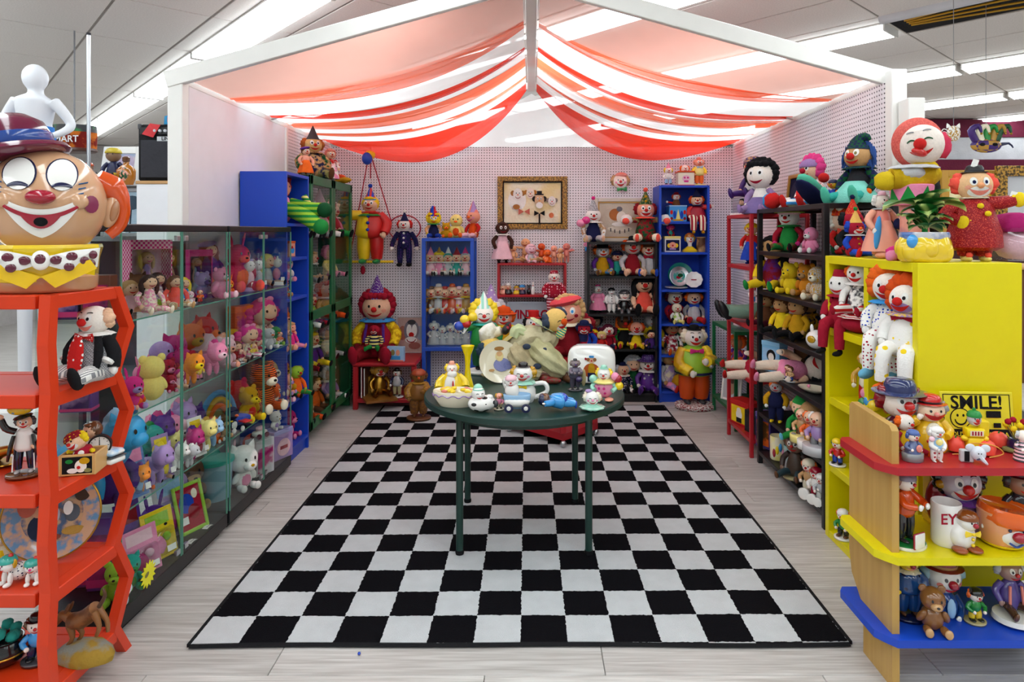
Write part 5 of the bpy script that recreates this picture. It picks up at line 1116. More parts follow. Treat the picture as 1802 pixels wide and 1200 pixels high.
hh_ = head_on(eg, (-q*.3, -q*.1, q*1.35), q*.5, 'white', None, ('conehat_brim', 'mint'), 'white', 'red', None, 'closed', fin='!'); put(eg, 'cap', 'ball', 'mint!', (-q*.3, 0, q*1.75), (q*.35, q*.35, q*.3)); put(eg, 'arm', 'ball', 'white!', (q*.5, -q*.2, q*1.05), (q*.3, q*.2, q*.2)); put(eg, 'shoe', 'ball', 'dgrey!', (q*.95, -.3*q, q*.55), (q*.2, q*.25, q*.3))
plate('large cream plate with painted blue clown standing on the table', (X(880, 3.72), 3.72, TZ1), H(37, 3.72), 14, 12, 'cream!', 'cream!', [('o', .55, .42, .2, .16, '8c90c0'), ('o', .5, .62, .1, .12, 'e8d49a'), ('o', .5, .8, .12, .05, 'a0703a'), ('o', .5, .68, .07, .06, 'd8a878'), ('o', .7, .4, .12, .1, '7c80b4'), ('o', .3, .3, .07, .03, 'tan')])
cr = thing('carriage_clown', 'white ceramic clown driving a small wheeled carriage at table front', 'figurine', tp(910, 3.14), 0); q = H(26, 3.14)
MB().lathe([(q*.5, q*.2), (q*.85, q*.5), (q*.95, q*1.1), (q*.9, q*1.15), (q*.8, q*.7), (0, q*.4)], 24, sy=.6).build('carriage', 'lblue!', cr); put(cr, 'carriage_trim', 'ball', 'white!', (0, -q*.1, q*.65), (q*.9, q*.55, q*.4))
for x_ in (-.55, .6): MB().lathe([(q*.26, -q*.05), (q*.3, -q*.05), (q*.3, q*.05), (q*.26, q*.05)], 18, Matrix.Translation((x_*q, -q*.55, q*.3)) @ Matrix.Rotation(R(90), 4, 'X')).build('wheel', 'navy!', cr); put(cr, 'hub', 'ball', 'white!', (x_*q, -q*.56, q*.3), (q*.2, q*.06, q*.2))
put(cr, 'body', 'ball', 'white!', (-q*.35, 0, q*1.4), (q*.5, q*.45, q*.55)); head_on(cr, (-q*.42, -q*.1, q*2.0), q*.38, 'white', ('tufts', 'white'), ('cap', 'lpink'), 'red', 'red', None, 'closed', fin='!')
hobo = thing('clown_teapot', 'white clown teapot with small black top hat and orange tufts', 'teapot', tp(921, 3.32), -8); q = H(36, 3.32)
MB().lathe([(q*.5, 0), (q*.62, q*.25), (q*.6, q*.6), (q*.4, q*.95), (q*.2, q*1.05), (0, q*1.06)], 24).build('pot', 'white!', hobo); put(hobo, 'collar', 'ruff', 'mint!', (0, 0, q*.95), (q*.62, q*.6, q*.6)); head_on(hobo, (0, -q*.05, q*1.35), q*.44, 'white', ('tufts', 'mustard'), ('smallbowler', 'black'), 'red', 'red', 'white', 'closed', fin='!', sq=(1.12, 1, .95), cheek='pink')
MB().tube([(q*.5, 0, q*.85), (q*1.05, 0, q*.9), (q*1.15, 0, q*.5), (q*.55, 0, q*.2)], q*.11, 9, sub=4).build('handle', 'white!', hobo); MB().tube([(-q*.5, 0, q*.4), (-q*.85, -q*.1, q*.7), (-q*.95, -q*.1, q*1.05)], [q*.16, q*.12, q*.09], 9, sub=3).build('spout', 'white!', hobo); put(hobo, 'bow', 'bigbow', 'yellow!', (0, -q*.5, q*.8), q*.25); put(hobo, 'button', 'ball', 'mustard!', (0, -q*.62, q*.45), q*.07)
small('clown_figurine', 'tiny pink and yellow clown figurine in front of cream plate', tp(878, 3.16), H(30, 3.16), 15, 'man', 'pink', 'khaki', 'peach', ('tufts', 'mustard'), None, base='cream')
bl = doll('lying_clown', 'glazed blue clown lying on its stomach at table front right', (X(1014, 3.16), 3.16, TZ1+.035), H(66, 3.16), 0, 'stand', t='sky', a='sky', l='sky', s='blue', k='skin', hair=('shorthair', 'brown'), hat=('cap', 'navy'), fin='!', hd='face', fat=1.7, ar='up', rot=(R(82), R(0), R(-80)), cat='figurine', hs=1.1)
put(bl, 'trouser_seat', 'ball', 'd:blue:sky:3!', (0, .06, .4), (.21, .15, .17))
pr = thing('clown_pot', 'clown head cup with striped turquoise ruff at front right of table', 'figurine', tp(1042, 3.15)); q = H(20, 3.15)
MB().lathe([(q*.5, 0), (q*1.1, q*.25), (q*1.12, q*.32), (q*.5, q*.5), (q*.35, q*.6)], 40, wob=.07, nw=10).build('ruff', 'mint!', pr); MB().lathe([(q*.5, q*.1), (q*1.0, q*.34), (q*1.0, q*.36), (q*.5, q*.45)], 40, wob=.09, nw=10).build('ruff_stripes', 'white!', pr); head_on(pr, (0, 0, q*1.05), q*.62, 'white', ('tufts', 'cream'), None, 'pink', 'red', None, 'closed', fin='!', cheek='pink'); put(pr, 'flower', 'lump', 'lilac!', (-q*.3, 0, q*1.7), (q*.3, q*.2, q*.15))
pkc = thing('balloon_clown', 'pink spotted round clown figurine with yellow and pink balloons', 'figurine', tp(1063, 3.35), -12); q = H(58, 3.35)
put(pkc, 'body', 'ballhi', 'd:pink:hot:2!', (0, 0, q*.36), (q*.3, q*.26, q*.3)); MB().lathe([(q*.32, q*.52), (q*.34, q*.56), (q*.2, q*.64)], 28, wob=.08, nw=9).build('ruff', 'lyel!', pkc); head_on(pkc, (0, -q*.03, q*.78), q*.2, 'white', ('tufts', 'yellow'), ('smallbowler', 'mint'), 'red', 'red', None, 'closed', fin='!')
for x_, z_, c in ((.34, .72, 'pink!'), (.42, .66, 'crim!'), (.46, .45, 'yellow!'), (-.32, .62, 'mint!')): put(pkc, 'balloon', 'ball', c, (x_*q, -q*.05, z_*q), q*.13)
for s in (-1, 1): put(pkc, 'shoe', 'ball', 'peach!', (s*q*.17, -q*.17, q*.05), (q*.14, q*.2, q*.06)); MB().tube([(s*q*.2, 0, q*.52), (s*q*.36, -q*.08, q*.4), (s*q*.26, -q*.22, q*.32)], q*.07, 8, sub=3).build('arm', 'mint!', pkc)
gcp = doll('clown_figurine', 'dark grey musician clown figurine beside the square vase', tp(1012, 3.55), H(50, 3.55), 8, 'stand', t='5a5266', a='6a6070', l='4a4456', s='dgrey', k='8a7a80', hair=('tufts', '80706a'), hat=('smallbowler', 'dgrey'), nose='purple', mo='burg', eye='dot', fin='!', base='dgrey', cat='figurine', fat=1.4, ar='fwd')
put(gcp, 'drum', 'ballhi', '3a2c5a!', (.08, -.24, .42), .11); put(gcp, 'horn', 'ball', 'khaki!', (.28, 0, .42), (.08, .05, .3))
sv = thing('square_vase', 'white rounded square vase with a painted clown at back of table', 'vase', tp(1041, 3.72), -6); q = H(83, 3.72)/2; zq = H(64, 3.72)
poly = [(q*(abs(cos(a))**.5)*(1 if cos(a) >= 0 else -1), zq*.52 + zq*.52*(abs(sin(a))**.5)*(1 if sin(a) >= 0 else -1)) for a in [2*pi*k/40 for k in range(40)]]
b = MB(); n = len(poly)
for f_, (ys, k_) in enumerate(((-.045, .9), (-.03, 1), (.03, 1), (.045, .9))): b.v += [(x*k_, ys, zq*.52 + (z-zq*.52)*k_) for x, z in poly]
b.f = [(i*n+k, i*n+(k+1) % n, (i+1)*n+(k+1) % n, (i+1)*n+k) for i in range(3) for k in range(n)] + [tuple(range(n))[::-1], tuple(3*n+k for k in range(n))]
b.build('body', 'white!', sv); MB().lathe([(.05, 0), (.055, .003), (.05, .005), (.04, .004)], 24, Matrix.Translation((0, 0, zq*1.035)), sx=q*12, sy=.35).build('mouth_rim', 'lgrey!', sv)
prints(sv, [('o', .5, .38, .17, .2, 'c05a28'), ('o', .5, .42, .07, .17, 'mustard'), ('b', .5, .2, .08, .12, 'navy'), ('o', .5, .66, .07, .08, 'skin'), ('o', .43, .68, .035, .05, 'a06a40'), ('o', .57, .68, .035, .05, 'a06a40'), ('b', .5, .76, .05, .03, 'sky'), ('o', .38, .7, .025, .035, 'crim'), ('o', .5, .65, .02, .02, 'red')], q*2, zq, -.0455)
# reclining clowns and the big figures at the back of the table
big = thing('reclining_clown', 'large resin clown in cream baggy costume tumbling across the table', 'figurine', (X(935, 3.84), 3.84, TZ1)); u = H(1, 3.84)
MB().lathe([(u*62, 0), (u*66, u*4), (u*58, u*10), (0, u*12)], 28, sy=.45).build('base', 'n:khaki:brown:8~', big)
def drap(pts, rs, nw=8, amp=.17):
    b = MB(); b.tube(pts, rs, 36, sub=5); n = len(b.v)//36; rr_ = random.Random(len(pts)*7 + int(pts[0][0]*1e4))
    P = [Vector(p) for p in b.v]
    for i_ in range(n):
        c = sum(P[i_*36:(i_+1)*36], Vector())/36
        for k_ in range(36):
            f = 1 + amp*(.6*sin(nw*2*pi*k_/36 + i_*.45) + .4*sin(5*2*pi*k_/36 - i_*.8)); b.v[i_*36+k_] = tuple(c + (P[i_*36+k_]-c)*f)
    return b
drap([(-u*42, 0, u*20), (-u*30, 0, u*48), (-u*2, -u*2, u*66), (u*26, -u*4, u*70), (u*36, -u*6, u*82)], [u*14, u*22, u*25, u*20, u*12]).build('body', 'n:b5a988:d2c9a6:7', big)
drap([(-u*26, -u*12, u*52), (-u*18, -u*30, u*40), (u*2, -u*34, u*22), (u*16, -u*36, u*14)], [u*16, u*19, u*15, u*10]).build('leg', 'n:a89a78:c2b490:7', big); drap([(u*8, -u*14, u*58), (u*24, -u*30, u*44), (u*44, -u*30, u*26), (u*56, -u*28, u*16)], [u*18, u*21, u*18, u*11]).build('leg', 'n:b0aa80:c8c298:7', big)
drap([(-u*8, -u*6, u*74), (-u*24, -u*12, u*86), (-u*30, -u*14, u*74)], [u*10, u*11, u*8]).build('arm', 'n:b5a988:c6cfa0:7', big)
put(big, 'shoe', 'shoe', 'brown~', (u*62, -u*34, u*2), (u*13, u*16, u*14), (0, 0, R(50))); put(big, 'shoe', 'shoe', 'n:brown:dred:4~', (u*28, -u*42, u*2), (u*12, u*20, u*12), (0, 0, R(70)))
head_on(big, (u*42, -u*12, u*104), u*20, 'e8c070', ('tufts', '3a4458'), None, '^dorange', 'red', 'white', 'closed', rot=(0, R(-20), R(40))); put(big, 'scarf', 'ball', 's:teal:lyel:3', (u*52, -u*14, u*84), (u*8, u*8, u*13), (0, R(30), 0))
put(big, 'ruffle', 'ruff', 'c6cfa0', (u*20, -u*8, u*96), (u*24, u*18, u*20), (0, R(30), 0)); put(big, 'ruffle', 'ruff', 'c0b070', (-u*40, -u*4, u*72), (u*22, u*18, u*20), (0, R(-40), 0))
for x_, y_, z_ in ((-8, -38, 62), (24, -40, 56), (10, -45, 30)): put(big, 'patch', 'ball', '3a4458', (u*x_, u*y_, u*z_), (u*7, u*2.5, u*5))
up_ = thing('upside_down_clown', 'upside down clown head with yellow face beside the reclining clown', 'figurine', (X(868, 3.9), 3.9, TZ1)); u = H(1, 3.9)
MB().lathe([(u*20, 0), (u*22, u*3), (u*12, u*10), (u*9, u*20)], 18).build('base', 'khaki~', up_); head_on(up_, (-u*4, -u*6, u*50), u*20, 'e8c46a', ('tufts', '33485e'), None, '^dorange', 'red', 'white', 'closed', rot=(R(180), 0, R(20))); MB().tube([(0, 0, u*10), (0, 0, u*36)], [u*9, u*7], 10).build('stand', 'khaki~', up_); MB().tube([(-u*4, 0, u*64), (-u*10, 0, u*74), (u*4, 0, u*86)], [u*15, u*17, u*10], 12, sub=3).build('body', 'n:f2efe6:cfc8b0:9', up_); put(up_, 'shoe', 'shoe', 'd:black:crim:1.2~', (u*20, -u*4, u*78), (u*12, u*11, u*18), (R(20), R(30), 0)); MB().tube([(-u*6, 0, u*74), (u*14, -u*3, u*80)], [u*11, u*8], 10).build('leg', 'n:cream:lgrey:6', up_)
gn = doll('balloon_clown', 'yellow haired clown in green suit holding balloons at back of table', (X(851, 4.0), 4.0, TZ1), H(112, 4.0), 8, 'stand', t='green', a='green', l='dgreen', s='black', k='face', hair=('afro', 'yellow'), hat=('conehat', 'v:white:mint:2'), mz='white', rf='teal', base='white', fat=1.35, hs=1.15, fin='~', ar='out', al='down', hd='white', cat='figurine', eye='closed')
for x_, z_, c in ((-.28, .86, 'yellow!'), (-.36, .76, 'blue!'), (-.26, .8, 'red!'), (-.16, .9, 'yellow!')): put(gn, 'balloon', 'ball', c, (x_, -.08, z_), .075); MB().tube([(x_, -.08, z_-.06), (-.3, -.1, .64)], .008, 5).build('string', 'white', gn)
# dolls on the red stand behind the table
ZS = .656
cb = doll('cowboy_clown', 'little cowboy clown with orange hat and purple waistcoat behind the table', (X(886, 5.3), 5.3, ZS), H(64, 5.3), 5, 'sit', t='mustard', a='n:orange:purple:3', l='yellow', s='brown', k='peach', hair=('tufts', 'orange'), hat=('brimhat', 'dorange', ('pompom', 'lowpom', 'orange')), rf='yellow', mz='white')
doll('clown_doll', 'white and lilac cone hat clown peeking behind the cowboy clown', (X(864, 5.46), 5.46, ZS), H(78, 5.46), 0, 'sit', t='lgrey', l='white', k='white', hat=('conehat', 'd:lilac:white:3'), eye='dot', hair=('tufts', 'lgrey'))
doll('clown_doll', 'clown doll in red top hat and black cape in front of sign', (X(939, 5.2), 5.2, ZS), H(58, 5.2), 0, 'sit', t='d:dred:white:10', a='dred', l='d:dred:lpink:10', s='black', k='face', hair=('tufts', 'black'), hat=('tophat', 'red'), rf='black', mz='white', fat=1.1)
bd = doll('beret_doll', 'big curly blond doll with coral beret and burgundy suit behind the table', (X(1000, 5.0), 5.0, ZS), H(92, 5.0), -6, 'sit', t='dred', a='crim', l='dred', s='black', k='peach', hair=('curls', 'd8b078'), hat=('beret', 'e8505a'), eye='white', eyec='sky', nose=None, mo='crim', cheek='crim', hs=1.1, rf='cream', cat='doll', ar='fwd', al='down')
MB().lathe([(.06, 0), (.07, .1), (.03, .16)], 12, Matrix.Translation((.25, -.3, .3))).build('puppet_body', 'navy', bd); head_on(bd, (.26, -.33, .52), .1, 'crim', ('tufts', 'navy'), ('bowler', 'navy'), 'red', 'red', 'white', 'dot', name='puppet_head')
doll('clown_doll', 'small navy clown doll seated at right edge of red stand', (X(1028, 5.12), 5.12, ZS), H(60, 5.12), -15, 'sit', t='blue', l='navy', k='skin', hair=('tufts', 'dred'), hat=('smallbowler', 'crim'), rf='crim')
# ================================================================ LEFT: HEXAGON SHELF
u = H(1, 2.2); hz0 = HZ[0] + .001
ch = thing('giant_clown_bust', 'huge glossy clown head with burgundy hat and bow tie on hexagon shelf', 'clown bust', (X(82, 2.27), 2.27, hz0), 31)
MB().lathe([(u*72, 0), (u*78, u*6), (u*80, u*26), (u*74, u*30), (u*40, u*60)], 40, sy=.85).build('bust', 'd09a72!', ch)
MB().lathe([(u*74, u*16), (u*83, u*20), (u*86, u*58), (u*92, u*78), (u*90, u*84), (u*70, u*78)], 8, Matrix.Rotation(R(22.5), 4, 'Z'), sy=.85).build('jacket', 'yellow!', ch, ang=25)
for s in (-1, 1): MB().prism([(0, u*30), (s*u*70, u*58), (s*u*80, u*42), (s*u*20, u*10)], -u*82, -u*74).build('lapel', 'f0c400!', ch, False)
for s in (-1, 1):
    b = MB(); b.add([(s*u*6, -u*84, u*64), (s*u*6, -u*84, u*50), (s*u*44, -u*80, u*36), (s*u*80, -u*62, u*44), (s*u*84, -u*60, u*78), (s*u*44, -u*80, u*74), (s*u*44, -u*90, u*56)], [(0, 1, 6), (1, 2, 6), (2, 3, 6), (3, 4, 6), (4, 5, 6), (5, 0, 6), (5, 4, 3, 2, 1, 0)]); b.build('bow_tie', 'white!', ch, ang=30)
    for k, (x_, z_, y_) in enumerate(((22, 58, -87), (44, 64, -88), (40, 46, -87), (62, 56, -80), (74, 66, -71), (72, 50, -71))): put(ch, 'spot', 'ball', 'burg!', (s*u*x_, u*y_, u*z_), (u*(9 - k*.6), u*2.5, u*7.5), (0, 0, R(s*(20 if k > 2 else 5))))
put(ch, 'bow_knot', 'ballhi', 'white!', (0, -u*85, u*58), (u*14, u*9, u*17)); put(ch, 'spot', 'ball', 'burg!', (0, -u*92, u*60), (u*8, u*3, u*9))
hd_ = put(ch, 'head', 'ballhi', 'd3a47e!', (0, 0, u*158), (u*94, u*84, u*98))
def hp(name, m, fn): b = MB(); fn(b); return b.build(name, m, hd_)
for s, cx, rx in ((-1, -.33, .235), (1, .3, .215)):
    hp('eye_outline', 'navy!', lambda b: disc(b, cx, .5, rx*1.12, .3, 1.012, 28)); hp('eye_white', 'white!', lambda b: disc(b, cx, .485, rx, .285, 1.024, 28))
    hp('eyelid_line', 'navy!', lambda b: strip(b, lambda x: .34 - 2.4*(x-cx)**2, lambda x: .27 - 1.2*(x-cx)**2, cx-.15, cx+.15, 1.036))
    for k in range(3): hp('lash', '2a5a8c!', lambda b: strip(b, lambda x: .27 - .09*k + .3*s*(x-cx), lambda x: .245 - .09*k + .3*s*(x-cx), cx + s*.24, cx + s*(.38-.03*k), 1.02))
hp('mouth_paint', 'white!', lambda b: strip(b, lambda x: -.13 + .62*x*x, lambda x: -.62 + .28*abs(x) + 1.25*x*x, -.66, .66, 1.02, 24))
hp('lips', 'crim!', lambda b: strip(b, lambda x: -.22 + .66*x*x, lambda x: -.3 + .72*x*x - .15*max(0, 1-(x/.28)**2), -.56, .56, 1.045, 24))
hp('mouth_hole', 'black', lambda b: disc(b, 0, -.33, .1, .075, 1.062, 16))
put(ch, 'nose', 'ballhi', 'crim!', (0, -u*88, u*166), (u*22, u*18, u*13))
for s in (-1, 1):
    hp('cheek', '8c3a5a!', lambda b: disc(b, s*.74, -.02, .11, .16, 1.016, 14))
    put(ch, 'ear', 'ballhi', 'd3a47e!', (s*u*98, u*4, u*146), (u*15, u*13, u*32), (0, R(s*12), 0)); put(ch, 'ear_hollow', 'ball', 'b07c58!', (s*u*104, -u*7, u*146), (u*7, u*5, u*20), (0, R(s*12), 0))
    MB().tube([(s*u*74, u*8, u*206), (s*u*100, u*14, u*188), (s*u*117, u*10, u*160), (s*u*114, u*12, u*122), (s*u*94, u*10, u*100)], [u*20, u*26, u*13, u*11, u*10], 12, sub=4).build('hair', 'dorange!', ch)
    hp('cheek_puff', 'd3a47e!', lambda b: b.ell((s*.55, -.82, .02), (.17, .1, .14), 12, 8))
ht = link('hat', None, ch, (-u*48, u*6, u*232), None, (R(-6), R(-14), 0))
MB().lathe([(u*84, u*2), (u*90, u*8), (u*86, u*16), (u*66, u*22), (u*60, u*22)], 36).build('brim', '6a1838!', ht); MB().lathe([(u*64, u*18), (u*66, u*40), (u*60, u*62), (u*40, u*78), (0, u*82)], 32).build('crown', '6a1838!', ht); MB().lathe([(u*66, u*22), (u*68, u*26), (u*68, u*40), (u*65, u*42)], 32).build('band', '204a9c!', ht)
# row 1: tuxedo clown
def hs(px, Y, k): return (X(px, Y), Y, HZ[k] + .001)
tx = doll('clown_doll', 'big tuxedo clown doll with spotted red tie reclining in hexagon shelf', hs(168, 2.34, 1), H(122, 2.3), -12, 'sit', t='p:lgrey:grey:60', a='black', l='v:grey:white:60', s='black', k='face', hair=('tufts', 'skin'), nose='^red', mz='white', mo='salmon', brow='black', rf='white', hd='white', fat=1.25, hs=.85, bigf=1.5, al='side')
put(tx, 'tie', 'petal', 'd:red:white:9', (0, -.23, .56), (.42, .3, .5), (R(172), 0, 0)); put(tx, 'tie_bow', 'bigbow', 'd:red:white:6', (0, -.15, .52), .13)
for s in (-1, 1): MB().tube([(s*.13, -.1, .54), (s*.2, -.16, .36), (s*.19, -.19, .14)], [.035, .05, .03], 7, sub=3, fl=.5).build('jacket_front', 'black', tx); MB().tube([(s*.27, -.1, .26), (s*.265, -.125, .235)], .066, 8).build('cuff_stripe', 'white', tx)
# row 2
jg = doll('juggler_figurine', 'clown figurine in black striped suit balancing a yellow ball', hs(44, 2.27, 2), H(98, 2.27), 25, 'stand', t='white', a='black', l='v:black:navy:26', s='lgrey', k='skin', hair=('tufts', 'dgrey'), hat=('beret', 'black'), fin='!', base='brown', ar='up', al='hips', cat='figurine', fat=1.0, hs=.8, mz='white')
put(jg, 'ball', 'ballhi', 'd:yellow:sky:2.2!', (-.04, -.06, 1.14), (.17, .15, .11))
for s in (-1, 1):
    MB().tube([(s*.12, -.09, .7), (s*.16, -.12, .5), (s*.2, -.08, .28)], [.03, .035, .02], 6, sub=3).build('coat_tail', 'black!', jg); MB().tube([(s*.13, -.085, .38), (s*.14, -.1, .1)], .01, 5).build('trouser_stripe', 'white!', jg)
wb = thing('jack_in_the_box', 'wooden jack in the box with printed clown panel and peeking puppet', 'toy', hs(147, 2.31, 2), 12); q = H(58, 2.31)
for s in (-1, 1): MB().box(s*q/2, s*(q/2-.008), -q*.42, q*.42, 0, q*.62, .002).build('side_board', 'wood~', wb, False)
for y0 in (-q*.42, q*.42-.008): MB().box(-q/2+.008, q/2-.008, y0, y0+.008, 0, q*.62, .002).build('board', 'wood~', wb, False)
MB().box(-q/2+.008, q/2-.008, -q*.4, q*.4, .0, .008).build('floor_board', 'wood~', wb, False); MB().box(-q*.4, q*.4, -q*.425, -q*.42, q*.06, q*.56).build('panel', 'black', wb, False)
prints(wb, [('o', .6, .45, .16, .3, 'face'), ('o', .7, .7, .14, .16, 'mustard'), ('o', .38, .25, .14, .12, 'white'), ('o', .55, .4, .05, .08, 'red'), ('o', .3, .7, .1, .1, 'green'), ('o', .8, .25, .1, .1, 'olive')], q, q*.62, -q*.426)
MB().lathe([(q*.2, q*.2), (q*.3, q*.55), (q*.2, q*.75)], 14).build('puppet_body', 'd:crim:white:30', wb); head_on(wb, (-q*.16, -q*.08, q*.92), q*.27, 'skin', ('tufts', 'yellow'), ('cap', 'd:dred:yellow:3'), 'red', 'red', 'white', 'dot', rot=(0, R(-30), R(-20)))
for s in (-1, 1): MB().tube([(s*q*.2, 0, q*.6), (s*q*.34, -q*.2, q*.66)], [q*.08, q*.06], 8).build('puppet_arm', 'yellow', wb)
clk = thing('clock', 'small round clock with black rim standing on hexagon shelf', 'clock', hs(176, 2.38, 2), 25); q = H(19, 2.3)
T = Matrix.Translation((0, 0, q*1.8)) @ Matrix.Rotation(R(90), 4, 'X')
MB().lathe([(0, -.01), (q, -.01), (q*1.02, .0), (q, .012), (q*.86, .012), (q*.84, .008), (0, .008)], 32, T).build('case', 'black~', clk); MB().lathe([(q*.84, .0085), (q*.84, .0095), (0, .0095)], 32, T).build('dial', 'white~', clk)
for a in range(12): MB().box(-.001, .001, -.0105, -.0098, q*.66, q*.78, M=Matrix.Translation((0, 0, q*1.8)) @ Matrix.Rotation(2*pi*a/12, 4, 'Y')).build('hour_mark', 'black', clk, False)
MB().box(-q*.4, q*.4, -.03, .03, 0, q*.2, .004).build('foot', 'black~', clk, False); MB().box(-.012, .012, -.005, .008, q*.2, q*.84).build('stem', 'black~', clk, False); MB().box(-.0012, .0012, -.011, -.0105, q*1.8, q*2.4).build('hand', 'black', clk, False)
wd_ = thing('butter_dish', 'white lidded dish with floral print on hexagon shelf', 'dish', hs(193, 2.4, 2), -15); q = H(20, 2.4)
MB().box(-q, q, -q*.8, q*.8, 0, q*.5, .006).build('dish', 'white!', wd_); MB().box(-q*1.02, q*1.02, -q*.82, q*.82, q*.62, q*1.15, .014).build('lid', 'n:white:lblue:14!', wd_); MB().box(-q*1.03, q*1.03, -q*.83, q*.83, q*.5, q*.62, .003).build('seam', 'dgrey~', wd_, False); put(wd_, 'knob', 'ball', 'white!', (0, 0, q*1.25), q*.2)
cm_ = doll('clown_figurine', 'cream clown figurine sitting behind the wooden jack in the box', hs(163, 2.42, 2), H(62, 2.42), -25, 'sit', t='cream', l='tan', k='skin', hair=('shorthair', 'brown'), fin='!', cat='figurine', eye='dot')
# row 3
plate('large gilt edged clown plate propped on the hexagon shelf', (X(89, 2.32), 2.32, HZ[3]+.002), H(74, 2.32), 24, 14, 'n:c89a78:5a86b0:26!', 'n:33507a:c8a078:22!', [('o', .35, .38, .09, .13, '243048'), ('o', .36, .55, .06, .06, 'd0a080'), ('o', .7, .5, .08, .1, '58606a'), ('o', .72, .3, .12, .05, 'b08a40'), ('o', .5, .25, .1, .04, '8a4a3a'), ('o', .52, .5, .06, .09, 'b8c8d8'), ('o', .6, .75, .1, .1, '3f7fc0'), ('o', .25, .65, .1, .14, 'c06a58'), ('o', .8, .7, .08, .08, '4a3a30'), ('o', .66, .56, .05, .08, 'white')], 'gold*')
for px, lb in ((24, 'white spotted dog figurine with yellow ears, left on hexagon shelf'), (60, 'smaller white spotted dog figurine beside red post on hexagon shelf')):
    q = H(50 if px == 24 else 44, 2.2); dg = thing('dog_figurine', lb, 'figurine', (X(px, 2.17), 2.17, HZ[3]+.001), -20 if px == 24 else 20)
    put(dg, 'body', 'ballhi', 'd:white:navy:3.2!', (0, .02, q*.32), (q*.3, q*.36, q*.3)); head_on(dg, (0, -q*.18, q*.72), q*.26, 'white', None, ('cap', 'teal'), 'hot', 'red', None, 'dot', fin='!')
    for s in (-1, 1): put(dg, 'ear', 'ball', 'mustard!', (s*q*.25, -q*.12, q*.76), (q*.07, q*.08, q*.16)); put(dg, 'paw', 'ball', 'white!', (s*q*.15, -q*.3, q*.08), (q*.1, q*.14, q*.08)); put(dg, 'leg', 'ball', 'white!', (s*q*.15, -q*.2, q*.25), (q*.08, q*.09, q*.22))
    put(dg, 'pompom', 'ball', 'red!', (q*.1, -q*.15, q*1.02), q*.08)
plush('plush_toy', 'white faced yellow toy at far left of the hexagon shelf', (X(5, 2.3), 2.3, HZ[3]+.001), H(70, 2.3), 10, 'cream', 'white', 'catears', belly='yellow')
# row 4
hb2 = thing('horse_figurine', 'brown bucking donkey figurine on rocky base at bottom of hexagon shelf', 'figurine', hs(150, 2.28, 4), -10); q = H(1, 2.28)
MB().lathe([(q*52, 0), (q*54, q*10), (q*40, q*22), (q*10, q*28), (0, q*28)], 20, sy=.6, wob=.08, nw=5).build('rock_base', 'n:8a8a80:a08030:12', hb2)
MB().tube([(-q*28, 0, q*62), (-q*6, 0, q*66), (q*22, 0, q*88)], [q*13, q*15, q*13], 12, sub=4).build('body', 'n:8a5a30:6a4020:20~', hb2); MB().tube([(-q*30, 0, q*64), (-q*46, 0, q*70), (-q*62, 0, q*50)], [q*8, q*8, q*4], 10, sub=3).build('neck_and_head', '8a5a30~', hb2)
for (p0, p1, p2) in (((-26, -5, 56), (-20, -6, 36), (-30, -6, 22)), ((-26, 5, 56), (-12, 6, 38), (-22, 6, 22)), ((22, -5, 84), (34, -6, 62), (28, -6, 44)), ((22, 5, 84), (38, 6, 66), (40, 6, 46))): MB().tube([tuple(c*q for c in p_) for p_ in (p0, p1, p2)], [q*7, q*4, q*3], 8, sub=3).build('leg', '8a5a30~', hb2)
MB().tube([(q*28, 0, q*92), (q*40, 0, q*112), (q*36, 0, q*124)], [q*4, q*3, q*2], 7, sub=3).build('tail', '50301a~', hb2)
for s in (-1, 1): put(hb2, 'ear', 'petal', '6a4020~', (-q*40, s*q*4, q*72), (q*14, q*14, q*26), (0, R(30), 0))
small('clown_figurine', 'small hobo clown figurine in blue shirt at bottom of hexagon shelf', hs(66, 2.26, 4), H(82, 2.26), 25, 'man', 'sky', 'navy', 'face', ('tufts', 'brown'), ('bowler', 'black'), base='dgrey')
ck_ = thing('cauldron', 'black pot with gold rim and blue flowers at bottom left', 'pot', hs(8, 2.25, 4)); q = H(34, 2.25)
MB().lathe([(q*.5, 0), (q*.9, q*.3), (q, q*.8), (q*.8, q*1.2), (q*.85, q*1.3), (q*.75, q*1.3), (0, q*.9)], 24).build('pot_body', 'black!', ck_); MB().lathe([(q*.98, q*.55), (q*1.01, q*.6), (q*.98, q*.65)], 24).build('gold_band', 'gold*', ck_)
for k in range(7): put(ck_, 'flower', 'lump', 'teal', (q*.5*cos(k), q*.5*sin(k), q*1.45 + .01*(k % 3)), q*.26)
pot_ = thing('brass_horn', 'brass wall horn ornament at far left of hexagon shelf', 'ornament', hs(4, 2.36, 2)); MB().tube([(-.05, 0, .02), (.0, 0, .05), (.09, 0, .07)], [.035, .02, .012], 10, sub=3).build('horn', 'gold*', pot_); MB().lathe([(.03, 0), (.05, .01), (.048, .014)], 14).build('bell', 'gold*', pot_)
# ================================================================ GLASS CASES
def cs(px, x, k): return (x, YX(px, x), LV[k] + .001)
def ch_(px, x, n): return n * YX(px, x) / F
xb, xm, xf = -1.87, -1.78, -1.69
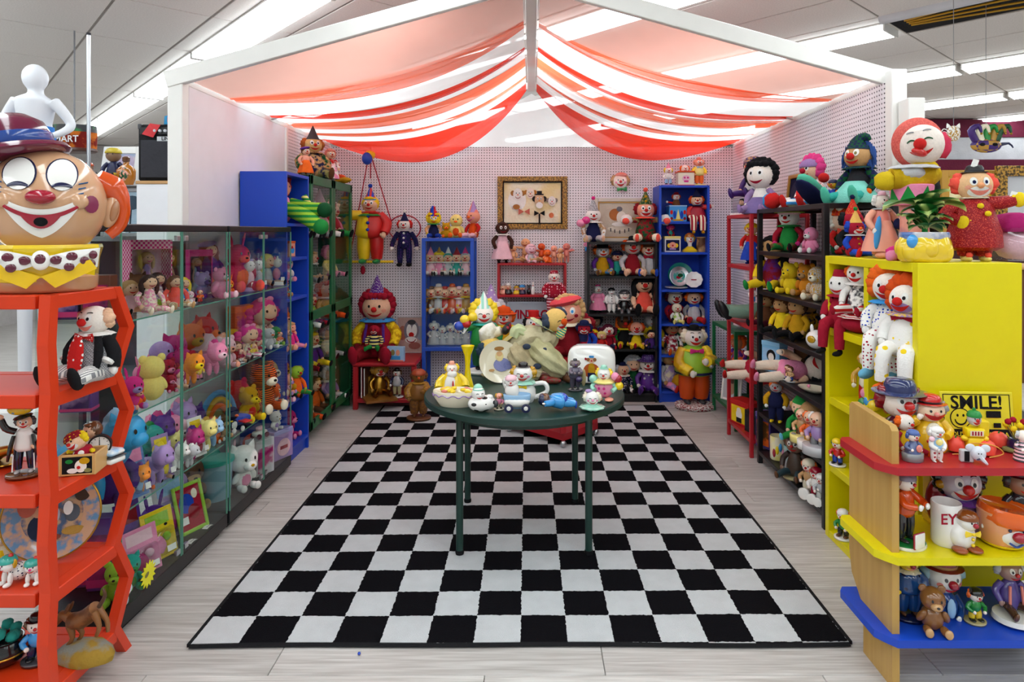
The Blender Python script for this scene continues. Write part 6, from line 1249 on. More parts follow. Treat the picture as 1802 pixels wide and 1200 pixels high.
# --- top shelf
windowbox('boxed_doll', 'large boxed fashion doll with pink check border in near glass case', cs(258, xb, 3), .2, .09, .32, 60, 'p:hot:lpink:90', 'lpink', 'n:pink:lilac:20', 'd8b070')
windowbox('boxed_doll', 'dark boxed doll with golden dress behind the brunette doll', cs(297, xb, 3), .13, .08, .31, 60, 'black~', 'dgrey', 'gold', 'brown')
doll('fashion_doll', 'brunette doll in floral dress seated on top shelf of near case', cs(262, xf, 3), ch_(262, xf, 62), 60, 'sit', t='n:cream:pink:20', l='n:cream:pink:20', k='skin', hair=('longhair', '3a2420'), nose=None, eye='dot', mo='crim', cat='doll', hs=.75, s='cream', fat=.8)
doll('fashion_doll', 'second brunette doll in lavender dress behind the floral one', cs(277, xm, 3), ch_(277, xm, 56), 60, 'sit', t='n:lilac:white:20', l='skin', k='skin', hair=('longhair', '3a2420'), nose=None, eye='dot', mo='crim', cat='doll', hs=.75, s='skin', fat=.8)
doll('fashion_doll', 'doll in coral blouse sitting by the case door edge', cs(308, xf, 3), ch_(308, xf, 52), 55, 'sit', t='coral', a='coral', l='n:tan:cream:9', k='skin', hair=('longhair', 'brown'), nose=None, eye='dot', mo='crim', cat='doll', hs=.75, s='tan', fat=.9)
plush('plush_frog', 'tiny lime plush frog between dolls on case top shelf', cs(283, xf, 3), ch_(283, xf, 20), 60, 'lime', 'lime', 'roundears')
windowbox('boxed_doll', 'boxed doll with blue backing and pink header in near glass case', cs(346, xb, 3), .14, .08, .26, 62, 'hot', 'navy', 'lblue', 'tan')
carton('toy_box', 'plain orange card box on top shelf of near glass case', cs(370, xb, 3), .12, .08, .12, 65, 'dorange~', stripe='red~', panel='orange')
doll('fashion_doll', 'doll with purple beret and auburn hair on top case shelf', (xb+.03, YX(367, xb+.03), LV[3]+.125), .17, 60, 'bust', t='purple', k='skin', hair=('longhair', '7a3a20'), hat=('beret', 'lilac'), nose=None, eye='dot', mo='crim', cat='doll', hs=.8)
plush('plush_pig', 'round pink plush toy bulging against the case door', cs(386, xf, 3), ch_(386, xf, 54), 75, 'pink', 'lpink', 'roundears', hs=.8)
plush('plush_giraffe', 'tall magenta plush dragon on top shelf at case seam', cs(417, xm, 3), ch_(417, xm, 84), 60, 'd02a5a', 'coral', 'longears', belly='orange', hs=.8)
for i, (px, c, c2, lb) in enumerate(((437, 'lpink', 'lilac', 'clear plastic dome with lilac doll in far case'), (452, 'lgrey', 'purple', 'clear plastic dome with grey toy in far case'), (489, 'pink', 'white', 'clear plastic dome with pink plush at end of far case'))):
    dm = thing('plastic_dome', lb, 'packaged toy', cs(px, xf-.03, 3), 60); q = .055
    MB().lathe([(q*1.05, 0), (q*1.1, .02), (q, .024)], 20).build('tray', c2+'~', dm); MB().lathe([(q, .022), (q, .16), (q*.8, .22), (q*.3, .25), (0, .253)], 20).build('dome', 'plastic', dm)
    put(dm, 'toy_body', 'ball', c, (0, 0, .075), (q*.65, q*.6, .05)); hd2 = put(dm, 'toy_head', 'ballhi', 'white', (0, -.005, .15), .036); put(hd2, 'ears', 'catears' if i != 1 else 'roundears', c); [put(hd2, 'eye', 'doteye', 'black!', scale=(s, 1, 1)) for s in (-1, 1)]; put(hd2, 'bow', 'hairbow', c2)
    MB().box(-.02, .03, -q*1.02, -q*1.0, .03, .055).build('price_tag', 'white', dm, False)
carton('toy_box', 'small printed box on the top shelf of left blue bookcase', (-1.76, YX(524, -1.7), 1.421), .07, .05, .11, 75, 'peach~', top='orange~', shapes=[('o', .5, .4, .3, .2, 'sky'), ('o', .4, .6, .15, .1, 'red')])
# --- second shelf
plush('plush_bear', 'yellow plush bear seen from behind in near glass case', cs(268, xf, 2), ch_(268, xf, 78), 235, 'f0d878', 'lyel', 'roundears')
for i, (px, x_, c, c2, hh, ear, lb) in enumerate(((233, xf, 'hot', 'lilac', 58, 'longears', 'magenta plush rabbit behind red hexagon edge, second case shelf'), (294, xm, 'crim', 'pink', 46, 'roundears', 'crimson plush toy beside yellow bear'), (305, xb, 'mag', 'lblue', 72, 'catears', 'magenta foil plush cat at back of second shelf'), (335, xb, 'orange', 'mustard', 80, 'catears', 'orange plush cat at back of second case shelf'), (331, xf, 'f0902c', 'yellow', 56, 'catears', 'orange pony toy with big eyes near the case door'), (370, xf, 'pink', 'lpink', 58, 'catears', 'pink pony toy beside the orange one'), (397, xf, 'lpink', 'peach', 54, 'roundears', 'pale pink plush baby toy with yellow bow'), (408, xm, 'mustard', 'green', 52, None, 'yellow and green plush bird at case seam'))):
    plush('plush_toy', lb, cs(px, x_, 2), ch_(px, x_, hh), 60, c, c2, ear, mane='crim' if i == 4 else ('hot' if i == 5 else None), pose='sit' if i not in (4, 5) else 'stand', hs=1.2)
hs_ = thing('toy_house', 'pink plastic toy house with pointed roof in near glass case', 'toy', cs(364, xm, 2), 65); q = .11
MB().box(-q/2, q/2, -q*.35, q*.35, 0, q*1.0, .003).build('walls', 'pink~', hs_, False); MB().prism([(-q*.6, q*.98), (q*.6, q*.98), (0, q*1.75)], -q*.4, q*.4).build('roof', 'lpink~', hs_, False); MB().box(-q*.22, q*.05, -q*.37, -q*.35, q*.45, q*.8).build('window', 'mag', hs_, False); MB().box(-q*.17, 0, -q*.375, -q*.365, q*.5, q*.75).build('pane', 'lpink', hs_, False); MB().box(q*.12, q*.38, -q*.37, -q*.35, 0, q*.5).build('door', 'orange~', hs_, False)
carton('toy_box', 'orange and magenta toy box at back of second shelf, far case', cs(428, xb, 2), .2, .08, .27, 65, 'dorange~', panel='n:orange:mag:12', stripe='mag~', top='orange~')
for px, x_, hh, lb in ((437, xf, 52, 'pink haired button eyed rag doll, nearer one in far case'), (463, xm, 74, 'pink haired button eyed rag doll with hair bow in far case')):
    doll('rag_doll', lb, cs(px, x_, 2), ch_(px, x_, hh), 60, 'sit', t='n:crim:cream:9', a='skin', l='s:white:pink:10', k='skin', hair=('bunches', 'hot'), eye='dot', nose=None, mo='red', hs=1.6, cat='doll', hb='pink', s='black')
plush('plush_bird', 'white and grey plush bird on second shelf of far case', cs(473, xf, 2), ch_(473, xf, 36), 60, 'lgrey', 'white', None, beak='orange')
plush('plush_parrot', 'small green plush parrot on second shelf of far case', cs(484, xf, 2), ch_(484, xf, 34), 60, 'green', 'lime', None, beak='orange', belly='lyel')
plush('plush_cat', 'orange plush cat on second shelf near end of far case', cs(497, xm, 2), ch_(497, xm, 48), 60, 'orange', 'peach', 'catears')
for i, (px, c) in enumerate(((424, 'crim'), (446, 'yellow'), (455, 'red'), (492, 'orange'), (460, 'mint'))):
    small('toy_figure', ['crimson toy figure at front of far case second shelf', 'yellow toy figure among rag dolls in far case', 'red toy figure by the far case door', 'orange toy figure near end of far case', 'mint toy figure in front of pink haired doll'][i], cs(px, xf+.03, 2), ch_(px, xf, 24), 60, 'man', c, 'white', 'skin', ('tufts', c), base='white', fin='~')
plush('plush_cat', 'orange tabby plush on fourth shelf of left blue bookcase', (-1.76, 4.62, 1.141), .14, 75, 'dorange', 'tan', 'catears')
small('toy_figure', 'teal figurine on upper shelf of left blue bookcase', (-1.75, 4.66, 1.421-.28), .1, 75, 'robe', 'teal', 'green', 'skin', ('shorthair', 'black'))
# --- third shelf
for i, (px, x_, c, mn, hh, lb) in enumerate(((238, xf, 'f0902c', 'purple', 56, 'orange toy pony with purple mane behind hexagon shelf'), (268, xf, 'lilac', 'yellow', 70, 'lilac pony with yellow star mane in near case'), (306, xf, 'white', 'lilac', 46, 'white toy pony near the case door'), (296, xm, 'lyel', 'lime', 52, 'pale yellow pony on third shelf'), (327, xf, 'mag', 'purple', 60, 'magenta pony beyond the door edge'), (329, xf+.04, 'lgrey', 'white', 38, 'tiny grey pony in front of magenta pony'), (354, xf, 'lyel', 'mustard', 58, 'small yellow standing pony in near case'), (366, xf, 'lblue', 'orange', 50, 'small pale blue pony beside yellow pony'))):
    plush('toy_pony', lb, cs(px, x_, 1), ch_(px, x_, hh), 60 + 10*(i % 3), c, c, 'catears', 'stand', 'toy', mane=mn, fin='~', nose=None)
for i in range(4):
    px = (250, 285, 262, 300)[i]
    plush('toy_pony', ['teal pony high at back of third shelf', 'pink pony at back of third shelf', 'purple pony behind the lilac pony', 'violet pony behind the white pony'][i], cs(px, xb, 1), ch_(px, xb, (74, 70, 84, 84)[i]), 70, ('teal', 'pink', 'purple', 'lilac')[i], None, 'catears', 'stand', 'toy', mane=('green', 'hot', 'hot', 'pink')[i], fin='~', nose=None)
arc = thing('arch_cushion', 'blue arched plush rainbow cushion on third shelf of near case', 'plush toy', cs(384, xm, 1), 68); q = .12
for k, (rr_, c) in enumerate(((1.0, '4a88b8'), (.78, 'mustard'), (.58, 'orange'))): MB().tube([(rr_*q*cos(a), 0, .03 + rr_*q*1.5*sin(a)) for a in [pi*k2/14 for k2 in range(15)]], q*.13, 10).build('arch_band', c, arc)
put(arc, 'filling', 'ball', 'olive', (0, .03, .09), (q*.5, .03, .09))
for i, (px, x_, c, c2, hh, lb) in enumerate(((247, xf, '6a8ac0', 'lblue', 110, 'pale blue plush with rainbow arch card near hexagon shelf'), (292, xf, 'lilac', 'yellow', 96, 'lilac blister card with yellow toy in near case'), (352, xf, 'white', 'crim', 84, 'white blister card with flower toy in near case'))):
    blister('packaged_toy', lb, cs(px, xf+.03, 1), .09, ch_(px, xf, hh)*.8, 72, c, c2, 'yellow' if i else 'pink')
plush('plush_tiger', 'orange striped plush tiger in far case', cs(462, xf, 1), ch_(462, xf, 84), 65, 's:orange:black:7', 'cream', 'roundears')
plush('plush_bear', 'red shirted yellow plush bear on third shelf of far case', cs(436, xf, 1), ch_(436, xf, 60), 65, 'mustard', 'yellow', 'roundears', belly='red')
plush('plush_bear', 'small amber plush bear at end of far case third shelf', cs(493, xm, 1), ch_(493, xm, 54), 65, 'c88a20', 'mustard', 'roundears')
plush('plush_penguin', 'navy and white plush penguin low in far case', cs(407, xf, 1), ch_(407, xf, 44), 65, 'navy', 'white', None, beak='orange', belly='white')
plush('plush_duck', 'brown plush duck with yellow bill at back of far case', cs(440, xb, 1), ch_(440, xb, 80), 65, 'brown', 'tan', None, beak='yellow', belly='blue')
aeroplane = thing('toy_plane', 'red and blue toy plane on third shelf of far case', 'toy', cs(420, xf+.02, 1), 60); MB().tube([(-.08, 0, .05), (0, 0, .055), (.07, 0, .05)], [.02, .035, .015], 10, sub=3).build('fuselage', 'blue~', aeroplane); MB().box(-.025, .025, -.09, .09, .05, .058, .003).build('wing', 'red~', aeroplane, False); MB().box(-.085, -.06, -.035, .035, .06, .066).build('tail_plane', 'yellow~', aeroplane, False); put(aeroplane, 'nose_cone', 'ball', 'yellow~', (.075, 0, .05), .016); [put(aeroplane, 'wheel', 'ball', 'black', (.02, s*.03, .012), .012) for s in (-1, 1)]
plush('plush_monkey', 'grey plush monkey with lilac dress in left blue bookcase', (-1.72, 4.5, .781), .2, 70, 'tan', 'peach', 'roundears', belly='lilac')
doll('doll', 'pink legged doll lolling out of left blue bookcase', (-1.7, 4.6, .781), .17, 70, 'sit', t='hot', l='pink', k='peach', hair=('shorthair', 'tan'), s='peach', nose=None, eye='dot', cat='doll')
doll('clown_doll', 'lime headed clown doll with orange suit in left blue bookcase', (-1.7, 4.72, .421), .2, 60, 'sit', t='orange', l='n:dorange:green:6', k='lime', hair=('tufts', 'olive'), eye='dot')
plush('plush_toy', 'pink plush face toy low in left blue bookcase', (-1.72, 4.52, .421), .17, 70, 'pink', 'lpink', 'roundears')
sn = thing('plush_caterpillar', 'green striped stuffed legs hanging out of top blue bookcase shelf', 'plush toy', (-1.72, 4.62, 1.66+.001), 60)
for k, (p0, p1, p2, c) in enumerate((((-.02, .05, .12), (.06, -.1, .05), (.1, -.19, -.02), 0), ((.06, .05, .14), (.13, -.08, .1), (.16, -.16, .1), 1))): MB().tube([p0, p1, p2], [.045, .055, .05], 12, sub=4).build('leg', 's:green:lime:26', sn); put(sn, 'foot', 'ball', 'green' if k == 0 else 'dgreen', (p2[0], p2[1]-.03, p2[2]-.005), .055)
MB().tube([(.14, 0, .2), (.17, -.06, .09), (.18, -.1, .06)], .022, 8, sub=3).build('arm', 's:green:lyel:30', sn); put(sn, 'body', 'ball', 'pink', (.0, .08, .1), (.09, .08, .11)); hd3 = put(sn, 'head', 'ballhi', 'peach', (0, .08, .25), .07); put(hd3, 'hair', 'curls', 'dred'); [put(hd3, 'eye', 'doteye', 'black!', scale=(s, 1, 1)) for s in (-1, 1)]
bt_ = thing('striped_ball', 'small rainbow striped stuffed ball at edge of blue bookcase', 'ball', (-1.66, YX(551, -1.66)-.14, 1.661)); put(bt_, 'ball', 'ballhi', 's:red:yellow:2.5', (0, 0, .035), .035); put(bt_, 'cap', 'ball', 'blue', (-.012, 0, .055), (.02, .025, .018))
# --- bottom shelf
for i, (px, c, c2, t3, w_, hh, lb) in enumerate(((255, 'pink', 'mag', 'lpink', .17, .2, 'pink blister pack with white price labels at bottom of near case'), (287, 'yellow', 'pink', 'lime', .16, .22, 'yellow patterned toy pack at bottom of near case'), (240, 'purple', 'violet', 'dred', .12, .3, 'purple toy box card behind hexagon shelf'), (310, 'n:lilac:lgrey:9', 'mag', 'lblue', .18, .3, 'lilac craft pack standing at back of bottom shelf'))):
    blister('packaged_toy', lb, cs(px, xf-.02*(i > 1)*3, 0), w_, hh, 68, c, c2, t3, 14)
gfm = picture('picture', 'lime green framed picture propped inside near case bottom shelf', cs(345, xf+.01, 0), .17, .24, 'lime~', 'crim', [('o', .4, .6, .25, .2, 'blue'), ('o', .6, .4, .2, .15, 'dred'), ('o', .7, .75, .1, .1, 'cream')], .018, .012, rz=68, lean=16)
tbx = thing('plastic_tub', 'translucent blue plastic tub at bottom of near case', 'tub', cs(380, xm, 0), 70); MB().lathe([(.07, 0), (.08, .2), (.084, .21), (.076, .2), (.066, .006), (0, .006)], 24, sx=1.2).build('tub', '8fb0c4~', tbx); MB().lathe([(.082, .2), (.088, .2), (.088, .22), (.06, .228), (0, .228)], 24, sx=1.2).build('lid', 'teal~', tbx)
plush('plush_cat', 'large white plush kitten with pink dress at bottom of far case', cs(427, xf, 0), ch_(427, xf, 76), 55, 'white', 'white', 'catears', belly='pink', nose='mustard', hs=1.4)
plush('plush_cat', 'small white plush kitten in lilac dress standing on printed box', (xf, YX(484, xf), LV[0]+.2), .12, 60, 'white', 'white', 'catears', belly='lilac', nose='mustard', hs=1.3)
carton('toy_box', 'lilac and pink printed toy box at bottom of far case', cs(488, xf, 0), .17, .11, .19, 68, 'lilac~', top='9a9ad0~', shapes=[('o', .5, .4, .35, .3, 'lpink'), ('b', .5, .4, .2, .06, 'crim')])
carton('toy_box', 'crimson gift box at bottom of far case', cs(462, xm, 0), .15, .12, .14, 68, 'crim~', panel='n:crim:coral:12', stripe='dred~')
cart = thing('toy_car', 'white toy buggy with dark wheels in far case', 'toy', (xf, YX(457, xf), LV[0]+.2+.02), 65)
carton('toy_box', 'flat grey printed box under the toy buggy in far case', cs(457, xf, 0), .14, .1, .215, 65, 'lgrey~', panel='n:mag:lgrey:10')
MB().box(-.045, .045, -.025, .025, .015, .045, .008).build('body', 'white~', cart); MB().box(-.02, .03, -.02, .02, .045, .07, .008).build('cab', 'lpink~', cart); [put(cart, 'wheel', 'cyl', 'burg~', (x_, y_, .016), (.016, .016, .008), (R(90), 0, 0)) for x_ in (-.03, .03) for y_ in (-.024, .032)]
sr = thing('star_tag', 'yellow starburst price tag hanging on near case front', 'tag', (-1.607, YX(262, -1.605), Z(1010, YX(262, -1.605))), 90); put(sr, 'tag_star', 'star', 'f4ee20~', (0, 0, 0), (.055, .05, .055)); put(sr, 'scribble', 'petal', 'olive', (-.03, -.004, .0), (.04, .01, .03), (0, R(70), 0))
for px, lb in ((340, 'small white paper label strip lying at near case front'), (368, 'crumpled white paper scrap on near case base')):
    pp = thing('paper_label', lb, 'label', (xf+.045, YX(px, xf+.045), LV[0]+.001), 85); MB().grid(lambda u_, v_: (.08*u_-.04, .03*v_-.015, .004*sin(u_*5)), 8, 2).build('sheet', 'white', pp); MB().box(-.03, .02, -.006, -.003, .005, .0055).build('print', 'grey', pp, False)
# large toys seen through the end pane
def ce(px, Y, k): return (X(px, Y), Y, LV[k]+.001)
bhz = plush('toy_horse', 'shiny turquoise toy horse seen through end of glass case', ce(168, 2.72, 1), .36, 80, '2a9ad0', '2a9ad0', 'catears', 'stand', 'toy', mane='lblue', fin='~', nose=None, hs=.8)
for i, (px, k, c, h_, w_, lb) in enumerate(((120, 3, 'violet~', .2, .1, 'violet toy box at near end of case top shelf'), (175, 3, '6a3a28~', .18, .11, 'brown printed toy box at case near end'), (140, 2, 'purple~', .1, .12, 'flat purple toy box seen through hexagon shelf'), (180, 0, 'purple~', .3, .09, 'tall purple toy box at bottom near end of case'), (135, 0, '8a3a8a~', .24, .1, 'mauve toy box at bottom of case behind hexagon shelf'))):
    carton('toy_box', lb, ce(px, 2.7 + .02*i, k), w_, .07, h_, 10, c, panel='n:mag:navy:8' if i % 2 else 'n:lilac:violet:8', stripe='hot~')
plush('plush_frog', 'lime green plush ball toy at near end of case bottom shelf', ce(206, 2.66, 0), .16, 20, 'lime', 'lime', 'roundears'); plush('plush_zebra', 'small blue and white striped toy zebra in case corner', (X(214, 2.63), 2.63, LV[0]+.001), .1, 50, 's:lblue:white:9', 'white', 'catears', 'stand', mane='navy')
doll('doll', 'purple caped doll on second case shelf behind hexagon post', ce(196, 2.72, 1), .28, 20, 'sit', t='violet', l='violet', k='tan', hair=('shorthair', 'blue'), nose=None, eye='dot', cat='doll')
plush('plush_fish', 'orange plush toy on third case shelf behind hexagon shelf', (xf+.01, YX(240, xf+.01), LV[2]+.001), .1, 60, 'orange', 'peach', 'roundears')
# ---- green cabinet contents and the clown on top
gx = -1.8
G = [(4.98, 1.552, .3, 'white', 'lgrey'), (5.1, 1.552, .28, 'lgrey', 'white'), (5.3, 1.552, .26, 'lpink', 'grey'), (5.55, 1.552, .3, 'lpink', 'white'), (5.75, 1.552, .34, 'crim', 'green'), (5.9, 1.552, .28, 'pink', 'cream'), (5.08, 1.202, .24, 'navy', 'grey'), (5.35, 1.202, .22, 'dgreen', 'tan'), (5.8, 1.202, .24, 'lyel', 'pink'), (5.1, .842, .26, 'lgrey', 'white'), (5.3, .842, .24, 'lime', 'crim'), (5.7, .842, .3, 'mustard', 'dorange'), (5.12, .502, .24, 'teal', 'dred'), (5.35, .502, .26, 'purple', 'yellow'), (5.75, .502, .24, 'cream', 'lgrey'), (5.1, .122, .28, 'red', 'dorange'), (5.4, .122, .26, 'orange', 'brown'), (5.8, .122, .26, 'lilac', 'white')]
GL = ['white', 'grey', 'pale pink', 'rosy', 'crimson', 'pink', 'navy', 'dark green', 'pale yellow', 'silver', 'lime', 'mustard', 'teal', 'purple', 'cream', 'red', 'orange', 'lilac']
for i, (y_, z_, h_, c, c2) in enumerate(G):
    lvl = {1.552: 'top', 1.202: 'second', .842: 'middle', .502: 'fourth', .122: 'bottom'}[z_]
    doll('doll', f'{GL[i]} doll on the {lvl} shelf behind glass of green cabinet', (gx, y_, z_), h_, 80 - 3*i % 20, 'sit', t=c, l=c2, k='skin', hair=(('tufts', 'shorthair', 'curls')[i % 3], c2), hat=('conehat', c) if i % 3 == 0 else None, eye='dot', rf='white' if i % 2 else None, cat='doll', group='dolls inside the green cabinet')
gt = doll('clown_doll', 'large clown in dark patterned suit sitting on top of green cabinet', (-1.8, 5.38, GH+.001), H(70, 5.38), 35, 'sit', t='n:navy:tan:12', a='n:dgreen:tan:12', l='n:navy:olive:12', s='brown', k='d8b070', hair=('tufts', 'b0602a'), hat=('conehat', 'dgrey'), rf='n:tan:brown:6', fat=1.35, hs=.85, bigf=1.3)
doll('clown_doll', 'small doll in orange dress and purple hat on green cabinet left edge', (-1.74, 5.04, GH+.001), H(50, 5.0), 40, 'stand', t='peach', a='peach', l='lgrey', dress='orange', k='skin', hat=('beret', 'purple'), hair=('shorthair', 'brown'), s='dorange', cat='doll')
doll('clown_doll', 'little red haired doll held beside big clown on green cabinet', (-1.74, 5.66, GH+.001), H(56, 5.6), 40, 'stand', t='n:white:red:8', l='white', k='skin', hair=('curls', 'salmon'), s='red', cat='doll', dress='n:white:pink:6')
sb_ = thing('slipper_shoes', 'red and yellow striped stuffed shoe on green cabinet', 'plush toy', (-1.7, 5.85, GH+.001), 60); put(sb_, 'sole', 'ball', 'mustard', (0, 0, .03), (.04, .12, .03)); put(sb_, 'upper', 'ball', 's:red:orange:2', (0, .03, .055), (.04, .08, .03))
# ---- smaller toys filling the glass cases: column, depth, shelf, height, kind, colours, label
MORE = [
 (228, xm, 3, 52, 'd', 'lpink', 'tan', 'blond doll in pale pink behind hexagon shelf top'), (242, xb, 3, 60, 'p', 'brown', 'tan', 'brown plush bear at back left of case top shelf'), (322, xm, 3, 40, 'd', 'sky', 'yellow', 'blue dressed blond doll beside case door edge'), (334, xf, 3, 24, 'p', 'lpink', 'white', 'tiny pale pink plush by case door edge, top shelf'),
 (356, xm, 3, 46, 'p', 'lilac', 'purple', 'lilac plush beside boxed doll on top shelf'), (352, xf, 3, 22, 'f', 'orange', 'red', 'small orange figure at front of case top shelf'), (402, xf, 3, 30, 'p', 'orange', 'yellow', 'orange plush cub at case seam on top shelf'), (460, xb, 3, 60, 'p', 'lilac', 'pink', 'lilac plush at back of far case top shelf'), (472, xm, 3, 50, 'd', 'lgrey', 'lyel', 'grey dressed doll on far case top shelf'), (502, xm, 3, 44, 'p', 'white', 'pink', 'white plush at far end of case top shelf'),
 (250, xm, 2, 56, 'p', 'pink', 'hot', 'pink plush behind yellow bear'), (282, xb, 2, 70, 'p', 'lilac', 'mag', 'tall lilac plush at back of second shelf'), (300, xf, 2, 30, 'p', 'crim', 'pink', 'little crimson plush at second shelf front'), (316, xf, 2, 30, 'd', 'lpink', 'mag', 'tiny magenta haired doll by the door edge, second shelf'), (318, xm, 2, 56, 'p', 'mag', 'pink', 'magenta plush between orange toys'), (350, xf, 2, 32, 'f', 'yellow', 'pink', 'yellow toy figure before pink house'), (384, xm, 2, 52, 'p', 'peach', 'orange', 'peach plush beside toy house'), (356, xb, 2, 84, 'p', 'red', 'orange', 'red plush at back behind toy house'), (416, xf, 2, 34, 'd', 'red', 'brown', 'small red dressed doll at case seam'), (450, xf, 2, 26, 'f', 'red', 'yellow', 'little red toy near rag dolls'), (478, xm, 2, 40, 'p', 'hot', 'pink', 'hot pink plush on far case second shelf'), (508, xf, 2, 22, 'f', 'purple', 'lilac', 'purple figure at end of far case second shelf'),
 (252, xf, 1, 40, 'p', 'purple', 'orange', 'purple plush in front on third shelf near hexagon'), (282, xf, 1, 40, 'd', 'yellow', 'hot', 'yellow dressed doll with hot pink hair, third shelf'), (316, xm, 1, 64, 'p', 'lpink', 'white', 'pale pink plush behind door edge, third shelf'), (340, xm, 1, 70, 'p', 'violet', 'lilac', 'violet plush beside arch cushion'), (378, xf, 1, 34, 'p', 'orange', 'white', 'orange cub in front of arch cushion'), (392, xf, 1, 40, 'p', 'brown', 'tan', 'brown plush dog near case seam, third shelf'), (418, xm, 1, 66, 'p', 'red', 'mustard', 'red plush behind toy plane'), (448, xf, 1, 34, 'p', 'yellow', 'red', 'yellow plush between tiger and bear'), (476, xm, 1, 70, 'p', 'tan', 'cream', 'tan plush lion with pale mane in far case'), (482, xf, 1, 36, 'p', 'orange', 'cream', 'orange tabby plush in far case third shelf'), (505, xf, 1, 34, 'p', 'peach', 'lilac', 'peach plush at end of far case third shelf'),
 (228, xf, 0, 60, 'p', 'teal', 'green', 'teal plush at bottom corner of near case'), (270, xm, 0, 80, 'p', 'purple', 'lilac', 'purple plush behind pink blister pack'), (300, xb, 0, 90, 'p', 'lilac', 'white', 'lilac plush at back of near case floor'), (330, xb, 0, 90, 'p', 'brown', 'tan', 'brown plush at back beside lime frame'), (362, xb, 0, 84, 'p', 'teal', 'white', 'teal plush behind blue tub'), (406, xm, 0, 60, 'p', 'lpink', 'white', 'pink plush in far case bottom corner'), (444, xm, 0, 60, 'p', 'coral', 'white', 'coral plush beside white kitten'), (474, xb, 0, 70, 'p', 'lgrey', 'white', 'grey plush at back of far case floor'), (505, xm, 0, 50, 'p', 'mag', 'pink', 'magenta plush at end of far case floor')]
for i, (px, x_, k, hp_, kd, c, c2, lb) in enumerate(MORE):
    a_ = cs(px, x_, k); h_ = ch_(px, x_, hp_)
    if kd == 'p': plush('plush_toy', lb, a_, h_, 50 + 17*(i % 3), c, c2, ('roundears', 'catears', 'longears', None)[i % 4], belly=c2 if i % 2 else None, hs=1.1)
    elif kd == 'd': doll('doll', lb, a_, h_, 60, 'sit', t=c, l='skin', k='skin', hair=('longhair', c2), nose=None, eye='dot', cat='doll', hs=1.1)
    else: small('toy_figure', lb, a_, h_, 60, 'man', c, c2, 'skin', ('tufts', c2), base=None, fin='~')
# ================================================================ RIGHT: YELLOW CUBE SHELF TOP
YT = YH + .001
def yt(px, Y): return (X(px, Y), Y, YT)
rq = doll('clown_doll', 'large clown in red sequin robe with bowler hat and yellow hands', yt(1714, 2.8), H(158, 2.8), -14, 'stand', t='q:96101a:d8503a:150', a='q:96101a:d8503a:150', l='q:96101a:d8503a:150', s='lyel', k='f0c090', hair=('tufts', 'coral'), hat=('smallbowler', 'black~', ('hatband', 'smallband', 'dgrey')), mz='white', nose='e8a070', mo='salmon', eyec='navy', hd='yellow', ar='hips', al='out', fat=1.5, hs=1.3, bigf=1.25, cheek='peach')
MB().lathe([(.13, .72), (.2, .55), (.26, .35), (.27, .16), (.2, .12)], 24, sy=.8, wob=.05, nw=5).build('robe', 'q:96101a:d8503a:150', rq); put(rq, 'collar', 'ruff', 'cream', (0, 0, .74), (.14, .13, .1))
for i, (x_, z_) in enumerate(((.0, .64), (.07, .55))): put(rq, 'pompom', 'lump', 'yellow', (x_, -.175, z_), .03)
for c in rq.children:
    if c.name.startswith('hand'): c.scale = c.scale * 1.9
for s in (-1, 1): put(rq, 'shoe_pompom', 'lump', 'coral', (s*.09, -.13, .07), .03)
for x_, z_ in ((.34, .76), (-.02, 1.14)):
    MB().box(-.03, .03, -.002, .0, -.045, .045, M=Matrix.Translation((x_, -.08, z_)) @ Matrix.Rotation(R(18), 4, 'Y')).build('price_tag', 'white', rq, False)
# plant in yellow pot
pp = thing('potted_plant', 'leafy green plant in lumpy yellow ceramic pot on yellow shelf', 'plant', yt(1627, 2.72)); q = H(1, 2.72)
MB().lathe([(q*38, 0), (q*44, q*6), (q*46, q*26), (q*40, q*44), (q*36, q*48), (q*32, q*46), (0, q*40)], 36, wob=.1, nw=6, sy=.8).build('pot', 'f0cc2a!', pp)
for k in range(7): a = 2*pi*k/7; put(pp, 'pot_lump', 'ball', 'f0cc2a!', (q*34*cos(a), q*27*sin(a), q*(18+6*(k % 2))), (q*15, q*14, q*19))
MB().lathe([(q*41, q*40), (q*43, q*46), (q*41, q*52), (q*36, q*50)], 30, sy=.8, wob=.04, nw=6).build('pot_rim', 'n:lgrey:3a68b0:9!', pp); put(pp, 'pot_motif', 'ball', 'sky!', (-q*34, -q*22, q*36), (q*10, q*7, q*12)); MB().lathe([(q*34, q*46), (0, q*49)], 20, sy=.8).build('soil', 'black', pp)
lm = nodemat('variegated_leaf'); m_, nt, p_ = lm; tc = nd(nt, 'TexCoord'); sx_ = nd(nt, 'SeparateXYZ'); nt.links.new(tc.outputs['Object'], sx_.inputs[0]); ab = nd(nt, 'Math', operation='ABSOLUTE'); nt.links.new(sx_.outputs[0], ab.inputs[0]); mr_ = nd(nt, 'MapRange', i1=.02, i2=.13); nt.links.new(ab.outputs[0], mr_.inputs[0]); nt.links.new(mixcol(nt, mr_.outputs[0], lin('cfe08a'), lin('1f6a2a')), p_.inputs['Base Color']); p_.inputs['Roughness'].default_value = .35; MATS['leafmat'] = m_
def leafshape(b):
    b.grid(lambda u_, v_: ((v_-.5)*.66*sin(pi*min(1, u_*.97+.03))**.75, -u_*.95, .2*sin(u_*2.2) - .3*u_*u_ + .1*abs(v_-.5)*2), 10, 4)
SH['leafshape'] = leafshape
rl = random.Random(5)
for k in range(24):
    a = 2.4*k; s_ = q*(34 + 22*rl.random()); el = R(-10 + 55*rl.random())
    put(pp, 'leaf', 'leafshape', 'leafmat', (q*6*cos(a), q*6*sin(a), q*(56 + 34*rl.random())), s_, (-el, R(20*rl.random()-10), a))
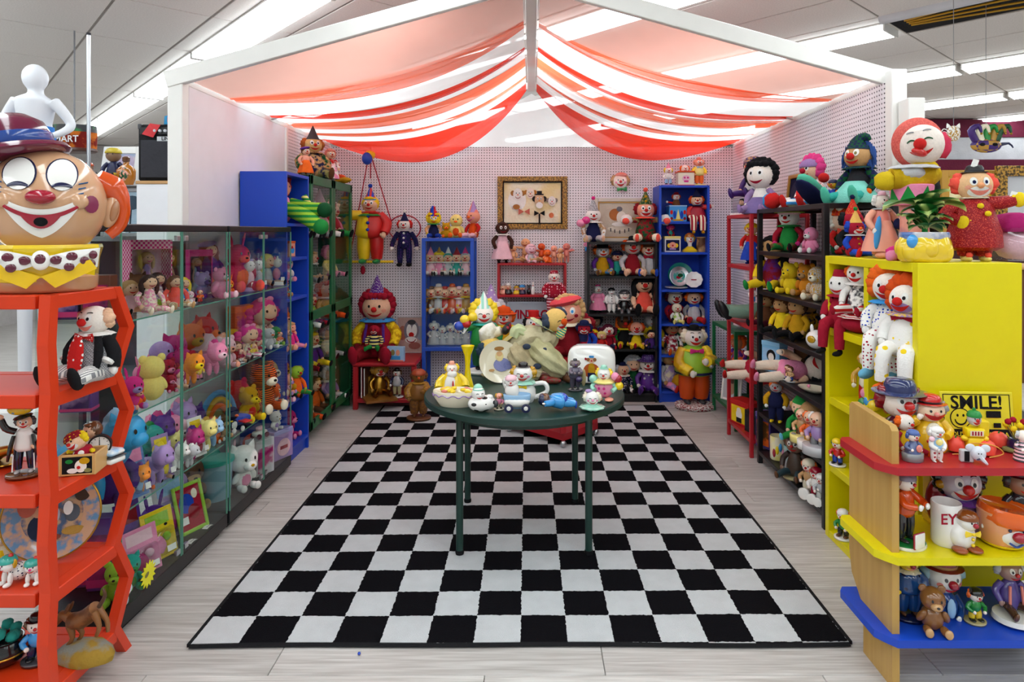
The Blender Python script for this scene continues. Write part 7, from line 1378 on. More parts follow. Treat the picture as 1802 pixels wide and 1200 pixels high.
for k, (a, el, s_) in enumerate(((.35, 42, 62), (-1.45, 8, 84), (1.5, 8, 74), (-.25, 38, 56), (.9, 25, 58), (-.8, 22, 58))): put(pp, 'leaf', 'leafshape', 'leafmat', (0, 0, q*88), q*s_, (-R(el), 0, a))
MB().tube([(0, 0, q*44), (q*2, 0, q*92)], [q*5, q*3], 8).build('stem', 'green', pp)
# clown head puppet on drum
dc = thing('drum_clown', 'papier mache clown with coral hair lying on pink and green drum', 'clown', yt(1604, 3.0), 0); q = H(1, 3.0)
MB().tube([(q*8, 0, 0), (q*4, 0, q*70), (0, 0, q*104)], [q*26, q*22, q*20], 16, sub=3).build('pedestal', 'n:e8a090:c88a8a:8', dc)
MB().lathe([(q*30, q*94), (q*32, q*96), (q*32, q*100), (q*35, q*128), (q*33, q*130), (0, q*130)], 24).build('drum', 'pink', dc)
for k in range(7):
    a0, a1 = 2*pi*k/7, 2*pi*(k+1)/7; am = (a0+a1)/2
    MB().add([(q*33.0*cos(a0), q*33.0*sin(a0), q*100), (q*33.0*cos(am), q*33.0*sin(am), q*100), (q*33.0*cos(a1), q*33.0*sin(a1), q*100), (q*35.6*cos(am), q*35.6*sin(am), q*127), (q*30*cos(am), q*30*sin(am), q*100)], [(0, 1, 3), (1, 2, 3), (0, 3, 4), (3, 2, 4), (0, 4, 2, 1)]).build('drum_triangle', 'green', dc)
MB().tube([(-q*42, -q*10, q*140), (-q*12, -q*12, q*142), (q*22, 0, q*150), (q*40, 0, q*158)], [q*18, q*20, q*26, q*20], 14, sub=4).build('sleeves', 'n:d8b81a:b89408:9', dc); put(dc, 'ruff', 'ruff', 'lgrey', (-q*2, -q*8, q*160), (q*40, q*34, q*34)); put(dc, 'hand', 'lump', 'lgrey', (-q*12, -q*24, q*150), (q*20, q*12, q*12))
put(dc, 'cuff', 'lump', 'd8b81a', (-q*52, -q*12, q*136), (q*18, q*14, q*16))
hd4 = head_on(dc, (q*18, 0, q*200), q*36, 'f3e6dc', None, None, '^red', 'red', None, 'closed', brow='grey', eyec='dgreen', rot=(0, R(-8), R(-35))); put(dc, 'hair', 'ballhi', 'n:e06a60:d05850:14', (q*22, q*20, q*206), (q*44, q*32, q*46)); put(dc, 'hair_tuft', 'lump', 'd83a5a', (q*46, -q*12, q*198), (q*14, q*14, q*22)); put(dc, 'lips', 'ball', 'red!', (-q*4, -q*30, q*184), (q*14, q*8, q*7), (0, R(20), 0))
# marionette, jester, baby clown
mq = doll('marionette', 'slim clown marionette in peach satin gown on yellow shelf corner', yt(1551, 3.1), H(112, 3.1), 10, 'stand', t='salmon~', a='peach~', l='peach~', s='khaki', k='face', hair=('tufts', 'white'), hat=('smallbowler', 'lpink'), rf='lgrey', dress='f0a088~', hs=.8, fat=.95, eye='dot', mz='white', hd='white', ar='down'); put(mq, 'sash', 'petal', 'sky~', (-.12, -.12, .62), (.22, .2, .5), (R(175), R(10), 0)); put(mq, 'bag', 'lump', 'navy', (.13, -.16, .5), (.06, .05, .08)); put(mq, 'hand', 'ball', 'white', (.14, -.2, .58), .025)
for s in (-1, 1): put(mq, 'toe', 'ball', ('peach', 'lyel')[s > 0], (s*.1, -.14, .05), (.08, .1, .05))
pr2 = thing('pink_plush', 'fluffy pink feather boa at foot of marionette on yellow shelf', 'boa', yt(1581, 2.86)); put(pr2, 'fluff', 'lump', 'hot', (0, 0, .03), (.05, .04, .035)); put(pr2, 'fluff_end', 'lump', 'pink', (-.04, -.02, .02), .024)
jd = doll('jester_plush', 'red and blue plush jester with tall yellow cone hat on shelf end', yt(1505, 3.3), H(60, 3.3), 8, 'sit', t='crim', a='blue', l='blue', s='red', k='crim', mz='white', hat=('conehat', 'e8b860', POM('green')), rf='lgrey', hair=('tufts', 'blue'), nose='orange', eye='dot', bigf=1.5, bt='mustard', fat=1.15)
doll('baby_clown', 'white haired baby clown with rosy face on black rack shelf', (X(1478, 3.62), 3.62, 1.472), H(78, 3.62), 20, 'sit', t='n:dgreen:black:6', a='red', l='red', k='f0d0b8', hair=('curls', 'white'), hat=('cap', 'n:red:orange:6'), nose='orange', eyec='sky', hs=1.3, s='red', bow='coral', hd='white')
doll('clown_doll', 'black suited clown in red cone hat behind plush jester', (X(1500, 3.42), 3.42, YT), H(74, 3.42), 0, 'sit', t='black', k='crim', hat=('conehat', 'd:red:gold:6', POM('navy')), eye='dot', hair=('tufts', 'black'))
bf = doll('black_mannequin', 'black cloth cat figure standing behind drum clown', (X(1660, 3.12), 3.25, 1.2+.276), H(140, 3.25), 0, 'stand', t='black', k='black', s='black', nose=None, mo=None, eye=None, fat=.9, cat='doll', hat=('catears', 'black'), ar='up', al='side')
bag = thing('plastic_bag', 'clear plastic bag with magenta top at right edge of yellow shelf', 'bag', yt(1785, 2.85)); q = H(1, 2.85)
MB().lathe([(q*36, 0), (q*40, q*20), (q*34, q*56), (q*20, q*68), (0, q*70)], 20, wob=.12, nw=5).build('bag', 'plastic', bag); MB().lathe([(q*30, q*50), (q*34, q*60), (q*24, q*80), (q*8, q*84)], 20, wob=.15, nw=5).build('magenta_top', 'mag', bag); put(bag, 'filling', 'lump', 'lpink', (0, 0, q*28), (q*30, q*26, q*26))
# ---- yellow cubbies
def yb(px, x, z): return (x, YX(px, x), z + .001)
doll('doll', 'doll in red velvet dress and fez sitting in upper yellow cubby', yb(1483, 1.61, 1.1), .27, -60, 'dangle', t='crim', a='crim', l='crim', fat=1.15, s='black', k='white', hat=('fez', 'crim'), hair=('tufts', 'dgrey'), eye='dot', nose=None, rf='crim', cat='doll')
doll('clown_doll', 'white clown with tiny yellow hat in upper yellow cubby', yb(1513, 1.63, 1.1+.09), .24, -55, 'sit', t='n:white:dgrey:12', a='white', l='s:white:red:9', s='crim', k='white', hat=('smallbowler', 'yellow'), hair=('tufts', 'orange'), nose='red', mz='white', rf='white', eye='dot')
rd_ = thing('round_cushion', 'round red stuffed cushion under the yellow hat clown', 'cushion', yb(1515, 1.63, 1.1)); put(rd_, 'cushion', 'ballhi', 'crim', (0, 0, .045), (.09, .09, .045)); put(rd_, 'frill', 'ruff', 's:red:white:9', (0, 0, .08), (.1, .1, .06))
doll('clown_doll', 'orange haired clown in white spotted pyjamas hanging from yellow cubby', yb(1568, 1.6, 1.1), .3, -50, 'dangle', t='d:white:blue:22', a='d:white:blue:22', l='d:white:crim:22', s='6ab0d0', k='face', hair=('afro', 'orange'), nose='^red', mz='white', rf='sky', hd='white', bigf=1.5, fat=1.15)
doll('clown_doll', 'second orange haired clown with yellow spots beside cubby corner', yb(1598, 1.59, 1.1-.03), .29, -62, 'dangle', t='d:white:yellow:9', a='white', l='d:white:yellow:9', s='orange', k='face', hair=('afro', 'dorange'), nose='^red', mz='lilac', rf='n:lilac:yellow:6', bow='crim', hd='white', fat=1.2)
doll('clown_figurine', 'clown holding pink, blue and green balloons in middle yellow cubby', yb(1528, 1.62, .74), .26, -40, 'stand', t='cream', a='mustard', l='red', k='cream', hat=('cap', 'cream'), hair=('tufts', 'mustard'), fin='!', cat='figurine', base='yellow', s='brown')
bln = thing('balloon_bunch', 'bunch of small pink, blue, green and yellow balls in yellow cubby', 'balloons', yb(1524, 1.575, .74))
for x_, y_, z_, c in ((0, 0, .1, 'pink!'), (.0, -.03, .07, 'sky!'), (-.0, .02, .05, 'green!'), (.0, -.07, .06, 'yellow!')): put(bln, 'balloon', 'ball', c, (x_, y_, z_), .026)
for y_ in (0, -.03, -.06): MB().tube([(0, y_, .06), (0, -.02, 0)], .002, 5).build('string', 'white', bln)
plush('plush_tiger', 'orange striped plush tiger in lower yellow cubby', yb(1600, 1.64, .74), .28, -50, 's:c86a1a:brown:6', 'tan', 'roundears'); plush('plush_duck', 'yellow plush duck toy hanging near the tiger', yb(1596, 1.6, .74+.16), .13, -50, 'yellow', 'orange', None, beak='orange')
small('clown_figurine', 'small coloured clown figurine in lowest yellow cubby', yb(1474, 1.585, .39), .14, -50, 'man', 'red', 'blue', 'face', ('tufts', 'green'), ('cap', 'yellow')); small('clown_figurine', 'tiny green clown at base of yellow cubby', yb(1484, 1.585, .04), .15, -50, 'man', 'green', 'black', 'face', ('tufts', 'orange'), ('cap', 'white'))
# ================================================================ TOY SHELF (wood): red board
RB, YB_, BB = .786, .476, .191
def wp(px, Y, z): return (X(px, Y), Y, z)
hbb = doll('hobo_bust', 'hobo clown bust with blue hat and plaid shirt behind wood panel', wp(1583, 2.49, RB), H(108, 2.49), -3, 'bust', t='n:burg:dgreen:12', a='n:navy:dgreen:12', k='face', hat=('brimhat', '2a3460'), hair=('tufts', 'dred'), nose='^red', mz='white', hd='white', fin='!', cat='figurine', ar='lap', brow='brown'); put(hbb, 'shirt_front', 'ball', 'd:crim:pink:8!', (0, -.19, .25), (.1, .06, .2))
rh = thing('clown_bank', 'ceramic bank of a clown in red bowler with huge red smile', 'figurine', wp(1635, 2.44, RB), -5); q = H(98, 2.44)
MB().lathe([(.26*q, 0), (.3*q, .06*q), (.28*q, .3*q), (.2*q, .5*q), (.1*q, .58*q)], 22, sy=.85).build('coat', 'f0c020!', rh); put(rh, 'shirt', 'ball', 'cream!', (0, -.16*q, .36*q), (.14*q, .1*q, .18*q)); h5 = head_on(rh, (0, -.02*q, .72*q), .23*q, 'f0d0b0', ('tufts', 'grey'), ('bowler', 'red', ('hatband', 'hatband', 'black')), 'salmon', None, None, 'dot', fin='!', sq=(1.05, 1, .9)); b = MB(); strip(b, lambda x: -.2 + .35*x*x, lambda x: -.62 + .95*x*x, -.66, .66, 1.06, 18); b.build('painted_smile', 'red!', h5); b = MB(); strip(b, lambda x: -.36 + .45*x*x, lambda x: -.4 + .5*x*x, -.5, .5, 1.085, 14); b.build('mouth_line', 'dred!', h5)
MB().tube([(-.2*q, 0, .52*q), (-.36*q, -.05*q, .48*q), (-.26*q, -.15*q, .6*q)], [.08*q, .08*q, .06*q], 9, sub=3).build('arm', 'f0c020!', rh); put(rh, 'hand', 'mitten', 'face!', (-.24*q, -.16*q, .64*q), .06*q); MB().tube([(.2*q, 0, .52*q), (.32*q, -.06*q, .36*q), (.2*q, -.2*q, .3*q)], [.08*q, .08*q, .06*q], 9, sub=3).build('arm', 'f0c020!', rh); put(rh, 'button', 'ball', 'red!', (-.12*q, -.22*q, .22*q), .03*q)
gc_ = small('clown_figurine', 'small blue grey cone shaped clown at left of red board', wp(1606, 2.33, RB), H(54, 2.33), 5, 'robe', '5a6a9a', 'grey', 'face', ('tufts', '3a5aa0'), ('cap', '3a5aa0'), base=None); put(gc_, 'skirt', 'cyl', '8a8e92!', (0, 0, 0), (.34, .28, .26)); put(gc_, 'held_doll', 'ball', 'salmon!', (.06, -.24, .45), (.1, .06, .12))
wc = doll('clown_figurine', 'white glazed clown holding a pastel ball, centre of red board', wp(1648, 2.32, RB), H(60, 2.32), 0, 'stand', t='lblue', a='white', l='d:white:crim:8', s='white', k='white', hair=('tufts', 'white'), hat=('cap', 'white'), fin='!', hs=1.25, fat=1.35, eye='closed', cat='figurine', ar='lap', mz=None); put(wc, 'ball', 'ball', 'lpink!', (-.2, -.12, .72), .08); put(wc, 'bib', 'ball', 'lyel!', (0, -.14, .62), (.1, .06, .1))
for i, (px, Y_, lb) in enumerate(((1681, 2.42, 'round red tomato shaped toy left of yellow car clown'), (1736, 2.38, 'round red tomato shaped toy in front of yellow car clown'), (1757, 2.47, 'round red tomato shaped toy at right of yellow car clown'))):
    tm_ = thing('tomato_toy', lb, 'toy', wp(px, Y_, RB)); q = H(15, Y_); MB().lathe([(q*.3, 0), (q*.85, q*.25), (q, q*.9), (q*.85, q*1.45), (q*.45, q*1.75), (q*.1, q*1.65), (0, q*1.62)], 30, wob=.04, nw=5).build('body', 'coral~', tm_); MB().tube([(0, 0, q*1.6), (q*.1, 0, q*1.9)], [q*.1, q*.07], 6).build('stalk', 'green', tm_)
yk = thing('car_clown', 'yellow plastic robot clown toy with green hat and red printed chest', 'toy', wp(1713, 2.4, RB), -6); q = H(1, 2.4)
MB().box(-q*13, q*13, -q*10, q*10, q*4, q*30, q*2).build('legs', 'yellow~', yk); [put(yk, 'foot', 'ball', 'yellow~', (s*q*8, -q*6, q*4), (q*7, q*11, q*4)) for s in (-1, 1)]; [put(yk, 'knee', 'ball', 'yellow~', (s*q*17, -q*4, q*28), (q*6, q*6, q*5)) for s in (-1, 1)]
MB().box(-q*15, q*15, -q*11, q*8, q*31, q*46, q*2).build('chest', 'f4d800~', yk); MB().box(q*8, q*26, -q*2, q*14, q*30, q*58, q*2).build('side_door', 'f0d010~', yk, False); MB().box(-q*11, q*11, -q*11.4, -q*11, q*34, q*43).build('chest_label', 'cream', yk, False); [MB().box(q*x_-q*1.2, q*x_+q*1.2, -q*11.8, -q*11.4, q*35, q*42).build('red_print', 'crim', yk, False) for x_ in (-7, -2.4, 2.4, 7)]
head_on(yk, (0, -q*2, q*62), q*12, 'lgrey', None, ('cap', 'green', ('pompom', 'lowpom', 'green')), '^red', 'red', 'white', 'dot', fin='~', sq=(.9, .9, 1.05))
MB().tube([(-q*42, -q*14, q*2), (-q*20, -q*20, q*8), (-q*14, -q*16, q*22), (q*20, -q*22, q*22), (q*38, -q*20, q*8), (q*14, -q*22, q*1)], q*1.1, 6, sub=6).build('pull_string', 'e0a040~', yk)
el = thing('elephant_card', 'small white printed elephant card figure at front of red board', 'figurine', wp(1711, 2.31, RB), -12); q = H(1, 2.31)
MB().box(-q*20, q*2, -q*4, q*6, 0, q*22, q*2).build('card_box', 'lgrey~', el, False); MB().box(-q*14, -q*6, -q*4.6, -q*4, q*2, q*20).build('spine', 'black', el, False); put(el, 'head', 'ballhi', 'd8dce6!', (q*8, -q*4, q*17), (q*12, q*9, q*13)); [put(el, 'ear', 'ball', 'd8dce6!', (q*(8+s*12), -q*2, q*26), (q*8, q*3, q*7)) for s in (-1, 1)]; MB().tube([(q*8, -q*10, q*14), (q*14, -q*14, q*6), (q*18, -q*13, q*2)], [q*4, q*3, q*2], 7, sub=3).build('trunk', 'd8dce6!', el); [put(el, 'eye', 'ball', 'black!', (q*(5+s*4), -q*12, q*19), q*1.3) for s in (0, 1)]; put(el, 'mouth', 'ball', 'navy!', (q*6, -q*12.5, q*10), (q*5, q*1, q*1.4), (0, R(-20), 0))
sm = thing('smile_sign', 'yellow rectangular sign reading smile with a smiley face', 'sign', (X(1722, 2.565), 2.565, RB), rot=(R(-6), 0, R(-3))); q = H(1, 2.56); W_, H_ = q*125, q*82
MB().box(-W_/2, W_/2, 0, .004, 0, H_, .002).build('plate', 'e8dc2a~', sm, False)
b = MB()
for s in (-1, 1): b.box(s*(W_/2-q*5), s*(W_/2-q*6.5), -.0008, 0, q*16, H_-q*4); b.box(-W_/2+q*6, W_/2-q*6, -.0008, 0, (H_-q*5.5) if s > 0 else q*16, (H_-q*4) if s > 0 else q*17.5)
b.build('border', 'black', sm, False); MB().box(-W_/2+q*5, W_/2-q*5, -.0008, 0, q*2, q*16).build('black_band', 'black', sm, False)
text(sm, 'lettering', 'SMILE!', q*32, 'black', (0, -.001, H_-q*29), (R(90), 0, 0), .0012, sx=1.02); text(sm, 'lettering', "YOU'RE ON CAMERA", q*11, 'e8dc2a~', (0, -.0012, q*5), (R(90), 0, 0), .0002)
prints(sm, [('o', .27, .44, .145, .22, 'black'), ('o', .27, .44, .13, .197, 'e8dc2b~'), ('o', .23, .5, .015, .03, '141416'), ('o', .31, .5, .015, .03, '141416'), ('u', .27, .42, .085, .13, '141416'), ('b', .72, .53, .1, .07, '141416'), ('b', .7, .66, .12, .02, '141416'), ('b', .76, .3, .05, .05, '141416')], W_, H_, 0)
fp = thing('flower_pot', 'small blue pot with yellow wire flowers at right of red board', 'plant', wp(1786, 2.42, RB)); q = H(1, 2.42); MB().lathe([(q*8, 0), (q*12, q*8), (q*11, q*22), (q*8, q*24), (0, q*20)], 16).build('pot', 'navy!', fp); put(fp, 'nest', 'lump', 'olive', (0, 0, q*4), (q*20, q*14, q*5))
for k in range(9): a = k*.7; MB().tube([(0, 0, q*20), (q*14*cos(a), q*8*sin(a), q*(40+6*(k % 3)))], q*.8, 5).build('stem', 'olive', fp); put(fp, 'flower', 'lump', ('yellow', 'yellow', 'crim')[k % 3], (q*15*cos(a), q*8*sin(a), q*(42+6*(k % 3))), q*5)
small('clown_figurine', 'striped skirt clown figure at right edge of red board', wp(1800, 2.33, RB), H(54, 2.33), 0, 'robe', 's:dgrey:lpink:9', 'grey', 'face', ('tufts', 'lgrey'), base=None)
rcl = doll('clown_plush', 'crimson legged clown toy sitting at red board beside wood panel', wp(1592, 2.42, RB), H(62, 2.42), 20, 'sit', t='f0c020', a='crim', l='crim', s='orange', k='face', hair=('tufts', 'orange'), eye='dot')
# yellow board
gf = doll('clown_figurine', 'orange coated clown leaning on a round green and white base', wp(1592, 2.36, YB_), H(118, 2.36), 25, 'stand', t='dorange', a='dorange', l='dark', s='dark', k='face', hair=('tufts', 'a06a50'), hat=('cap', '8a8094'), fin='!', base='green', cat='figurine', ar='fwd', hd='white'); MB().lathe([(.25, -.001), (.26, .02), (.25, .045)], 20, sy=.84).build('white_base', 'white!', gf, loc=(0, -.05, 0)); put(gf, 'sign_board', 'rbox', 'white!', (-.06, -.26, .06), (.18, .03, .2)); put(gf, 'sign_edge', 'rbox', 'crim!', (-.06, -.252, .05), (.21, .02, .22))
pb = doll('clown_figurine', 'purple scarfed clown bust with black top hair behind mug', wp(1687, 2.46, YB_), H(118, 2.46), -10, 'bust', t='lilac', a='white', k='d8d4e0', hair=('curls', 'black'), nose='^red', mz='white', rf='purple', fin='!', cat='figurine', brow='black', ar='fwd', hd='white'); put(pb, 'curtain', 'ball', 'dred!', (-.22, .05, .35), (.14, .1, .3)); put(pb, 'ear', 'ball', 'mustard!', (-.22, -.05, .62), .06)
mg = mug('white lettered mug with a clown girl in brown hair attached', wp(1665, 2.36, YB_+0), H(24, 2.36), H(74, 2.36), 0, 'white!', False); q = H(1, 2.36)
put(mg, 'figure_body', 'ballhi', 'white!', (q*14, -q*20, q*24), (q*22, q*18, q*24)); head_on(mg, (q*20, -q*26, q*50), q*16, 'white', None, ('cap', '8a4a1a'), '^crim', None, None, 'dot', fin='!', rot=(0, 0, R(10))); put(mg, 'bow_tie', 'bigbow', 'yellow!', (q*20, -q*40, q*34), q*14); [put(mg, 'shoe', 'ball', '9a4a20!', (q*x_, -q*34, q*5), (q*12, q*14, q*5)) for x_ in (2, 28)]; [put(mg, 'button', 'ball', 'yellow!', (q*22, -q*38, q*z_), q*3) for z_ in (14, 24)]
text(mg, 'lettering', 'EY', q*26, 'crim', (-q*11, -q*24.5, q*44), (R(90), 0, 0), .0006)
of = thing('face_mug', 'orange haired clown face planter mug on yellow board', 'mug', wp(1763, 2.36, YB_), -12); q = H(1, 2.36)
MB().lathe([(q*26, 0), (q*34, q*8), (q*37, q*34), (q*39, q*60), (q*36, q*62), (q*33, q*58), (q*28, q*14), (0, q*10)], 32, sx=1.0, sy=.95).build('cup', 'f0a878!', of); MB().lathe([(q*38.5, q*40), (q*42, q*46), (q*43, q*60), (q*40, q*68), (q*36, q*64)], 36, Matrix.Rotation(R(6), 4, 'Y'), wob=.02, nw=14).build('hair_rim', 'orange!', of); put(of, 'face_paint', 'ballhi', 'white!', (q*6, -q*19, q*24), (q*26, q*19, q*22)); put(of, 'nose', 'ballhi', 'crim!', (q*10, -q*41, q*28), (q*12, q*9, q*9)); [put(of, 'eye', 'ball', 'navy!', (q*(8+s*11), -q*35.5, q*37), q*3) for s in (-1, 1)]; MB().tube([(-q*4, -q*35.5, q*16), (q*6, -q*38, q*11), (q*17, -q*35.5, q*16)], q*2, 6, sub=4).build('mouth', '3a5ab0!', of); [MB().tube([(q*(8+s*18), -q*32, q*42), (q*(8+s*10), -q*35, q*45), (q*(8+s*3), -q*36, q*43)], q*1, 5, sub=3).build('eyebrow', '3a5ab0!', of) for s in (-1, 1)]; MB().lathe([(q*27, 0), (q*33, q*4), (q*34, q*7)], 24).build('collar', 'yellow!', of)
small('clown_figurine', 'dark coated figurine at right end of yellow board', wp(1796, 2.42, YB_), H(116, 2.42), -10, 'man', 'dark', 'grey', 'b08a70', ('tufts', 'dgrey'), ('bowler', 'burg'), base='lgrey')
carton('toy_box', 'yellow card box at back of yellow board behind mug', wp(1655, 2.53, YB_), .11, .05, .2, 0, 'd8b800~', panel='mustard', stripe='yellow~')
# blue board
bcl = doll('clown_figurine', 'blue spotted clown figurine with ruffled collar on blue board', wp(1597, 2.4, BB), H(108, 2.4), -5, 'stand', t='d:1a4a8a:navy:9', a='1a4a8a', l='1a4a8a', s='brown', k='yellow', hat=('cap', 'navy', ('pompom', 'lowpom', 'sky')), hair=('tufts', 'brown'), nose='^crim', mo='salmon', rf='white', fin='!', fat=1.6, hs=1.2, base='navy', cat='figurine')
rc2 = doll('clown_figurine', 'big white faced clown with red brimmed hat on blue board', wp(1658, 2.42, BB), H(92, 2.42), 0, 'bust', t='1a4a9a', a='1a4a9a', k='white', hat=('bowler', '8a1a20', ('hatband', 'hatband', 'tan')), hair=('tufts', '9ac0cc'), nose='^crim', fin='!', cat='figurine', hs=1.2, cheek='salmon', eyec='dgrey', ar='lap'); put(rc2, 'tie', 'petal', 'lblue!', (0, -.25, .4), (.3, .2, .35), (R(175), 0, 0))
mk_ = plush('monkey_figurine', 'brown ceramic monkey figurine beside big clown on blue board', wp(1640, 2.32, BB), H(76, 2.32), -10, '8a5a30', 'tan', 'roundears', cat='figurine', fin='!')
small('clown_figurine', 'small clown in green and yellow with orange hair on blue board', wp(1716, 2.36, BB), H(60, 2.36), 0, 'man', 'green', 'yellow', 'face', ('tufts', 'orange'), ('cap', 'black'), base='khaki')
hw2 = doll('clown_figurine', 'hobo in purple shirt sitting on white oval base, blue board', wp(1776, 2.4, BB+.03), H(80, 2.4), 0, 'sit', t='5a4a9a', a='5a4a9a', l='4a3026', s='brown', k='b08a80', hair=('tufts', 'lgrey'), hat=('smallbowler', 'grey'), fin='!', cat='figurine'); MB().lathe([(.36, -.13), (.4, -.1), (.38, -.01), (0, 0)], 24, Matrix.Translation((0, -.2, 0)), sy=.9).build('oval_base', 'white!', hw2); [MB().tube([(s*.1, -.17, .5), (s*.12, -.2, .15)], .025, 6).build('brace', 'salmon!', hw2) for s in (-1, 1)]
# ================================================================ BLACK RACK
BKT = {0: 1.756, 1: 1.471, 2: 1.201, 3: .931, 4: .661, 5: .361, 6: .091}
def bk_(px, x, k): return (x, YX(px, x), BKT[k])
dn = doll('clown_doll', 'clown doll with denim hat, blue yarn hair and huge teal shoes', (1.8, YX(1520, 1.8)+.05, 1.756), H(100, 3.55), -60, 'sit', t='dark', a='p:navy:dgreen:14', l='teal', s='4fb89c', k='tan', hair=('yarn', '2a4a8a'), hat=('floppy', 'p:navy:dgreen:5'), nose='^red', rf='p:navy:dgreen:9', mo='red', eyec='olive', hd='orange', bigf=1.6, dress='7fd0c0')
ph = doll('clown_doll', 'pink haired clown with lilac cap lying along top of black rack', (1.78, YX(1428, 1.78), 1.756), H(78, 4.1), -70, 'sit', t='lgrey', a='n:white:red:8', l='s:white:sky:9', s='red', k='skin', hair=('afro', 'e0408a'), hat=('cap', '9a7ab0'), nose='^crim', hd='crim', bigf=1.6)
bl2 = thing('stuffed_balls', 'blue and red stuffed balls at far end of black rack', 'toy', (1.6, YX(1362, 1.6), 1.757)); [put(bl2, 'ball', 'lump', c, (x_, y_, z_), .05) for x_, y_, z_, c in ((0, .06, .05, '3a9ad8'), (-.03, -.06, .045, 'red'))]; MB().tube([(0, .05, .04), (.1, -.02, .05)], .02, 8).build('leg', 'white', bl2); put(bl2, 'small_ball', 'lump', 'blue', (-.02, 0, .02), .025)
sl = thing('stuffed_shoe', 'large sea green stuffed clown shoe on top of black rack', 'shoe', (1.66, 3.86, 1.757), -50); put(sl, 'upper', 'ball', '5ac0a0', (0, 0, .09), (.06, .17, .05), (R(-28), 0, 0)); put(sl, 'sole', 'ball', 'navy', (0, -.01, .06), (.065, .175, .03), (R(-28), 0, 0)); put(sl, 'trim', 'ball', 'red', (0, .14, .17), (.03, .04, .03))
small('clown_figurine', 'little block clown in blue with yellow face on rack top', (1.72, 3.72, 1.757), .14, -50, 'man', 'blue', 'blue', 'mustard', ('tufts', 'orange'), ('cap', 'navy'), fin='~', base=None)
doll('clown_doll', 'clown with pink hat and green brim on upper black rack shelf', bk_(1389, 1.72, 1), .27, -45, 'sit', t='green', a='crim', l='n:green:crim:6', k='white', hat=('brimhat', 'lime', ('crown', 'cap', 'lpink')), nose='red', rf='green', hd='hot', eye='dot')
plush('plush_toy', 'pink stuffed legs of a plush toy on black rack shelf', bk_(1428, 1.7, 1), .16, -60, 'pink', 'white', None); doll('doll', 'dark haired doll with yellow tunic beneath pink hat clown', bk_(1360, 1.68, 2), .34, -50, 'sit', t='n:dred:purple:5', a='yellow', l='yellow', k='tan', hair=('longhair', 'black'), eye='dot', nose=None, cat='doll', s='green')
for i, (px, x_, c, c2, h_, lb, ear) in enumerate(((1392, 1.68, 'e8c820', 'yellow', .2, 'bright yellow plush toy on second rack shelf', 'roundears'), (1376, 1.78, 'mustard', 'orange', .22, 'orange yellow plush toy behind bright yellow one', 'catears'), (1420, 1.72, 'd88a20', 'tan', .2, 'amber plush lion on second black rack shelf', 'roundears'), (1440, 1.68, 'n:mustard:lgrey:9', 'cream', .2, 'floral yellow plush toy near yellow cube shelf', None))): plush('plush_toy', lb, bk_(px, x_, 2), h_, -60, c, c2, ear)
for i, (px, x_, c, c2, k_, h_, lb) in enumerate(((1350, 1.68, 'brown', 'burg', 3, .22, 'brown hatted doll on third black rack shelf'), (1376, 1.66, 'yellow', 'black', 3, .22, 'yellow and black clown on third rack shelf'), (1404, 1.68, 'mustard', 'black', 3, .24, 'mustard suited doll with black shoes on third rack shelf'), (1424, 1.8, 'n:mustard:navy:9', 'tan', 3, .24, 'patterned jacket doll at back of third rack shelf'))): doll('doll', lb, bk_(px, x_, k_), h_, -60, 'sit', t=c, l=c2, a=c, k='tan', hair=('shorthair', 'brown'), hat=('brimhat', 'brown') if i == 0 else None, eye='dot', nose=None, cat='doll', s='black', bigf=1.3)
wp_ = thing('white_teapot', 'white ceramic pig shaped pot on third black rack shelf', 'pot', bk_(1438, 1.63, 3), -60); put(wp_, 'body', 'ballhi', 'white!', (0, 0, .055), (.065, .055, .055)); [put(wp_, 'ear', 'petal', 'white!', (s*.035, 0, .09), .05) for s in (-1, 1)]; put(wp_, 'flower_motif', 'lump', 'mustard!', (0, -.052, .06), (.025, .008, .02)); put(wp_, 'snout', 'ball', 'white!', (.05, -.03, .05), .018)
carton('toy_box', 'pale blue window box with portrait print on fourth rack shelf', bk_(1363, 1.64, 4), .15, .08, .2, -62, '7ab8e0~', top='8cc4e8~', panel='lblue', shapes=[('o', .55, .55, .25, .2, 'black'), ('o', .55, .5, .16, .14, 'face'), ('o', .45, .25, .2, .1, 'white'), ('o', .2, .2, .05, .06, 'dgrey'), ('o', .85, .2, .07, .08, 'lblue')])
for i, (px, c) in enumerate(((1378, 'navy'), (1386, 'brown'), (1391, 'tan'))): small('tiny_figure', ['tiny navy figurine beside pale blue box', 'tiny brown figurine beside pale blue box', 'tiny tan figurine at rack post'][i], bk_(px, 1.62, 4), .1, -60, 'man', c, 'blue', 'skin', ('shorthair', 'brown'), base='lgrey')
ds = thing('dish', 'cream oval soap dish on fourth black rack shelf', 'dish', bk_(1432, 1.66, 4), -70); MB().lathe([(.04, 0), (.07, .02), (.072, .024), (.04, .01), (0, .008)], 24, sx=1.4).build('dish_body', 'cream!', ds); put(ds, 'pearl', 'ball', 'pink!', (-.04, 0, .025), .01)
carton('toy_box', 'black gift box at back of fourth rack shelf', bk_(1422, 1.85, 4), .16, .1, .22, -70, 'black~', top='dark~', panel='brown')
for i, (px, x_, c, c2, hc, lb) in enumerate(((1353, 1.72, 'crim', 'peach', 'black', 'black haired rag doll in red dress lying on red rack'), (1392, 1.7, 'pink', 'peach', 'black', 'black haired rag doll in pink top lying on black rack'))):
    doll('rag_doll', lb, ((1.4, 1.42)[i], (4.8, 4.2)[i], (.585, .7)[i]), .5, 0, 'stand', t=c, a='skin', l='f0dcc8', s='red' if i == 0 else 'pink', k='f0e0d0', hair=('curls', hc), nose=None, eye='dot', mo='red', hs=1.3, cat='doll', rot=(R(-86), R(48), R(-94 + 6*i)))
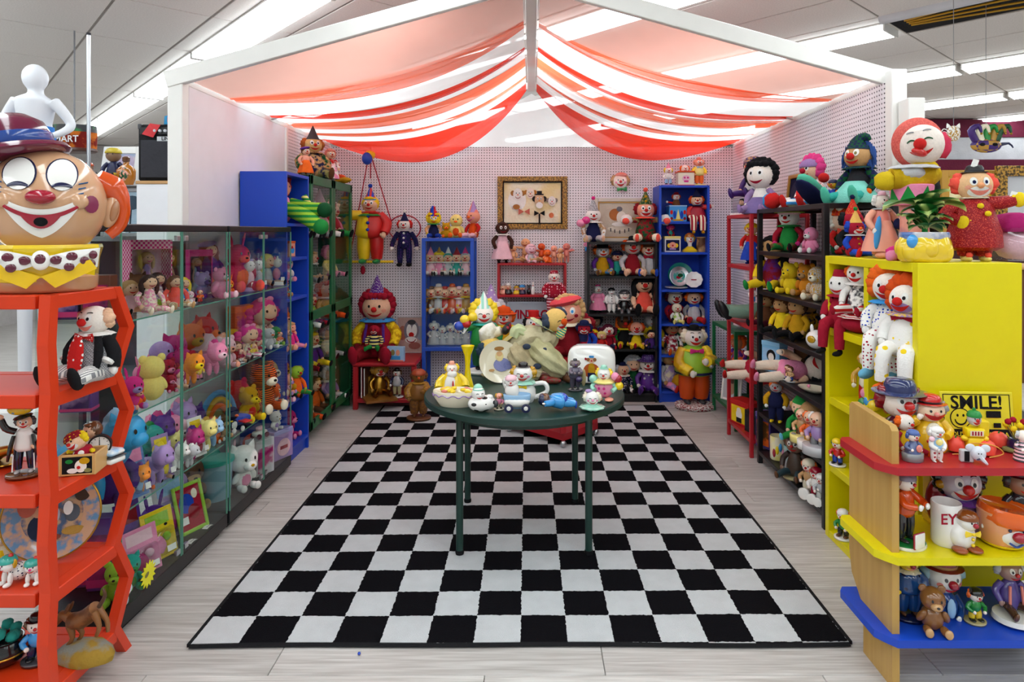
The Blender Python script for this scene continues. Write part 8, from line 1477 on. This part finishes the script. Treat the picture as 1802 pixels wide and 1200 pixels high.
lz = plush('plush_toy', 'grey plush dog with checked scarf on rack shelf near yellow cube', bk_(1428, 1.66, 5), .24, -60, 'tan', 'grey', 'longears', belly='p:blue:white:9')
doll('clown_doll', 'yellow sleeved figure in navy dungarees with yellow boots on rack', (1.6, YX(1366, 1.6), .361), .27, -30, 'stand', t='navy', a='mustard', l='navy', s='yellow', k='lgrey', hair=('shorthair', 'orange'), hd='white', fat=1.25, ar='down', bigf=1.2, hs=1.1, eye='dot')
doll('elf_figurine', 'green elf figure on drum base on lower black rack shelf', bk_(1410, 1.62, 5), .22, -50, 'sit', t='green', a='green', l='green', s='6ac0e0', k='skin', hat=('floppy', 'green'), hair=('tufts', 'tan'), eye='dot', nose=None, cat='figurine')
bh_ = plush('plush_toy', 'blue stuffed hat toy on lower black rack shelf', bk_(1443, 1.7, 5), .2, -60, 'blue', 'blue', 'longears')
for i, (px, c, lb) in enumerate(((1412, 'lyel', 'round yellow rimmed music box with clown on rack'), (1428, 'white', 'white music box base with small clown on rack'), (1440, 'lgrey', 'grey music box base with silver clown near yellow cube'))):
    r_ = small('music_box', lb, (1.6, YX(px, 1.6), .362), .2 + .02*i, -50, 'man', ('tan', 'orange', 'lilac')[i], ('brown', 'mustard', 'grey')[i], 'skin', ('tufts', ('green', 'orange', 'white')[i]), base=c); put(r_, 'drum', 'cyl', c+'!', (0, 0, 0), (.36, .33, .22))
mug('cream mug with red and yellow printed figures on lowest rack shelf', bk_(1369, 1.64, 6), .052, .155, 10, 'n:cream:lyel:5!'); m2 = mug('grey mug with faded picture beside bronze figure on rack', bk_(1394, 1.66, 6), .05, .15, 20, 'n:lgrey:teal:5!')
for o_ in [x for x in bpy.data.objects if x.name.startswith('mug') and x.parent is None][-2:]:
    for k in range(5): put(o_, 'printed_figure', 'ball', ('crim!', 'yellow!', 'sky!', 'pink!', 'blue!')[k], (.047*cos(-2.6+.4*k), .047*sin(-2.6+.4*k), .05+.02*(k % 3)), (.012, .012, .03))
carton('tin_box', 'purple lidded printed tin on lowest black rack shelf', bk_(1351, 1.66, 6), .13, .1, .24, -62, '4a3a80~', top='7a6ab0~', panel='n:5a3a10:orange:9')
doll('bronze_figure', 'dark hobo figurine seated on round base, lowest rack shelf', bk_(1400, 1.62, 6), .23, -45, 'sit', t='4a3a30', l='2a4048', a='3a2a28', k='8a6a58', s='brown', hair=('tufts', 'brown'), hat=('bowler', '3a2a28'), base='khaki', fin='~', cat='figurine')
for i, (px, c, c2) in enumerate(((1424, 'tan', 'cream'), (1434, 'white', 'crim'), (1440, 'lgrey', 'white'))): r_ = small('clown_figurine', ['brown and cream clown figurine low on rack', 'white clown figurine with red stripes low on rack', 'grey drummer clown figurine next to yellow cube shelf'][i], (1.6 + .01*i, YX(px, 1.6), .092), .2 - .02*i, -50, 'man', c, c2, 'face', ('tufts', 'orange'), ('cap', c2), base='white'); put(r_, 'drum', 'cyl', 'white!', (.05, -.34, .12), (.16, .16, .1), (R(90), 0, 0))
# ================================================================ RED AND GREEN RACKS
pu = doll('clown_doll', 'clown in purple and silver lame with black hair on red rack', (1.7, 5.0, 1.73+.13), H(66, 5.0), -60, 'sit', t='n:silver:lgrey:9~', a='violet~', l='violet~', s='violet~', k='f0c8a8', hair=('tufts', 'black'), hat=('cap', 'n:violet:tan:3~'), rf='silver~', eye='dot', bigf=1.3)
dcs = thing('doll_case', 'clear case with dark haired portrait doll on top of red rack', 'display box', (1.63, 5.02, 1.731), -60); MB().box(-.08, .08, -.06, .06, 0, .012).build('case_base', 'white~', dcs, False); MB().box(-.075, .075, -.055, .055, .012, .13).build('case_cover', 'plastic', dcs, False); put(dcs, 'body', 'ball', 'navy', (0, 0, .045), (.04, .035, .035)); h6 = put(dcs, 'head', 'ballhi', 'skin', (0, -.01, .095), .026); put(h6, 'hair', 'shorthair', 'black'); [put(h6, 'eye', 'doteye', 'black!', scale=(s, 1, 1)) for s in (-1, 1)]
bb2 = doll('rag_doll', 'big headed doll with curly black hair and lilac sleeves on red rack', (1.66, 4.72, 1.731), H(84, 4.7), -45, 'sit', t='white', a='9a80b0', l='9a80b0', s='lilac', k='face', hair=('curls', 'black'), nose=None, eye='white', mo='crim', hs=1.35, cat='doll', dress='7a6aa0')
picture('picture', 'gold framed chalkboard leaning on right wall above red rack', (1.93, 4.86, 1.731), .26, .3, 'gold~', 'navy', [('o', .5, .5, .3, .3, '3a3a5a')], .03, .02, rz=-90, lean=6)
doll('clown_doll', 'red and blue puppet doll on long blue cone in red rack', (1.66, 4.92, 1.36), .3, -40, 'stand', t='red', a='red', l='blue', dress='blue', s='blue', k='skin', hair=('tufts', 'mustard'), hat=('cap', 'yellow'), eye='dot', rf='mustard')
bo = thing('boots_doll', 'doll legs in green trousers and black boots sticking out of red rack', 'doll', (1.62, 4.9, .931), -90)
for s in (-1, 1): MB().tube([(s*.04, .18, .09), (s*.045, 0, .07), (s*.05, -.16, .08)], [.06, .05, .042], 12, sub=3).build('trouser_leg', '7a9a88', bo); put(bo, 'boot', 'shoe', 'black~', (s*.055, -.2, .06), (.045, .08, .06), (R(-65), 0, 0))
put(bo, 'torso', 'ball', 'n:tan:brown:6', (0, .22, .12), (.1, .1, .1)); h7 = put(bo, 'head', 'ballhi', 'skin', (.05, .25, .27), .06); put(h7, 'hat', 'brimhat', 'brown'); [put(h7, 'eye', 'doteye', 'black!', scale=(s, 1, 1)) for s in (-1, 1)]
doll('string_puppet', 'tiny white and blue puppet hanging by a thread in red rack', (1.6, 4.72, Z(532, 4.72)), .11, -30, 'stand', t='white', l='sky', k='face', hair=('tufts', 'crim'), s='white', eye='dot'); MB().tube([(0, 0, 1.0), (0, 0, 2.6)], .008, 5).build('thread', 'lgrey', bpy.data.objects[[o.name for o in bpy.data.objects if o.name.startswith('string_puppet')][0]])
bxr = carton('toy_box', 'yellow and red toy box with figure window at bottom of red rack', (1.64, 5.0, .131), .22, .12, .18, -70, 'red~', top='red~', panel='yellow', shapes=[('o', .5, .42, .16, .22, 'white'), ('o', .5, .6, .12, .12, 'face'), ('b', .5, .2, .14, .1, 'black')]); carton('toy_box', 'black toy box with white figure print at bottom of red rack', (1.66, 4.78, .131), .16, .12, .16, -70, 'black~', panel='dark', shapes=[('o', .5, .5, .12, .25, 'white'), ('o', .5, .7, .1, .1, 'red')])
doll('doll', 'orange haired doll with pink wrap on low green rack', (1.74, 5.5, .466), .24, -55, 'sit', t='n:orange:purple:6', l='hot', k='b07050', hair=('curls', 'orange'), eye='dot', nose=None, cat='doll', s='red')
picture('picture', 'white framed portrait standing on bottom shelf of green rack', (1.7, 5.6, .149), .22, .28, 'white~', 'lgrey', [('o', .5, .5, .2, .3, 'b08a70'), ('o', .5, .65, .12, .12, '5a4038')], .02, .015, rz=-60, lean=8)
bbg = thing('plastic_bag', 'clear plastic bag of pink trinkets on top of green rack', 'bag', (1.76, 5.42, .801)); MB().lathe([(.1, 0), (.13, .03), (.1, .08), (.04, .11), (0, .115)], 18, wob=.15, nw=5).build('bag', 'plastic', bbg); put(bbg, 'trinkets', 'lump', 'lpink', (0, 0, .04), (.08, .07, .03)); put(bbg, 'trinkets', 'lump', 'white', (.05, -.05, .03), .03)
# ================================================================ BEYOND THE BOOTH
# white mannequin, one continuous body
mn = thing('mannequin', 'white faceless child mannequin in blue shorts behind the giant clown bust', 'mannequin', (X(62, 4.5), 4.5, 0), 12)
b = MB(); q = H(1, 4.5); zt = Z(114, 4.5)
def zz(py): return Z(py, 4.5)
b.ell((0, 0, zz(137)), (q*20, q*21, q*24), 16, 12); b.tube([(0, q*2, zz(152)), (0, q*2, zz(172))], [q*11, q*13], 12)
b.tube([(0, 0, zz(166)), (0, 0, zz(176)), (0, 0, zz(196)), (0, 0, zz(216)), (0, 0, zz(236)), (0, 0, zz(262))], [q*14, q*31, q*30, q*26, q*28, q*30], 18, fl=.62, M=Matrix.Identity(4))
for s in (-1, 1): b.tube([(s*q*27, 0, zz(176)), (s*q*42, q*4, zz(196)), (s*q*54, q*6, zz(218)), (s*q*46, -q*6, zz(232)), (s*q*32, -q*12, zz(240))], [q*11, q*9.5, q*8, q*7, q*6], 10, sub=3)
for s in (-1, 1): b.tube([(s*q*14, 0, zz(250)), (s*q*15, 0, zz(340)), (s*q*16, 0, .9), (s*q*16, 0, .42)], [q*17, q*15, q*11, q*9], 12, sub=3); b.ell((s*q*16, -q*10, .43), (q*10, q*22, q*8), 10, 7)
o = b.build('body', 'e6e8ee~', mn); rm = o.modifiers.new('join', 'REMESH'); rm.mode = 'VOXEL'; rm.voxel_size = .012; rm.use_smooth_shade = True; sm_ = o.modifiers.new('soft', 'SMOOTH'); sm_.iterations = 4
b = MB(); b.tube([(0, 0, zz(222)), (0, 0, zz(240)), (0, 0, zz(268))], [q*28.5, q*31, q*33], 18, fl=.66); [b.tube([(s*q*16, 0, zz(258)), (s*q*17, 0, zz(330))], [q*19, q*20], 12) for s in (-1, 1)]; b.build('shorts', '3f86d8', mn); MB().box(-.2, .2, -.2, .2, 0, .42, .01).build('plinth', 'white~', mn, False)
pole = thing('metal_pole', 'thin chrome pole rising from floor behind glass cases', 'pole', (X(156, 4.2), 4.2, 0)); MB().tube([(0, 0, 0), (0, 0, Z(60, 4.2))], .011, 12).build('tube', 'silver*', pole); MB().lathe([(.1, 0), (.1, .012), (.03, .02)], 20).build('foot', 'silver*', pole); MB().tube([(0, 0, Z(62, 4.2)), (0, 0, Z(58, 4.2))], .013, 12).build('cap', 'dgrey', pole)
ms = thing('round_sign', 'round hanging food shop sign lettered mart behind metal pole', 'sign', (X(131, 5.2), 5.2, Z(262, 5.2))); q = H(1, 5.2)
MB().lathe([(q*34, 0), (q*36, 0), (q*37, q*28), (q*34, q*28)], 28, sy=.7).build('drum_band', 'n:c86a20:7a1a10:14', ms); MB().lathe([(q*35, -q*6), (q*38, -q*4), (q*36, 0), (q*30, -q*3)], 28, sy=.7).build('lower_rim', '4a2010~', ms); MB().lathe([(q*34, q*27), (q*37, q*28), (q*36, q*40), (q*30, q*40)], 28, sy=.7).build('upper_rim', 'n:dark:green:8~', ms); text(ms, 'lettering', 'MART', q*16, 'white', (q*4, -q*26.5, q*9), (R(90), 0, 0), .001); MB().tube([(0, 0, q*30), (0, 0, CEIL - Z(262, 5.2))], .006, 6).build('hanger', 'grey', ms)
# shelf with picture and figurines behind the cases
fs_ = thing('shop_shelf', 'grey shop shelf holding a mounted print behind the glass cases', 'shelf', (X(192, 4.55), 4.55, 0)); hw = H(54, 4.55)
for z_ in (Z(326, 4.5), Z(352, 4.5)-.25, .6): MB().box(-hw, hw, -.02, .4, z_-.035, z_, .003).build('shelf_board', '7a7c80~', fs_, False)
for s in (-1, 1): MB().box(s*hw, s*(hw-.03), 0, .4, 0, Z(326, 4.5), .002).build('side', 'dgrey~', fs_, False)
MB().box(-hw, hw, .36, .38, 0, Z(326, 4.5)-.04).build('back_panel', '55565a~', fs_, False)
zf = Z(326, 4.5) + .001
picture('print', 'white mounted sports print leaning on grey shop shelf', (X(208, 4.72), 4.72, zf), H(72, 4.7), H(76, 4.7), 'white~', 'n:a8b4d0:d8c8d0:6', [('o', .4, .5, .2, .3, '9aa8c8'), ('o', .6, .6, .2, .2, 'c8b8d0')], .055, .012, lean=12)
doll('player_figurine', 'seated footballer figurine with navy jersey on green base', (X(200, 4.55), 4.55, zf+.03), H(50, 4.55), 5, 'sit', t='navy', a='navy', l='d8c040', s='black', k='8a6a50', hat=('cap', 'c8b030'), hair=None, nose=None, mo=None, eye='dot', fin='~', base='green', cat='figurine')
small('player_figurine', 'small white footballer figurine beside chrome pole', (X(157, 4.55), 4.55, zf), H(40, 4.55), 0, 'man', 'white', 'lgrey', 'a86a40', None, ('cap', 'dorange'), base='white')
dec = thing('decanter', 'amber flask shaped decanter with painted oval on shop shelf', 'decanter', (X(222, 4.48), 4.48, zf)); q = H(1, 4.48)
MB().lathe([(q*12, 0), (q*16, q*10), (q*17, q*26), (q*10, q*33), (q*5, q*36), (q*5, q*42)], 24, sy=.5).build('flask', 'b8701a!', dec); put(dec, 'oval_panel', 'ball', 'n:dgreen:peach:2!', (0, -q*6, q*18), (q*9, q*3, q*13)); MB().lathe([(q*4.5, q*40), (q*6, q*42), (q*6, q*48), (q*3, q*50)], 14).build('stopper', 'brown!', dec)
picture('painting', 'grey framed tree painting on lower grey shelf behind glass case', (X(215, 4.46), 4.44, Z(352, 4.5)-.249), .28, .33, 'grey~', '9ab0c0', [('b', .7, .35, .02, .3, '2a3038'), ('o', .7, .7, .25, .15, '3a4a58'), ('b', .3, .15, .3, .15, 'e8ecf0')], .025, .015, lean=6)
# white cabinet with amplifier
AY = 4.05; wcb = thing('white_cabinet', 'white cabinet beside the booth post carrying the amplifier', 'cabinet', (X(278, AY), AY, 0)); hw = H(38, AY); az = Z(318, AY)
MB().box(-hw, hw-.0, 0, .35, 0, az-.02, .003).build('carcass', 'f0f1f5~', wcb, False); MB().box(-hw-.004, hw, -.006, .35, az-.02, az, .003).build('wooden_top', 'tan~', wcb, False); MB().box(-hw+.01, hw-.01, -.004, 0, .08, az-.04, .001).build('door', 'f0f1f5~', wcb, False)
am = thing('amplifier', 'black guitar amplifier with a red tag on white cabinet', 'amplifier', (X(277, AY), AY+.02, az+.001)); ah = H(100, AY)
MB().box(-hw, hw-.005, 0, .2, 0, ah, .01).build('cabinet', 'black', am); MB().box(-hw+.02, hw-.02, -.006, 0, .02, ah*.72, .002).build('grille', '3a3a40', am, False); MB().box(-hw+.015, hw-.02, -.005, 0, ah*.82, ah*.95, .002).build('control_panel', '1a1a1e~', am, False); MB().box(-.01, hw-.012, -.008, -.006, ah*.7, ah*.78).build('badge', 'silver~', am, False); text(am, 'lettering', 'LINE 6', .03, 'black', (hw*.45, -.0085, ah*.715), (R(90), 0, 0), .0008)
for k in range(5): put(am, 'knob', 'cyl', 'silver~', (-.02 + .032*k, -.005, ah*.88), (.009, .009, .014), (R(90), 0, 0))
for s in (-1, 1): MB().box(s*hw, s*(hw-.025), -.004, .02, ah-.03, ah+.002, .004).build('corner', 'dgrey~', am, False)
MB().add([(-.1, -.012, ah*.82), (-.03, -.013, ah*.76), (.02, -.02, ah*.98), (-.05, -.012, ah*1.01), (-.1, -.014, ah*.82), (-.03, -.015, ah*.76), (.02, -.022, ah*.98), (-.05, -.014, ah*1.01)], [(0, 1, 2, 3), (7, 6, 5, 4), (0, 4, 5, 1), (1, 5, 6, 2), (2, 6, 7, 3), (3, 7, 4, 0)]).build('price_tag', 'd8454a', am, False)
bh2 = thing('party_hat', 'blue pointed hat with yellow flash on top of amplifier', 'hat', (X(294, AY), AY+.1, az+ah+.002)); q = H(1, AY)
MB().lathe([(q*17, 0), (q*19, q*2), (q*18, q*16), (q*15, q*16)], 22).build('band', '3a9ad0', bh2); MB().lathe([(q*15, q*14), (q*9, q*32), (q*1, q*50)], 18).build('cone', '2a56c0', bh2); MB().prism([(q*6, q*15), (q*14, q*15), (q*9, q*27)], -q*13, -q*9).build('flash', 'yellow', bh2, False); MB().box(-q*5, q*6, -q*19.5, -q*17, q*4, q*13, .002).build('emblem', 'dorange', bh2, False)
# right: gold frames and carnival masks against the far wall
picture('painting', 'gold framed pale painting on far wall behind sequin clown', (X(1716, 8.9), 9.0, Z(430, 8.9)), H(100, 8.9), H(132, 8.9), 'gold~', 'n:e0cc90:efe2b4:3', [('o', .5, .4, .25, .3, 'd8c088')], .09, .05, inner='mustard~')
picture('mirror', 'ornate carved gold mirror frame at far right', (X(1810, 8.7), 8.8, Z(440, 8.7)), H(90, 8.7), H(150, 8.7), 'n:b98a35:3a2808:30~', 'lgrey~', [('b', .5, .6, .3, .05, 'dgrey')], .14, .06, cat='mirror')
cmk = thing('carnival_mask', 'gold and green jester carnival mask hanging at right', 'mask', (X(1735, 4.6), 4.6, Z(256, 4.6)), 0); q = H(1, 4.6)
put(cmk, 'mask_face', 'ball', 'p:gold:violet:1.6~', (0, 0, 0), (q*28, q*8, q*13)); [put(cmk, 'eye_hole', 'ball', 'black', (s*q*11, -q*7.5, q*1), (q*5, q*1.5, q*3)) for s in (-1, 1)]
for k, (x_, c) in enumerate(((-26, 'violet'), (-12, 'cream'), (2, 'green'), (16, 'gold'), (26, 'dgreen'))): MB().tube([(q*x_*.7, 0, q*8), (q*x_, 0, q*26), (q*(x_+10), -q*4, q*34), (q*(x_+14), -q*6, q*22)], [q*6, q*6, q*4, q*2], 8, sub=3).build('horn', c+'~', cmk); put(cmk, 'bell', 'ball', 'gold*', (q*(x_+14), -q*6, q*20), q*2)
MB().tube([(q*20, 0, q*0), (q*40, 0, q*4), (q*48, 0, -q*4)], [q*4, q*2, q*1], 7, sub=2).build('ribbon', 'navy~', cmk); MB().tube([(0, 0, q*10), (0, 0, CEIL - Z(256, 4.6))], .002, 5).build('hanging_wire', 'grey', cmk)
cm2 = thing('carnival_mask', 'white and black cat carnival mask hanging above black cloth cat', 'mask', (X(1678, 4.4), 4.4, Z(235, 4.4))); q = H(1, 4.4)
put(cm2, 'mask_face', 'ball', 'n:white:gold:4~', (0, 0, 0), (q*12, q*6, q*14)); put(cm2, 'ears', 'catears', 'white~', (0, 0, q*2), q*13); [MB().tube([(-q*8, 0, q*(4-5*k)), (-q*18, -q*2, q*(8-5*k)), (-q*24, -q*3, q*(2-5*k))], q*.9, 5, sub=3).build('whisker', 'white', cm2) for k in range(3)]; MB().tube([(0, 0, q*12), (0, 0, CEIL - Z(235, 4.4))], .002, 5).build('hanging_wire', 'grey', cm2)
ss = thing('shop_counter', 'low cluttered shop counter far behind the booth at right', 'counter', (X(1760, 7.2), 7.2, 0)); MB().box(-.9, .9, -.3, .3, 0, 1.2, .01).build('cabinet', 'brown~', ss, False); MB().box(-.95, .95, -.34, .34, 1.2, 1.24, .01).build('worktop', 'tan~', ss, False)
bd_ = thing('bead_charm', 'tiny blue glass bead charm lying on floor before the rug', 'trinket', (X(632, 2.47), 2.47, .001)); put(bd_, 'bead', 'ball', 'blue!', (0, 0, .006), .006); put(bd_, 'cap', 'ball', 'silver*', (.004, .003, .011), .003)
